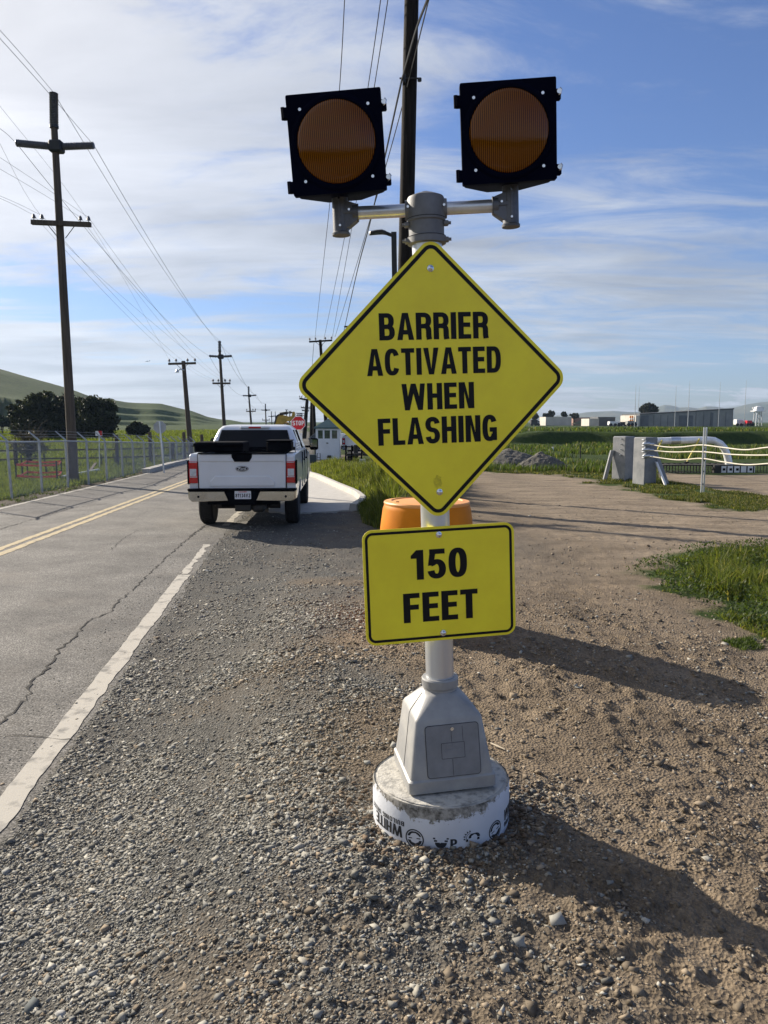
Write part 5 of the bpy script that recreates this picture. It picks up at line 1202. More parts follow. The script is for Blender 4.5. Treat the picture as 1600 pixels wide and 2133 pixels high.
def stop_sign():
    Y = 19.5; c = at(621.5, 881.5, Y); b = base_of(623, Y); r = thing('stop_sign', 'red octagonal stop sign beside the truck cab', 'stop sign', b); MM = Matrix.Translation(c) @ Matrix.Rotation(-.02, 4, 'Y')
    R = .188; mb = MB(); octagon(R, 0, .006, mb); p = obj('panel', mb, M_['signwhite'], r, MM, smooth=False)
    mb = MB(); octagon(R*.93, -.002, -.0008, mb); f = obj('red_face', mb, M_['redsign'], p, MM, smooth=False)
    obj('lettering', text_mb('STOP', .118, .285, lambda u, v, z: (u, -.003-z*6, v-.055), gap=.13), M_['signwhite'], p, MM, fix=False, smooth=False)
    mb = MB(); mb.box((c+b)/2+Vector((-.035, .05, 0)), (.045, .03, (c-b).length)); obj('post', mb, M_['signwhite'], r, I4)
    mb = MB(); mb.box((c+b)/2+Vector((.055, .09, -.1)), (.05, .04, (c-b).length-.3)); obj('second_post', mb, M_['galv'], r, I4)
stop_sign()

# ---------------------------------------------------------------- trees and bushes
def crown_mesh(name, parent, blobs, n, leaf, cols, seed, droop=0.0):
    g = np.random.default_rng(seed); B = np.array(blobs, float); vol = B[:, 3]*B[:, 4]*B[:, 5]; idx = g.choice(len(B), n, p=vol/vol.sum())
    # clumps inside each blob
    nc = max(24, n//45); ci = g.choice(len(B), nc, p=vol/vol.sum()); d = g.normal(size=(nc, 3)); d /= np.linalg.norm(d, axis=1)[:, None]; rad = g.random(nc)**.38
    cc = B[ci, :3]+d*rad[:, None]*B[ci, 3:6]; csz = (B[ci, 3:6].mean(1))*(.16+.20*g.random(nc)); cb = .65+.75*g.random(nc)
    k = g.integers(0, nc, n); q = g.normal(size=(n, 3)); q /= np.linalg.norm(q, axis=1)[:, None]; q *= (g.random(n)**.45)[:, None]
    c = cc[k]+q*csz[k][:, None]*np.array([1, 1, .75]); c[:, 2] -= droop*np.abs(q[:, 0])*csz[k]
    a = g.normal(size=(n, 3)); a /= np.linalg.norm(a, axis=1)[:, None]; b = np.cross(a, g.normal(size=(n, 3))); b /= np.linalg.norm(b, axis=1)[:, None]
    s = leaf*(.6+.8*g.random(n)); V = np.stack([c-a*s[:, None], c+b*s[:, None]*.5, c+a*s[:, None], c-b*s[:, None]*.5], 1).reshape(-1, 3)
    F = np.arange(4*n).reshape(-1, 4); col = np.array(cols[0])+(np.array(cols[1])-np.array(cols[0]))*g.random(n)[:, None]; col = np.repeat(col*cb[k][:, None], 4, 0)
    o = np_mesh(name, V-np.array(parent.location), F, M_['leaf'], {'col': col}); o.parent = parent; return o
DG = ((.010, .015, .006), (.060, .066, .024))
def tree(name, label, cat, base, blobs, n, leaf, cols=DG, seed=1, trunk=.3, group=None, limbs=5):
    r = thing(name, label, cat, base, group=group); rr = random.Random(seed); mb = MB(); B0 = Vector(base); top = Vector(blobs[0][:3])
    mb.tube([B0-Vector((0, 0, .2)), B0.lerp(top, .4)+Vector((rr.uniform(-.2, .2), 0, 0)), top], [trunk, trunk*.75, trunk*.3], 10)
    for i in range(limbs):
        b = blobs[i % len(blobs)]; e = Vector(b[:3])+Vector((rr.uniform(-.6, .6)*b[3], rr.uniform(-.5, .5)*b[4], rr.uniform(-.3, .5)*b[5])); s = B0.lerp(top, rr.uniform(.25, .7)); mb.tube([s, s.lerp(e, .5)+Vector((0, 0, .1)), e], [trunk*.4, trunk*.25, trunk*.08], 6)
    obj('trunk', mb, M_['bark'], r, I4); crown_mesh('crown', r, blobs, n, leaf, cols, seed); return r
def pb(px, py, Y, rx, rz, ry=None):
    c = at(px, py, Y); k = Y/1600*1.0; return (c.x, c.y, c.z, rx*k, (ry or rx)*k, rz*k)
def tb(px, Y): x = at(px, 900, Y).x; return (x, Y, hz(x, Y))
YT = 84; GT = 'dark trees behind the left fence'
tree('broadleaf_tree', 'broad dark tree at the left edge of the clump with a ragged drooping side', 'tree', tb(62, YT), [pb(80, 852, YT, 36, 26), pb(45, 862, YT, 28, 24), pb(36, 850, YT, 16, 14), pb(95, 838, YT, 26, 20), pb(85, 888, YT, 50, 30), pb(45, 900, YT, 22, 20), pb(95, 905, YT, 40, 16), pb(22, 868, YT, 9, 7), pb(70, 832, YT, 15, 12)], 19000, .17, DG, 3, .45, GT, 8)
tree('broadleaf_tree', 'dark tree behind the tall pole in the middle of the clump', 'tree', tb(145, YT+3), [pb(140, 855, YT+3, 34, 32), pb(130, 880, YT+3, 34, 38), pb(160, 846, YT+3, 20, 22), pb(145, 902, YT+3, 40, 18), pb(128, 836, YT+3, 12, 10)], 16000, .17, DG, 4, .4, GT, 8)
tree('broadleaf_tree', 'dense dark tree at the right end of the clump', 'tree', tb(205, YT-2), [pb(190, 850, YT-2, 30, 24), pb(208, 868, YT-2, 36, 40), pb(226, 858, YT-2, 16, 20), pb(230, 890, YT-2, 14, 24), pb(192, 892, YT-2, 38, 34), pb(205, 908, YT-2, 34, 14), pb(240, 872, YT-2, 8, 10), pb(186, 834, YT-2, 14, 10)], 21000, .17, DG, 5, .45, GT, 8)
tree('low_shrub', 'long low dark shrub at the far left behind the trees', 'shrub', tb(8, 110), [pb(0, 878, 110, 30, 9), pb(25, 879, 110, 22, 9), pb(-30, 880, 110, 25, 9)], 9000, .22, ((.012, .022, .012), (.03, .05, .02)), 8, .1)
tree('round_bush', 'small round dark bush alone in the green field', 'bush', tb(287, 92), [pb(284, 889, 92, 13, 10), pb(275, 893, 92, 12, 8), pb(299, 893, 92, 12, 8), pb(287, 898, 92, 20, 8)], 9000, .16, ((.010, .016, .009), (.03, .04, .016)), 9, .15)
def dead_bush():
    b = tb(58, 34); r = thing('bare_bush', 'leafless brown bush with upswept twigs behind the fence', 'bush', b); rr = random.Random(5); mb = MB(); B0 = Vector(b)
    mb.tube([B0, B0+Vector((0, 0, .9))], [.09, .05], 8)
    for i in range(70):
        s = B0+Vector((0, 0, rr.uniform(.1, .9))); e = s+Vector((rr.uniform(-.65, .95), rr.uniform(-.5, .5), rr.uniform(.3, 1.15))); m_ = s.lerp(e, .5)+Vector((rr.uniform(-.1, .1), 0, -.08)); mb.tube([s, m_, e], [.016, .010, .004], 4)
        for k in range(4):
            q = m_.lerp(e, rr.random()); mb.tube([q, q+Vector((rr.uniform(-.2, .35), rr.uniform(-.1, .1), rr.uniform(.05, .4)))], [.006, .003], 3)
    obj('twigs', mb, M_['bark'], r, I4)
    crown_mesh('dry_leaves', r, [(B0.x, B0.y, B0.z+.95, .85, .6, .55)], 2600, .035, ((.04, .035, .02), (.10, .085, .05)), 15)
dead_bush()

# ---------------------------------------------------------------- guard booth and clutter beside it
def booth():
    Y = 39.0; x0, x1 = at(658, 930, Y).x, at(707.5, 930, Y).x; xc = (x0+x1)/2; w = (x1-x0); zb = at(680, 955, Y).z; zt = at(680, 893, Y).z; r = thing('guard_booth', 'small white guard booth with a dark teal hipped roof', 'guard booth', (xc, Y, hz(xc, Y)))
    d = w*1.05; mb = MB(); h = zt-zb; c = (xc, Y+d/2, (zt+zb)/2)
    # walls with window openings: front face built from pieces
    zs = zt-.40*h*.78-.04; ztop = zt-.07
    t = .06
    mb.box((xc, Y+t/2, (zb+zs)/2), (w, t, zs-zb)); mb.box((xc, Y+t/2, (zt+ztop)/2), (w, t, zt-ztop))
    xs = [x0, x0+.055, 0, 0, 0, 0, x1-.02, x1]; ww = [at(p, 910, Y).x for p in (662, 673, 675.5, 688, 691, 703)]
    for a, b in ((x0, ww[0]), (ww[1], ww[2]), (ww[3], ww[4]), (ww[5], x1)): mb.box(((a+b)/2, Y+t/2, (zs+ztop)/2), (b-a, t, ztop-zs))
    for sx in (x0+t/2, x1-t/2): mb.box((sx, Y+t+(d-t)/2, (zb+zs)/2), (t, d-t, zs-zb)); mb.box((sx, Y+d-.1, (zs+zt)/2), (t, .2, zt-zs)); mb.box((sx, Y+t+.06, (zs+zt)/2), (t, .12, zt-zs))
    mb.box((xc, Y+d-t/2, (zb+zs)/2), (w-2*t, t, zs-zb)); mb.box((xc, Y+d/2, zb-.03), (w+.05, d+.05, .06))
    walls = obj('wall', mb, M_['boothwhite'], r, I4, smooth=False)
    for a, b in ((ww[0], ww[1]), (ww[2], ww[3]), (ww[4], ww[5])):
        mb = MB(); mb.box(((a+b)/2, Y+.04, (zs+ztop)/2), (b-a, .012, ztop-zs)); wn = obj('window', mb, M_['glass'], walls, I4, smooth=False)
        mb = MB(); f = .012
        for (cx, cz, sx_, sz_) in (((a+b)/2, zs+f/2, b-a, f), ((a+b)/2, ztop-f/2, b-a, f), (a+f/2, (zs+ztop)/2, f, ztop-zs-2*f), (b-f/2, (zs+ztop)/2, f, ztop-zs-2*f)): mb.box((cx, Y+.015, cz), (sx_, .03, sz_))
        obj('window_frame', mb, M_['boothwhite'], wn, I4, smooth=False)
    e = .09; mb = MB(); za = zt+.005; X0, X1, Y0, Y1 = x0-e, x1+e, Y-e, Y+d+e; ap = Vector((xc+.02, Y+d/2, at(681, 873, Y).z+.04))
    mb.box((xc, Y+d/2, za+.03), (X1-X0, Y1-Y0, .06)); b_ = len(mb.v); mb.v += [(X0, Y0, za+.061), (X1, Y0, za+.061), (X1, Y1, za+.061), (X0, Y1, za+.061), tuple(ap)]; mb.f += [(b_, b_+1, b_+4), (b_+1, b_+2, b_+4), (b_+2, b_+3, b_+4), (b_+3, b_, b_+4)]
    obj('roof', mb, M_['teal'], r, I4, smooth=False)
    mb = MB(); mb.box((at(682, 930, Y).x, Y-.012, at(682, 923, Y).z), (.10, .012, .05)); obj('door_plate', mb, M_['pedcrease'], walls, I4)
    mb = MB(); mb.box((at(686, 930, Y).x, Y-.08, at(686, 951, Y).z), (.20, .14, .13), ch=.02); obj('wall_unit', mb, M_['machdark'], walls, I4)
    mb = MB(); zf = hz(xc, Y)
    for sx in (x0+.1, xc, x1-.1):
        for sy in (Y+.1, Y+d-.1): mb.box((sx, sy, (zf+zb-.06)/2), (.12, .12, max(.05, zb-.06-zf)))
    mb.box((xc, Y+.0, zb-.09), (w+.1, .06, .05)); obj('skid_base', mb, M_['machdark'], r, I4)
    mb = MB(); px = [at(661, 944, Y-.35), at(667, 944.5, Y-.35), at(667.5, 966, Y-.35)]; mb.tube([at(660.5, 965, Y-.35)]+px, .018, 6); mb.tube([at(661, 953, Y-.35), at(667.3, 953, Y-.35)], .014, 6); tag(obj('handrail', mb, M_['darkmetal'], None, I4), 'dark tubular handrail at the front left foot of the booth', 'handrail')
booth()
def clutter():
    Y = 36; b = gp(651, 968, 0); mb = MB(); c = at(651, 961, Y); mb.box((c.x, Y, hz(c.x, Y)+.20), (.36, .35, .38), ch=.02); tag(obj('utility_box', mb, M_['greenbox'], None, I4), 'dark green box on the ground between truck and booth', 'box')
    mb = MB(); a = at(639, 950, 35.5); z = hz(a.x, 35.5); mb.tube([Vector((a.x, 35.5, z)), Vector((a.x-.05, 35.5, z+.42))], .02, 6); mb.tube([Vector((a.x-.05, 35.5, z+.40)), Vector((a.x-.25, 35.6, z+.40))], .02, 6); tag(obj('barrier_post', mb, M_['signwhite'], None, I4), 'thin white bent post just right of the truck', 'post')
    Y = 44; mb = MB(); p = [at(642, 914, Y), at(660, 900, Y), at(661, 930, Y), at(652, 927, Y)]; mb.loft([p, [q+Vector((0, .08, .02)) for q in p]]); pr = thing('tilted_panel', 'slate blue tilted panel sticking out left of the booth', 'panel', (p[3].x, Y, hz(p[3].x, Y)))
    obj('panel', mb, M_['panelblue'], pr, I4, smooth=False); mb = MB(); q = (p[2]+p[3])/2; mb.tube([q, Vector((q.x, q.y+.1, hz(q.x, q.y)))], .04, 6); mb.tube([(p[0]+p[1])/2, Vector((q.x+.2, q.y+.3, hz(q.x, q.y)))], .03, 6); obj('stand', mb, M_['darkmetal'], pr, I4)
    # white barricades and a small framed sign, low behind the weeds
    Y = 27.5
    for i, px in enumerate((776, 785, 793)):
        mb = MB(); c = at(px, 975, Y); z = hz(c.x, Y)
        for s in (-.06, .06): mb.tube([Vector((c.x+s, Y-.08, z)), Vector((c.x+s*.6, Y, z+.38-i*.03))], .014, 6); mb.tube([Vector((c.x+s, Y+.12, z)), Vector((c.x+s*.6, Y, z+.38-i*.03))], .014, 6)
        mb.box((c.x, Y-.03, z+.33-i*.03), (.17, .02, .06)); tag(obj('barricade', mb, M_['signwhite'], None, I4), ('left small white barricade in the weeds by the diamond edge', 'middle small white barricade in the weeds by the diamond edge', 'right small white barricade half hidden by the diamond edge')[i], 'barricade', 'small white barricades')
    c = at(755, 961, 30); z = hz(c.x, 30); r = thing('framed_sign', 'low grey panel in a white frame among the dark equipment', 'sign', (c.x, 30, z)); mb = MB(); mb.box(c, (.19, .02, .13)); obj('panel', mb, M_['signback'], r, I4); mb = MB()
    for (dx, dz, sx, sz) in ((0, -.08, .24, .025), (0, .08, .24, .02), (-.11, 0, .02, .15), (.11, 0, .02, .15)): mb.box(c+Vector((dx, -.005, dz)), (sx, .03, sz))
    for dx in (-.08, .08): mb.tube([c+Vector((dx, 0, -.09)), Vector((c.x+dx, 30, z))], .012, 5)
    obj('frame', mb, M_['signwhite'], r, I4)
clutter()
def service_body():
    """dark flatbed equipment trailer standing between booth and diamond"""
    Y = 31; c = at(738, 950, Y); z = hz(c.x, Y); r = thing('equipment_trailer', 'black equipment trailer with ladders and wheels half hidden by the diamond', 'trailer', (c.x, Y, z))
    x = c.x; mb = MB(); mb.box((x+.35, Y+1.0, z+.62), (1.3, 1.9, .10)); mb.box((x+.62, Y+1.2, z+1.0), (.75, 1.2, .70), ch=.03); mb.box((x+.05, Y+.4, z+.82), (.18, .3, .36), ch=.02); obj('deck', mb, M_['machdark'], r, I4)
    for dx in (-.36, -.12, .28):
        mb = MB(); mb.tube([Vector((x+dx, Y-.05, z)), Vector((x+dx+.03, Y, z+1.0))], .035, 8); obj('upright', mb, M_['blackplastic'], r, I4)
    for k in range(4):
        mb = MB(); mb.tube([Vector((x-.36, Y-.04, z+.30+.14*k)), Vector((x-.12, Y-.04, z+.30+.14*k))], .02, 6); obj('rung', mb, M_['darkmetal'], r, I4)
    for dx, dy in ((-.22, .35), (.75, .35)):
        mb = MB(); mb.lathe([(.1, -.09), (.27, -.10), (.30, -.06), (.30, .06), (.27, .10), (.1, .09)], 20, (x+dx, Y+dy, z+.30), 'x'); obj('wheel', mb, M_['tyre'], r, I4)
service_body()
for (px, Y, rz, s, lab) in ((700, 46.5, math.radians(-88), .84, 'white pickup truck parked side on behind the guard booth'), (742, 39, math.radians(-28), .84, 'white pickup truck with a red tail light between booth and diamond')):
    x = at(px, 930, Y).x; t = copy_tree(TRK); t.matrix_world = Matrix.Translation((x, Y, hz(x, Y))) @ Matrix.Rotation(rz, 4, 'Z') @ Matrix.Scale(s, 4); t['label'] = lab
    for ch in list(t.children):
        if ch.name.startswith('bed_rail'): bpy.data.objects.remove(ch)
def excavator():
    Y = 45; r = thing('excavator', 'yellow excavator with raised boom behind the white truck', 'excavator', (at(590, 930, Y).x, Y, hz(at(590, 930, Y).x, Y)))
    def pl(px, y0, y1): 
        mb = MB(); P = [at(x, y, Y) for x, y in px]; mb.loft([[Vector((p.x, y0, p.z)) for p in P], [Vector((p.x, y1, p.z)) for p in P]]); return mb
    boom = obj('boom', pl([(566, 905), (571, 885), (575, 868), (581, 862), (590, 865), (603, 868), (609, 866), (611, 871), (606, 877), (596, 878), (590, 883), (586, 895), (583, 905)], Y, Y+.45), M_['excy'], r, I4, smooth=False)
    mb = pl([(574.5, 868), (577, 864.5), (582, 862), (581, 865), (577, 870), (573, 886), (569, 903), (566, 905)], Y-.04, Y-.002); obj('boom_edge', mb, M_['machdark'], boom, I4, smooth=False)
    mb = MB(); mb.tube([at(583, 862.5, Y-.1), at(599.5, 860, Y-.1)], .085, 10); mb.tube([at(599, 860.2, Y-.1), at(609, 859, Y-.1)], .04, 8); obj('hydraulic_ram', mb, M_['machdark'], boom, I4)
    obj('stick', pl([(606, 876), (607.5, 866), (608.5, 859), (611, 857), (613.5, 859), (613.5, 868), (612, 878), (616, 893), (618, 915), (612, 915), (607, 893)], Y+.08, Y+.36), M_['excy'], r, I4, smooth=False)
    obj('bucket', pl([(611, 914), (619, 913), (622, 922), (618, 932), (609, 934), (606, 924)], Y, Y+.6), M_['machdark'], r, I4)
    c = at(588, 905, Y+1.2); z0 = hz(c.x, Y)
    mb = MB(); mb.box((c.x-.2, Y+1.6, z0+1.35), (1.5, 2.0, .75), ch=.06); obj('house', mb, M_['excy'], r, I4, smooth=False)
    mb = MB(); mb.box((c.x+.15, Y+.95, z0+1.45), (.62, .9, .98), ch=.05); cb = obj('cab', mb, M_['excy'], r, I4, smooth=False)
    mb = MB(); mb.box((c.x+.15, Y+.49, z0+1.55), (.5, .02, .62)); mb.box((c.x+.468, Y+.95, z0+1.58), (.02, .7, .55)); obj('cab_window', mb, M_['glassdark'], cb, I4)
    mb = MB(); mb.box((c.x+.15, Y+.48, z0+1.885), (.46, .02, .05)); obj('light_strip', mb, M_['signwhite'], cb, I4)
    for s in (-.65, .65):
        mb = MB(); mb.prism([(Y+.3, z0+.22), (Y+.5, z0), (Y+2.7, z0), (Y+2.9, z0+.22), (Y+2.75, z0+.52), (Y+.45, z0+.52)], c.x-.1+s-.2, c.x-.1+s+.2, 'yz'); obj('track', mb, M_['machdark'], r, I4, smooth=False)
    mb = MB(); mb.lathe([(.5, z0+.5), (.5, z0+1.0)], 20, (c.x-.1, Y+1.6, 0)); obj('turntable', mb, M_['machdark'], r, I4)
excavator()
def plane():
    D_ = 1900; c = at(307.5, 752.5, D_); k = D_/1600; r = thing('aeroplane', 'tiny aeroplane low in the sky above the left hill', 'aeroplane', c); L_ = 9.5*k
    mb = MB(); a = c+Vector((-L_/2, 0, -.6)); b = c+Vector((L_/2, 0, .4)); mb.tube([a, a.lerp(b, .08), a.lerp(b, .8), b], [.2, .75*k*.7, .7*k*.7, .2], 10); obj('fuselage', mb, M_['darkmetal'], r, I4)
    mb = MB(); m = (a+b)/2; mb.loft([[m+Vector((-1.8, 0, 0)), m+Vector((1.6, 0, 0)), m+Vector((1.6, 0, .25)), m+Vector((-1.8, 0, .25))], [m+Vector((1.5, -9, .8)), m+Vector((2.4, -9, .8)), m+Vector((2.4, -9, .9)), m+Vector((1.5, -9, .9))]]); mb.loft([[m+Vector((-1.8, 0, 0)), m+Vector((1.6, 0, 0)), m+Vector((1.6, 0, .25)), m+Vector((-1.8, 0, .25))], [m+Vector((1.5, 9, .8)), m+Vector((2.4, 9, .8)), m+Vector((2.4, 9, .9)), m+Vector((1.5, 9, .9))]]); obj('wing', mb, M_['darkmetal'], r, I4)
    mb = MB(); mb.prism([(b.x-2.2, b.z), (b.x-.2, b.z), (b.x+.5, b.z+2.3), (b.x-.3, b.z+2.3)], b.y-.1, b.y+.1); obj('tail_fin', mb, M_['darkmetal'], r, I4)
plane()
# ---------------------------------------------------------------- right side: pillars, cables, pipe, gravel
def gv(px, py, Y=None):
    p = gp(px, py) if Y is None else at(px, py, Y); return Vector((p.x, p.y, hz(p.x, p.y)))
def right_side():
    for i, (cx, Y, ty, rot, lab) in enumerate(((1299, 25.2, 909, 35, 'left grey concrete pillar with stub bolts on its left edge'), (1344, 23.9, 911, 26, 'right grey concrete pillar carrying the three cable ends'))):
        c = at(cx, 950, Y); z0 = hz(c.x, Y)-.1; z1 = at(cx, ty, Y-.2).z; r = thing('concrete_pillar', lab, 'pillar', (c.x, Y, z0), group='concrete pillars of the cable barrier')
        MM = Matrix.Translation((c.x, Y, z0)) @ Matrix.Rotation(math.radians(rot), 4, 'Z'); h = z1-z0; mb = MB()
        mb.loft([[(a, b, z) for a, b in rrect(.25, .25, .018, 2)] for z in (0, h-.03)]+[[(a, b, h) for a, b in rrect(.225, .225, .018, 2)]]); p = obj('shaft', mb, M_['pillar'], r, MM, ang=20)
        if i == 0:
            for k in range(4): mb = MB(); mb.tube([(-.25, -.10, h-.08-.17*k), (-.33, -.10, h-.08-.17*k)], .018, 8); obj('stub_bolt', mb, M_['galv'], r, MM)
            A, B = at(1275.5, 938, Y), gv(1259, 992, Y); 
        else: A, B = at(1364, 938, Y+.1), gv(1391, 1014, Y-.6)
        mb = MB(); d = (B-A); mb.loft([[A+Vector((a*.055, b*.055, 0)) for a, b in ((-1, -1), (1, -1), (1, 1), (-1, 1))], [B+Vector((a*.055, b*.055, -.03)) for a, b in ((-1, -1), (1, -1), (1, 1), (-1, 1))]]); obj('brace', mb, M_['pillar'], r, I4, smooth=False)
        if i == 1:
            mb = MB(); A, B = at(1367, 962, Y-.25), gv(1388, 1012, Y-.9); mb.loft([[A+Vector((a*.03, b*.05, 0)) for a, b in ((-1, -1), (1, -1), (1, 1), (-1, 1))], [B+Vector((a*.03, b*.05, -.03)) for a, b in ((-1, -1), (1, -1), (1, 1), (-1, 1))]]); obj('brace', mb, M_['signwhite'], r, I4, smooth=False)
            for k, yy in enumerate((916, 928, 941, 953)): mb = MB(); q = at(1340, yy, Y-.33); mb.tube([q+Vector((0, .1, 0)), q+Vector((0, -.07, 0))], .018, 8); obj('stub_bolt', mb, M_['galv'], r, I4)
    cab = [[(1349, 924.6, 23.55), (1386, 931, 22.9), (1420, 931, 22.0), (1460, 927, 20.9), (1505, 932, 20.1), (1552, 937, 19.2), (1600, 932, 18.4), (1690, 925, 17.2)],
           [(1348, 937, 23.55), (1398, 941.5, 22.7), (1460, 941, 20.9), (1529, 947, 19.6), (1600, 948, 18.4), (1690, 943, 17.2)],
           [(1349, 950, 23.55), (1410, 958, 22.4), (1460, 955, 20.9), (1505, 962, 20.1), (1552, 968, 19.2), (1600, 965.7, 18.4), (1690, 958, 17.2)]]
    for i, P in enumerate(cab):
        pts = [at(*p) for p in P]; o = []; Q = [pts[0]*2-pts[1]]+pts+[pts[-1]*2-pts[-2]]
        for k in range(1, len(Q)-2):
            for j in range(6):
                t = j/6; a, b, c, d = Q[k-1:k+3]; o.append(.5*((2*b)+(c-a)*t+(2*a-5*b+4*c-d)*t*t+(3*b-a-3*c+d)*t**3))
        mb = MB(); mb.tube(o, .018, 8); r = thing('barrier_cable', ('top', 'middle', 'bottom')[i]+' pale cable of the three strung between pillar and metal post', 'cable', o[0], group='pale barrier cables'); obj('cable', mb, M_['cable'], r, I4)
        mb = MB(); q = o[0]; mb.lathe([(.02, -.16), (.05, -.13), (.05, -.02), (.06, 0), (.06, .05), (.03, .10), (.026, .2)], 12, q, 'x'); mb.box(q+Vector((-.07, 0, .07)), (.04, .05, .07)); obj('end_fitting', mb, M_['galv'], r, I4)
    b = gv(1463, 1027); t = at(1462.5, 894, b.y); mb = MB(); w = .045
    r = thing('cable_post', 'slim grey metal post holding the three pale cables', 'post', b)
    for dx in (-.032, .032): mb = MB(); mb.box(Vector((b.x+dx, b.y, (b.z+t.z)/2)), (.034, .05, t.z-b.z+.1), ch=.006); obj('channel', mb, M_['galv'], r, I4)
    mb = MB()
    for z in (.25, .6, .9, 1.2): mb.box((b.x, b.y+.01, b.z+z), (.04, .03, .04))
    obj('spacer', mb, M_['darkmetal'], r, I4)
    # silver pipe on its frame
    Y = 29.5; P = [(1365, 919), (1400, 918), (1440, 917), (1472, 916.5), (1488, 918), (1500, 924), (1509, 934), (1514, 946), (1517, 958), (1519, 972)]; pts = [at(x, y, Y) for x, y in P]
    r = thing('pipe_rig', 'silver bent pipe mounted on a low dark truss behind the cables', 'pipe rig', (pts[-1].x, Y, hz(pts[-1].x, Y))); mb = MB(); mb.tube(pts, .135, 20); obj('pipe', mb, M_['pipe'], r, I4)
    mb = MB(); mb.tube([pts[0].lerp(pts[1], .9), pts[1].lerp(pts[2], .4)], .142, 20); obj('sleeve', mb, M_['galv'], r, I4)
    for A, B in (((1379, 917), (1369, 938)), ((1457, 914), (1431, 962))):
        a, b_ = at(*A, Y-.16), at(*B, Y-.3); mb = MB(); mb.tube([a, b_], .028, 6); obj('strap', mb, M_['yellowrope'], r, I4, smooth=False)
    x0, x1 = at(1372, 970, Y).x, at(1584, 970, Y).x; zt = at(1450, 969, Y-.5).z; zb = at(1450, 986, Y-.5).z
    mb = MB()
    for y_ in (Y-.5, Y+.7):
        for z in (zt, zb): mb.box(((x0+x1)/2, y_, z), (x1-x0, .05, .045))
        n = 34
        for k in range(n+1): x = x0+(x1-x0)*k/n; mb.tube([Vector((x, y_, zb)), Vector((x, y_, zt))], .014, 4)
    for k in range(18): x = x0+(x1-x0)*k/17; mb.box((x, Y+.1, zt-.01), (.05, 1.2, .03)); mb.box((x, Y+.1, zb+.01), (.05, 1.2, .03))
    obj('truss', mb, M_['machdark'], r, I4, smooth=False)
    X0, X1 = at(1487, 970, Y).x, at(1558, 970, Y).x; mb = MB(); mb.box(((X0+X1)/2, Y-.56, (zt+zb)/2), (X1-X0, .03, (zt-zb)*.8)); pn = obj('side_panel', mb, M_['signwhite'], r, I4, smooth=False)
    mb = MB(); w = X1-X0
    for k in range(6): mb.box((X0+w*(k+.0)/5.2, Y-.577, (zt+zb)/2), (.045, .006, (zt-zb)*.78))
    for k in (0, 1, 2, 4): mb.box((X0+w*(k+.5)/5.2+.02, Y-.577, (zt+zb)/2), (.10, .006, .09))
    obj('panel_marks', mb, M_['black'], pn, I4, smooth=False)
    mb = MB(); xa, xb = at(1472, 970, Y).x, at(1487, 970, Y).x; mb.box(((xa+xb)/2, Y-.60, (zt+zb)/2), (xb-xa, .2, (zt-zb)*1.0), ch=.02); obj('winch_box', mb, M_['machdark'], r, I4)
    z = hz(x0, Y)
    mb = MB()
    for k in range(6): x = x0+.1+(x1-x0-.2)*k/5; mb.box((x, Y+.1, (z+zb)/2-.02), (.12, 1.1, max(.04, zb-z+.06)))
    obj('bearer', mb, M_['wood'], r, I4, smooth=False)
    mb = MB(); q = at(1430, 963, Y-.4); mb.lathe([(.08, -.03), (.11, 0), (.08, .03)], 14, q); mb.box(q, (.16, .1, .05)); obj('clamp', mb, M_['machdark'], r, I4)
right_side()
def pile(cx, Y, w, h, skew, lab, seed):
    c = at(cx, 960, Y); n = 70; g = np.linspace(-1, 1, n); X, Yy = np.meshgrid(g, g); R = np.hypot(X*(1+.12*np.sin(3*Yy)), Yy)
    Z = np.maximum(0, 1-R**1.15)**.95; Z = Z*(1-.12*np.exp(-((X-.2)**2+Yy**2)*40)); Z = Z*h*(1+.25*(fbm(X*3+seed, Yy*3, 4, seed)-.5))+(fbm(X*14, Yy*14+seed, 3, seed+3)-.5)*.11*(Z > .01)
    V = np.stack([(X+skew*Z)*w, Yy*w*.85, Z-.04], -1).reshape(-1, 3); i = np.arange(n-1)[:, None]; j = np.arange(n-1)[None, :]; F = np.stack([i*n+j, i*n+j+1, (i+1)*n+j+1, (i+1)*n+j], -1).reshape(-1, 4)
    V += np.array([c.x, Y, hz(c.x, Y)]); o = np_mesh('gravel_pile', V, F, M_['pile'], smooth=True); return tag(o, lab, 'gravel pile', 'gravel piles')
M_['pile'] = mat('pile_gravel', (.06, .056, .048), .95, 0, .3, 26, .9, 40, dist=.05, col2=(.19, .178, .155), lo=.38, hi=.66)
pile(1128, 31.5, 1.25, .80, .02, 'nearer grey gravel pile with a single peak', 3)
pile(1066, 34, 1.75, .84, -.05, 'farther gravel pile, flatter and partly behind the diamond', 8)

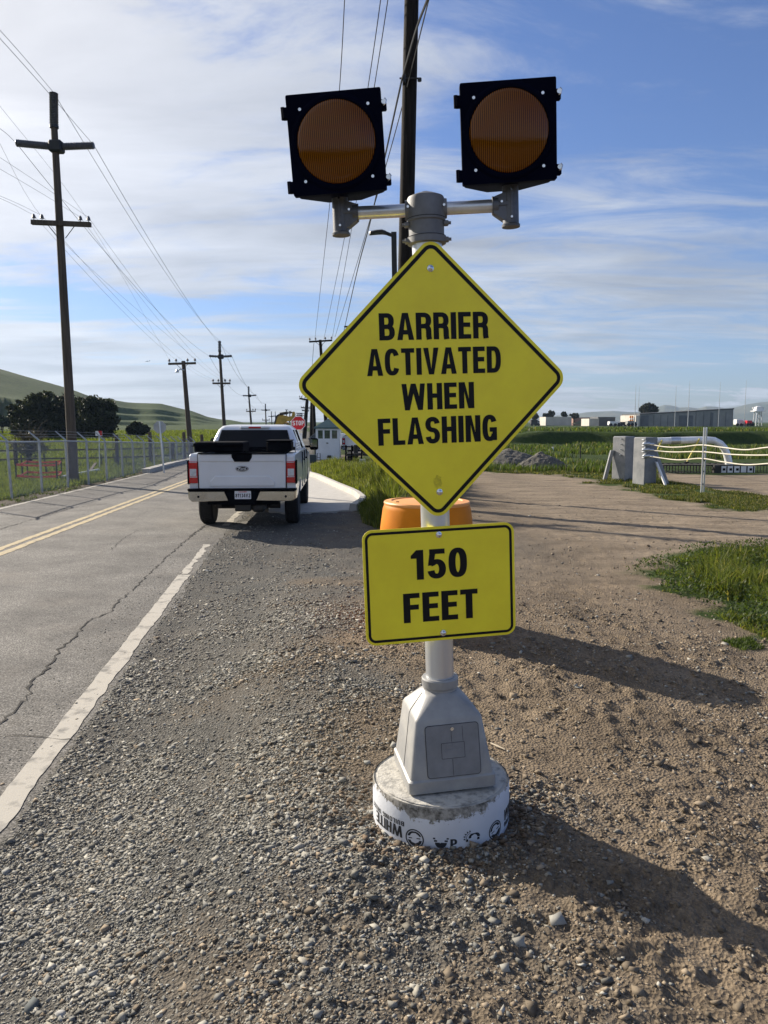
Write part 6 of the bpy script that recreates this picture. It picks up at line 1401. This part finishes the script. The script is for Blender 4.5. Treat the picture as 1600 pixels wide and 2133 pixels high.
def block(name, x0, x1, y0, y1, Y, d, m, parent=None):
    a, b = at(x0, y1, Y), at(x1, y0, Y); mb = MB(); z0 = min(a.z, hz((a.x+b.x)/2, Y)) if parent is None or True else a.z; mb.box(((a.x+b.x)/2, Y+d/2, (z0+b.z)/2), (b.x-a.x, d, b.z-z0)); return obj(name, mb, M_[m], parent, I4, smooth=False)
def right_far():
    Y = 215; c = at(1430, 880, Y); r = thing('long_warehouse', 'long low grey concrete building under the antennas on the right', 'building', (c.x, Y, hz(c.x, Y)))
    secs = [(1333, 1450, 863.5, 857.5), (1451, 1528, 857, 852.5)]
    for k, (x0, x1, ya, yb) in enumerate(secs):
        A, B = at(x0, ya, Y), at(x1, yb, Y); z0 = hz(A.x, Y)-.3; mb = MB(); y2 = Y+16
        mb.loft([[(A.x, Y, z0), (B.x, Y, z0), (B.x, y2, z0), (A.x, y2, z0)], [(A.x, Y, A.z), (B.x, Y, B.z), (B.x, y2, B.z), (A.x, y2, A.z)]]); w = obj('wall', mb, M_['bldg'], r, I4, smooth=False)
        mb = MB(); mb.loft([[(A.x-.1, Y-.15, A.z), (B.x+.1, Y-.15, B.z), (B.x+.1, y2, B.z), (A.x-.1, y2, A.z)], [(A.x-.1, Y-.15, A.z+.28), (B.x+.1, Y-.15, B.z+.28), (B.x+.1, y2, B.z+.28), (A.x-.1, y2, A.z+.28)]]); obj('roof', mb, M_['roofdark'], r, I4, smooth=False)
        n = 8 if k == 0 else 5
        for i in range(1, n): t = i/n; x = A.x+(B.x-A.x)*t; mb = MB(); mb.box((x, Y-.06, (z0+A.z)/2), (.14, .10, A.z-z0-.3)); obj('pilaster', mb, M_['bldgdark'], w, I4, smooth=False)
        for (f0, f1) in ((.02, .16), (.70, .95)) if k == 0 else ((.38, .46),):
            mb = MB(); xa, xb = A.x+(B.x-A.x)*f0, A.x+(B.x-A.x)*f1; mb.box(((xa+xb)/2, Y-.03, (z0+A.z)/2), (xb-xa, .05, (A.z-z0)*.86)); obj('dark_bay', mb, M_['bldgdark'], w, I4, smooth=False)
    A = at(1325, 865, Y-1); B = at(1333, 863, Y-1); z0 = hz(A.x, Y)-.3; mb = MB(); mb.box(((A.x+B.x)/2, Y+6, (z0+A.z)/2), (B.x-A.x, 14, A.z-z0)); obj('end_block', mb, M_['bldglit'], r, I4, smooth=False)  # sunlit end face, its light put into the paler colour
    # shed
    Y = 225; c = at(1255, 885, Y); r = thing('white_shed', 'small pale shed with a lit left end near the middle of the far field', 'building', (c.x, Y, hz(c.x, Y)))
    block('lit_wall', 1227, 1248, 872, 887, Y-.5, 9, 'bldglit', r); block('wall', 1248.2, 1281, 870, 887, Y, 8, 'bldg', r); block('roof', 1246, 1282, 868.6, 870.2, Y-.3, 9, 'roofdark', r)  # lit end: sunlight painted as a lighter wall colour
    d = block('door', 1256, 1272, 874.5, 886, Y-.1, .08, 'bldgdark', r)
    Y = 250; c = at(1165, 885, Y); r = thing('low_bunker', 'low dark open fronted building at the right edge of the diamond', 'building', (c.x, Y, hz(c.x, Y)))
    block('wall', 1146, 1190, 871, 883, Y, 8, 'bldgdark', r); block('roof', 1137, 1191, 868.5, 871, Y-.6, 10, 'bldglit', r); block('column', 1140, 1146, 871, 882.5, Y-.4, 1, 'bldglit', r)
    Y = 270; c = at(1215, 885, Y); r = thing('red_roofed_building', 'long low building with a faded red roof between bunker and shed', 'building', (c.x, Y, hz(c.x, Y)))
    block('wall', 1196, 1238, 872.5, 883, Y, 9, 'bldgdark', r); block('roof', 1194, 1252, 869.5, 872.5, Y-.5, 11, 'roofred', r)
    mb = MB(); A = at(1190, 883, 262); b0 = at(1196, 884, 258); mb.loft([[at(1188, 884, 258), at(1228, 884, 258), at(1228, 884, 266), at(1188, 884, 266)], [at(1212, 874, 261), at(1227, 872.5, 261), at(1227, 872.5, 264), at(1212, 874, 264)]]); o = obj('earth_bank', mb, M_['earth'], None, I4); tag(o, 'brown sloping earth bank against the red roofed building', 'earth bank')
    for i, (px, ty) in enumerate(((1325, 801), (1332, 805), (1409, 803), (1437, 794), (1501, 795), (1555, 792))):
        Y = 200+i*2; t = at(px, ty, Y); z = hz(t.x, Y); mb = MB(); mb.tube([Vector((t.x, Y, z-.2)), Vector((t.x, Y, z+(t.z-z)*.5)), t], [.13 if i == 3 else .085, .075, .03], 8)
        tag(obj('mast_antenna', mb, M_['fencegalv'], None, I4), ('leftmost thin mast, at the lit end of the long building', 'second thin mast, just left of the round tree', 'thin mast rising behind the roof of the long building', 'tallest pale mast in front of the long building', 'thin mast before the right half of the long building', 'rightmost thin mast beside the watch tower')[i], 'mast', 'thin masts over the far buildings')
    Y = 230; c = at(1578, 880, Y); z = hz(c.x, Y); r = thing('watch_tower', 'pale lattice watch tower at the far right', 'tower', (c.x, Y, z)); zt = at(1578, 857, Y).z; mb = MB()
    for dx in (-.7, .7):
        for dy in (-.7, .7): mb.tube([Vector((c.x+dx*1.3, Y+dy*1.3, z)), Vector((c.x+dx, Y+dy, zt))], .13, 5)
    for k in range(3): h0 = z+(zt-z)*k/3; h1 = z+(zt-z)*(k+1)/3; mb.tube([Vector((c.x-.8, Y-.8, h0)), Vector((c.x+.8, Y-.8, h1))], .07, 4); mb.tube([Vector((c.x+.8, Y-.8, h0)), Vector((c.x-.8, Y-.8, h1))], .07, 4)
    obj('legs', mb, M_['fencegalv'], r, I4); mb = MB(); mb.box((c.x, Y, zt+.1), (3.2, 3, .2)); mb.box((c.x, Y, zt+.75), (1.9, 1.9, 1.1)); obj('cabin', mb, M_['signwhite'], r, I4, smooth=False)
    mb = MB(); mb.box((c.x, Y, zt+1.4), (1.4, 1.4, .25), taper=.4)
    for dx in (-1.5, 1.5): mb.tube([Vector((c.x+dx, Y, zt+.1)), Vector((c.x+dx, Y, zt+1.2))], .1, 5); mb.box((c.x+dx, Y, zt+1.0), (.5, .3, .4))
    obj('roof', mb, M_['signwhite'], r, I4, smooth=False)
    def veh(px, by, Y, L_, H_, m, lab, cab=True):
        x = at(px, by, Y).x; z = hz(x, Y); r = thing('parked_lorry', lab, 'lorry', (x, Y, z), group='vehicles by the far buildings'); mb = MB(); mb.box((x, Y, z+H_*.55), (L_*.62, 2.2, H_*.7), ch=.1); obj('body', mb, M_[m], r, I4)
        mb = MB(); mb.box((x+L_*.40, Y, z+H_*.48), (L_*.22, 2.1, H_*.55), ch=.15); obj('cab', mb, M_['signwhite'], r, I4); mb = MB(); mb.box((x+L_*.40, Y-1.06, z+H_*.6), (L_*.14, .03, H_*.2)); obj('window', mb, M_['glassdark'], r, I4)
        for dx in (-.22, .12, .40): mb = MB(); mb.lathe([(.45, -1.15), (.45, -.85)], 12, (x+dx*L_, Y, z+.45), 'y'); obj('wheel', mb, M_['tyre'], r, I4)
    veh(1276, 886, 212, 3.6, 1.5, 'signwhite', 'white lorry parked at the right end of the pale shed'); veh(1297, 886, 214, 3.4, 1.3, 'machdark', 'dark lorry in the row left of the long building'); veh(1312, 886, 209, 3.0, 1.6, 'bldg', 'grey lorry nearest the lit end of the long building')
    veh(1538, 884, 228, 3.2, 2.2, 'signwhite', 'white lorry just right of the long building'); veh(1558, 884, 226, 2.4, 1.8, 'redsign', 'small red lorry beside the watch tower'); veh(1112, 880, 245, 3.4, 2.2, 'machdark', 'dark lorry at the right edge of the diamond')
    for i, px in enumerate((1313.5, 1317.5, 1321.5)):
        Y = 216; t = at(px, 866, Y); z = hz(t.x, Y); mb = MB(); mb.box((t.x, Y, (z+t.z)/2), (.36, .36, t.z-z), ch=.05); p = obj('striped_marker', mb, M_['orange'], None, I4); tag(p, ('left', 'middle', 'right')[i]+' orange and white striped marker left of the lit building end', 'marker', 'striped markers')
        mb = MB()
        for k in range(2): mb.box((t.x, Y, z+(t.z-z)*(.35+.35*k)), (.38, .38, (t.z-z)*.14))
        obj('white_band', mb, M_['signwhite'], p, I4)
    for i, (x0, y0, y1, Y, w) in enumerate(((1209, 927, 958, 40, .03), (1108, 929, 941, 48, .03), (1152, 931, 936, 52, .06), (1492, 933, 958, 34, .02), (1314, 935, 952, 42, .02))):
        b = at(x0, y1, Y); z = hz(b.x, Y); t = at(x0, y0, Y); mb = MB(); mb.tube([Vector((b.x, Y, z-.1)), t], w, 6); tag(obj('field_post', mb, M_['stake'] if i != 2 else M_['signwhite'], None, I4), ('thin dark post in the field right of the gravel pile', 'thin post just behind the gravel piles', 'short white marker post in the far field', 'thin post under the silver pipe', 'thin post between the pillars and the far bank')[i], 'post')
M_['roofdark'] = mat('roof_felt', (.09, .095, .10), .8, 0, .1, .5); M_['bldgdark'] = mat('shaded_bay_cladding', (.13, .14, .15), .85, 0, .15, .4)
right_far()
GR_ = ((.025, .030, .016), (.06, .062, .03))
YF = 205
tree('eucalyptus_tree', 'round open crowned tree behind the long building', 'tree', tb(1351, YF+28), [pb(1351, 851, YF+28, 15, 10), pb(1340, 854, YF+28, 8, 7), pb(1362, 856, YF+28, 9, 7)], 5000, .40, GR_, 21, .3, 'trees by the far buildings')
for i, (px, py, w, h, lab) in enumerate(((1149, 862, 7, 6, 'small dark tree above the bunker roof'), (1175, 863, 6, 5, 'small dark tree at the right of the bunker roof'), (1197, 866, 9, 5, 'spreading low tree between bunker and red roof'), (1137, 866, 6, 5, 'small tree left of the bunker column'), (1115, 868, 8, 6, 'dark tree at the right edge of the diamond'))):
    tree('small_tree', lab, 'tree', tb(px, 262), [pb(px, py, 262, w, h), pb(px+w*.5, py+2, 262, w*.6, h*.6)], 1500, .38, GR_, 30+i, .25, 'trees by the far buildings', 3)
def far_hills():
    prof = [(200, 884), (600, 884), (1000, 874), (1100, 868), (1190, 862), (1215, 858), (1270, 855), (1300, 857), (1340, 857), (1362, 846), (1376, 842), (1392, 844), (1405, 848), (1425, 847), (1445, 850), (1460, 845), (1480, 846), (1500, 849), (1520, 847), (1545, 841), (1570, 837), (1600, 834), (1700, 832), (1900, 845)]
    xs = np.arange(900, 1900, 2.5); ys = np.interp(xs, [p[0] for p in prof], [p[1] for p in prof]); D_ = 2600; az = (xs-800)/1600; n = len(xs); k = 26; T = np.linspace(0, 1, k)
    X = az[:, None]*(1900+T*700)/.993; Yy = np.ones_like(az)[:, None]*(1900+T*700); H = ((878-ys)/1600*D_+2)[:, None]*sstep(0, 1, T)[None, :]; H = H*(1+.35*(fbm(X*.008, Yy*.008, 4, 81)-.5)*np.sin(PI*T)[None, :])+3*(fbm(X*.03, Yy*.03, 3, 82)-.5)
    V = np.stack([X, Yy, H-3], -1).reshape(-1, 3); i = np.arange(n-1)[:, None]; j = np.arange(k-1)[None, :]; F = np.stack([i*k+j, (i+1)*k+j, (i+1)*k+j+1, i*k+j+1], -1).reshape(-1, 4)
    struct(np_mesh('distant_hills', V, F, mat('far_hill_grass', (.06, .075, .045), .95, 0, .2, .004, 0, 1, col2=(.13, .125, .08), det=8), smooth=True))
far_hills()

# ---------------------------------------------------------------- grass and weeds
def blades(name, P, h, w, c0, c1, lean=.35, seed=1, cls='stuff', tip=None, bend=1.0):
    g = np.random.default_rng(seed); n = len(P); th = g.random(n)*2*PI; dx, dy = np.cos(th), np.sin(th); ph = g.random(n)*2*PI; l = lean*g.random(n)**.8
    ex, ey = np.cos(ph)*l, np.sin(ph)*l; wd = w*(.6+.8*g.random(n)); B = P.copy(); B[:, 2] -= .015; S = np.stack([dx*wd, dy*wd, 0*dx], 1)
    mid = B+np.stack([ex*h*.35, ey*h*.35, h*.55], 1); top = B+np.stack([ex*h*bend, ey*h*bend, h*(1-.25*l)], 1)
    V = np.stack([B-S, B+S, mid+S*.75, mid-S*.75, top], 1).reshape(-1, 3); o = np.arange(n)*5
    F = np.concatenate([np.stack([o, o+1, o+2], 1), np.stack([o, o+2, o+3], 1), np.stack([o+3, o+2, o+4], 1)])
    t = g.random(n)[:, None]; c = np.array(c0)*(1-t)+np.array(c1)*t; c = c*(.7+.6*g.random(n))[:, None]
    if tip is not None: m = g.random(n) < tip[0]; c[m] = np.array(tip[1])*(.7+.6*g.random(m.sum()))[:, None]
    C_ = np.repeat(c, 5, 0); ob = np_mesh(name, V, F, M_['blade'], {'col': C_}); return struct(ob, cls) if cls else ob
def sample(poly, n, seed, dens=None, clump=None):
    g = np.random.default_rng(seed); P = np.array(poly); x0, y0 = P.min(0); x1, y1 = P.max(0); out = []; tot = 0
    for _ in range(400):
        x = x0+(x1-x0)*g.random(n); y = y0+(y1-y0)*g.random(n); m = pip(poly, x, y)
        if clump: m &= fbm(x*clump[0], y*clump[0], 3, seed) > clump[1]+.12*(g.random(n)-.5)
        if dens is not None: m &= g.random(n) < dens(x, y)
        out.append(np.stack([x[m], y[m]], 1)); tot += m.sum()
        if tot >= n: break
    q = np.concatenate(out)[:n]; return np.column_stack([q, height(q[:, 0], q[:, 1])])
def wedge(a0, a1, r0, r1, n, seed, power=1.0, clump=None, test=None):
    g = np.random.default_rng(seed); out = []; tot = 0
    for _ in range(60):
        a = np.radians(a0+(a1-a0)*g.random(n)); r = r0*(r1/r0)**g.random(n); x, y = r*np.sin(a), r*np.cos(a); m = np.ones(n, bool)
        if test is not None: m &= test(x, y)
        if clump: m &= fbm(x*clump[0], y*clump[0], 3, seed) > clump[1]+.12*(g.random(n)-.5)
        out.append(np.stack([x[m], y[m]], 1)); tot += m.sum()
        if tot >= n: break
    q = np.concatenate(out)[:n]; return np.column_stack([q, height(q[:, 0], q[:, 1])])
LG = (.082, .118, .026); MG = (.038, .062, .018); YG = (.135, .158, .032)
P = sample(G_NEAR, 15000, 5, clump=(1.9, .50)); hh = .05+.22*sstep(.3, .75, fbm(P[:, 0]*2.3, P[:, 1]*2.3, 3, 6))*sstep(-.05, .6, sdist(G_NEAR, P[:, 0], P[:, 1])); blades('weed_patch', P, hh*(.5+RNG.random(len(P))), .0055, (.065, .095, .022), (.155, .18, .036), .9, 3, tip=(.07, (.26, .23, .09)))
def broad(name, P, size, c0, c1, seed):
    g = np.random.default_rng(seed); n = len(P); th = g.random(n)*2*PI; up = .2+.9*g.random(n); s = size*(.5+g.random(n)); hgt = .02+.13*g.random(n)
    d = np.stack([np.cos(th)*np.cos(up), np.sin(th)*np.cos(up), np.sin(up)], 1); sd = np.stack([-np.sin(th), np.cos(th), 0*th], 1); B = P+np.stack([0*s, 0*s, hgt], 1)
    V = np.stack([B, B+d*(s*.5)[:, None]+sd*(s*.30)[:, None], B+d*s[:, None], B+d*(s*.5)[:, None]-sd*(s*.30)[:, None]], 1).reshape(-1, 3); F = np.arange(4*n).reshape(-1, 4); t = g.random(n)[:, None]; c = np.repeat((np.array(c0)*(1-t)+np.array(c1)*t), 4, 0)
    return struct(np_mesh(name, V, F, M_['blade'], {'col': c}), 'stuff')
P = sample(G_NEAR, 8500, 15, clump=(1.7, .46)); broad('broad_leaf_weeds', P, .035, MG, LG, 4)
P = sample(G_NEAR2, 500, 6); blades('weed_tuft', P, np.full(len(P), .05), .005, MG, LG, .9, 7)
NOG = W([(1370, 958), (1800, 958), (1800, 1000), (1500, 1000), (1380, 1000)])
nearside = lambda x, y: (sdist(NOG, x, y) < -.1) & (sdist(G_RIGHT, x, y)+(fbm(x*1.3, y*1.3, 3, 70)-.5)*2 > .1) & (sdist(G_RTRACK, x, y) < .1) & (x > 2)
P = wedge(8, 29, 12.5, 34, 50000, 7, test=nearside, clump=(.9, .40)); hh = (.02+.11*fbm(P[:, 0]*1.2, P[:, 1]*1.2, 3, 8)); blades('verge_grass', P, hh*(.6+.8*RNG.random(len(P))), .008*(P[:, 1]/16), (.045, .06, .02), (.095, .115, .03), .6, 8, tip=(.16, (.24, .21, .10)))
farside = lambda x, y: nearside(x, y) & ((y < 61.5) | (y > 67.5))
P = wedge(4, 30, 30, 150, 60000, 9, test=farside, clump=(.30, .40)); blades('field_grass_right', P, (.10+.30*fbm(P[:, 0]*.35, P[:, 1]*.35, 3, 10))*(.5+RNG.random(len(P))), .010*(P[:, 1]/16), MG, LG, .5, 9, tip=(.08, (.20, .19, .08)))
leftside = lambda x, y: (x < left_green_x(y)-.05) & (y < 37) | (x < interp(LE, y)-2.5) & (y >= 37)
P = wedge(-31, -12, 14, 42, 50000, 11, test=leftside); blades('grass_left_of_fence', P, (.06+.20*fbm(P[:, 0]*1.1, P[:, 1]*1.1, 3, 12))*(.5+.9*RNG.random(len(P))), .008*(P[:, 1]/16), LG, YG, .5, 12)
P = wedge(-32, -3, 40, 170, 50000, 13, test=leftside, clump=(.3, .38)); blades('field_grass_left', P, (.12+.30*fbm(P[:, 0]*.3, P[:, 1]*.3, 3, 14))*(.5+RNG.random(len(P))), .010*(P[:, 1]/16), LG, YG, .5, 14)
P = sample(G_KERB, 60000, 16); dk = sdist(G_KERB, P[:, 0], P[:, 1]); tall = fbm(P[:, 0]*.9+3, P[:, 1]*.9, 3, 17); hh = (.22+.95*sstep(.36, .66, tall)*sstep(0, .8, dk)*(1-.72*sstep(22, 27, P[:, 1]))); blades('kerbside_weeds', P, hh*(.45+.8*RNG.random(len(P))), .011, (.06, .085, .02), (.165, .185, .036), .55, 18, tip=(.07, (.25, .24, .12)))
def toward(x, y): return (x > interp(LE, y)-1.5) & (x < interp(LE, y)+.1) & (fbm(x*2, y*2, 3, 91) > .52)
P = wedge(-30, -10, 13, 33, 2500, 19, test=toward); blades('roadside_tufts', P, .05+.06*RNG.random(len(P)), .007, MG, LG, .9, 20)

# ---------------------------------------------------------------- loose stones and clods
def ico():
    t = (1+5**.5)/2; v = np.array([(-1, t, 0), (1, t, 0), (-1, -t, 0), (1, -t, 0), (0, -1, t), (0, 1, t), (0, -1, -t), (0, 1, -t), (t, 0, -1), (t, 0, 1), (-t, 0, -1), (-t, 0, 1)], float); v /= np.linalg.norm(v[0])
    f = np.array([(0, 11, 5), (0, 5, 1), (0, 1, 7), (0, 7, 10), (0, 10, 11), (1, 5, 9), (5, 11, 4), (11, 10, 2), (10, 7, 6), (7, 1, 8), (3, 9, 4), (3, 4, 2), (3, 2, 6), (3, 6, 8), (3, 8, 9), (4, 9, 5), (2, 4, 11), (6, 2, 10), (8, 6, 7), (9, 8, 1)]); return v, f
def stones(name, xy, size, col, seed, sink=.35, angular=False):
    g = np.random.default_rng(seed); v, f = ico(); n = len(xy); nv = 12
    if angular:
        v = np.array([(i, j, k) for k in (-1, 1) for j in (-1, 1) for i in (-1, 1)], float)*.72; nv = 8
        f = np.array([(0, 2, 3), (0, 3, 1), (4, 5, 7), (4, 7, 6), (0, 1, 5), (0, 5, 4), (2, 6, 7), (2, 7, 3), (0, 4, 6), (0, 6, 2), (1, 3, 7), (1, 7, 5)])
    z = np.where(road_dist(xy[:, 0], xy[:, 1]) < .12, 0.0, height(xy[:, 0], xy[:, 1]))
    var = np.stack([v*(1+(.9 if angular else .55)*(g.random((nv, 1))-.5))+(.75 if angular else .5)*(g.random((nv, 3))-.5) for _ in range(40)]); k = g.integers(0, 40, n)
    S = np.stack([size*(.75+.7*g.random(n)), size*(.6+.5*g.random(n)), size*(.30+.36*g.random(n))], 1); W_ = var[k]*S[:, None, :]
    a = g.random(n)*2*PI; tl = (g.random(n)-.5)*1.1; ca, sa, ct, st = np.cos(a), np.sin(a), np.cos(tl), np.sin(tl)
    x, y, zz = W_[..., 0], W_[..., 1], W_[..., 2]; y2 = y*ct[:, None]-zz*st[:, None]; z2 = y*st[:, None]+zz*ct[:, None]; x3 = x*ca[:, None]-y2*sa[:, None]; y3 = x*sa[:, None]+y2*ca[:, None]
    V = np.stack([x3+xy[:, 0][:, None], y3+xy[:, 1][:, None], z2+(z+S[:, 2]*(1-2*sink)*.8)[:, None]], -1).reshape(-1, 3); F = (f[None]+(np.arange(n)*nv)[:, None, None]).reshape(-1, 3)
    o = np_mesh(name, V, F, M_['stone'], {'col': np.repeat(col, nv, 0)}); return struct(o, 'stuff')
def scatter(n, r0, r1, seed, dens):
    g = np.random.default_rng(seed); out = []; tot = 0
    while tot < n:
        a = np.radians(-36+72*g.random(n)); r = r0*(r1/r0)**(g.random(n)); x, y = r*np.sin(a), r*np.cos(a); m = (g.random(n) < dens(x, y)) & (np.hypot(x-foot.x, y-foot.y) > .285) & (road_dist(x, y) > .13)
        out.append(np.stack([x[m], y[m]], 1)); tot += m.sum()
    return np.concatenate(out)[:n]
def grayness(x, y): w = fbm(x*1.3, y*1.3, 4, 70)-.5; return (1-sstep(.9, 2.7, road_dist(x, y)+w*2.6-.03*(y-3)))
def cols(n, g, xy):
    gr = grayness(xy[:, 0], xy[:, 1]); b = .6+1.0*g.random(n)**1.4; gray = np.stack([.185*b, .185*b, .172*b], 1)*np.array([1, 1, 1]); tint = g.random((n, 1)); gray = gray*(1-.0*tint)+gray*tint*np.array([.12, .04, -.08]); brn = np.stack([.205*b, .165*b, .118*b], 1)
    m = g.random(n) < (.12+.82*gr); c = np.where(m[:, None], gray, brn); lt = g.random(n) < .07; c[lt] = np.array([.37, .355, .31])*(.7+.5*g.random(lt.sum()))[:, None]; return c
g = np.random.default_rng(5)
trk = lambda x, y: 1-.6*np.exp(-((road_dist(x, y)-1.05)/.15)**2)-.6*np.exp(-((road_dist(x, y)-2.75)/.17)**2)
d1 = lambda x, y: trk(x, y)*(.12+.88*grayness(x, y))*(.22+.78*sstep(.38, .60, fbm(x*2.1, y*2.1, 4, 33)))
xy = scatter(150000, 1.35, 7.0, 41, d1); sz = np.clip(.0026*np.exp(.52*g.normal(size=len(xy))), .0013, .012)*(1+.10*np.hypot(xy[:, 0], xy[:, 1])); stones('gravel', xy, sz*1.08, cols(len(xy), g, xy), 42, angular=True)
e = 6000; yy = 2.5+12*g.random(e)**1.4; xe = interp(RE, yy)+.15-.55*g.random(e)**2.6; kx_ = fbm(yy*1.7, yy*0, 3, 77) > .40+.2*g.random(e)-.1; xy = np.stack([xe, yy], 1)[kx_]; stones('roadside_grit', xy, np.clip(.0030*np.exp(.45*g.normal(size=len(xy))), .0015, .010), cols(len(xy), g, xy), 48, angular=True)
xy = scatter(20000, 5.0, 22, 43, lambda x, y: d1(x, y)*(1-(sdist(G_KERB, x, y) > 0))*(sdist(G_DRIVE, x, y) < -.1)); sz = np.clip(.007*np.exp(.4*g.normal(size=len(xy))), .004, .03); stones('gravel_farther', xy, sz, cols(len(xy), g, xy), 44, angular=True)
xy = scatter(1100, 1.4, 8.0, 45, lambda x, y: .4+.6*(1-grayness(x, y))); sz = np.clip(.010*np.exp(.35*g.normal(size=len(xy))), .008, .030); stones('larger_stones', xy, sz, cols(len(xy), g, xy), 46, .3, angular=True)
# a ring of clods dug up round the footing
a = g.random(1500)*2*PI; r = .275+.20*g.random(1500)**1.3; xy = np.stack([foot.x+r*np.cos(a), foot.y+r*np.sin(a)], 1); b = .5+.8*g.random(1500); stones('clods', xy, .003+.012*g.random(1500)**3, np.stack([.15*b, .108*b, .072*b], 1), 47, .15)
for i, (px, py, s, cc) in enumerate(((60, 1972, .036, (.10, .11, .11)), (783, 1703, .030, (.17, .14, .11)), (120, 2003, .018, (.4, .39, .36)))):
    p = gp(px, py, .27); xyb = np.array([[p.x, p.y]]); o = stones('stone', xyb, np.array([s]), np.array([cc]), 60+i, .2); del o['kind']; tag(o, ('dark rounded stone at the lower left of the gravel', 'brown rock touching the left side of the footing', 'pale stone near the dark one at lower left')[i], 'stone')
def splinters():
    for i, (A, B, lab) in enumerate((((534, 1562), (560, 1556), 'pale wood splinter on the gravel left of the pedestal'), ((1022, 1556), (1052, 1570), 'pale wood splinter just behind the footing on the right'))):
        a, b = gp(*A, .3), gp(*B, .3); a.z = hz(a.x, a.y)+.012; b.z = hz(b.x, b.y)+.012; mb = MB(); mb.tube([a, a.lerp(b, .5), b], [.004, .006, .003], 5); mb.v = [(v[0], v[1], v[2]) for v in mb.v]; tag(obj('wood_splinter', mb, M_['splinter'], None, I4), lab, 'splinter', 'wood splinters')
M_['splinter'] = mat('split_wood', (.50, .43, .32), .8); splinters()

# ---------------------------------------------------------------- air
def haze():
    mb = MB(); mb.box((0, 275, 118), (5900, 5350, 246)); o = obj('haze', mb, None, None, None, smooth=False)
    m = bpy.data.materials.new('haze_air'); m.use_nodes = True; nt = m.node_tree; N = nt.nodes; N.clear(); out = N.new('ShaderNodeOutputMaterial'); v = N.new('ShaderNodeVolumePrincipled')
    v.inputs['Color'].default_value = (.50, .70, 1.0, 1); v.inputs['Density'].default_value = HAZE; v.inputs['Anisotropy'].default_value = .1; nt.links.new(v.outputs[0], out.inputs['Volume']); o.data.materials.append(m); struct(o, 'stuff')
HAZE = .00014
haze()
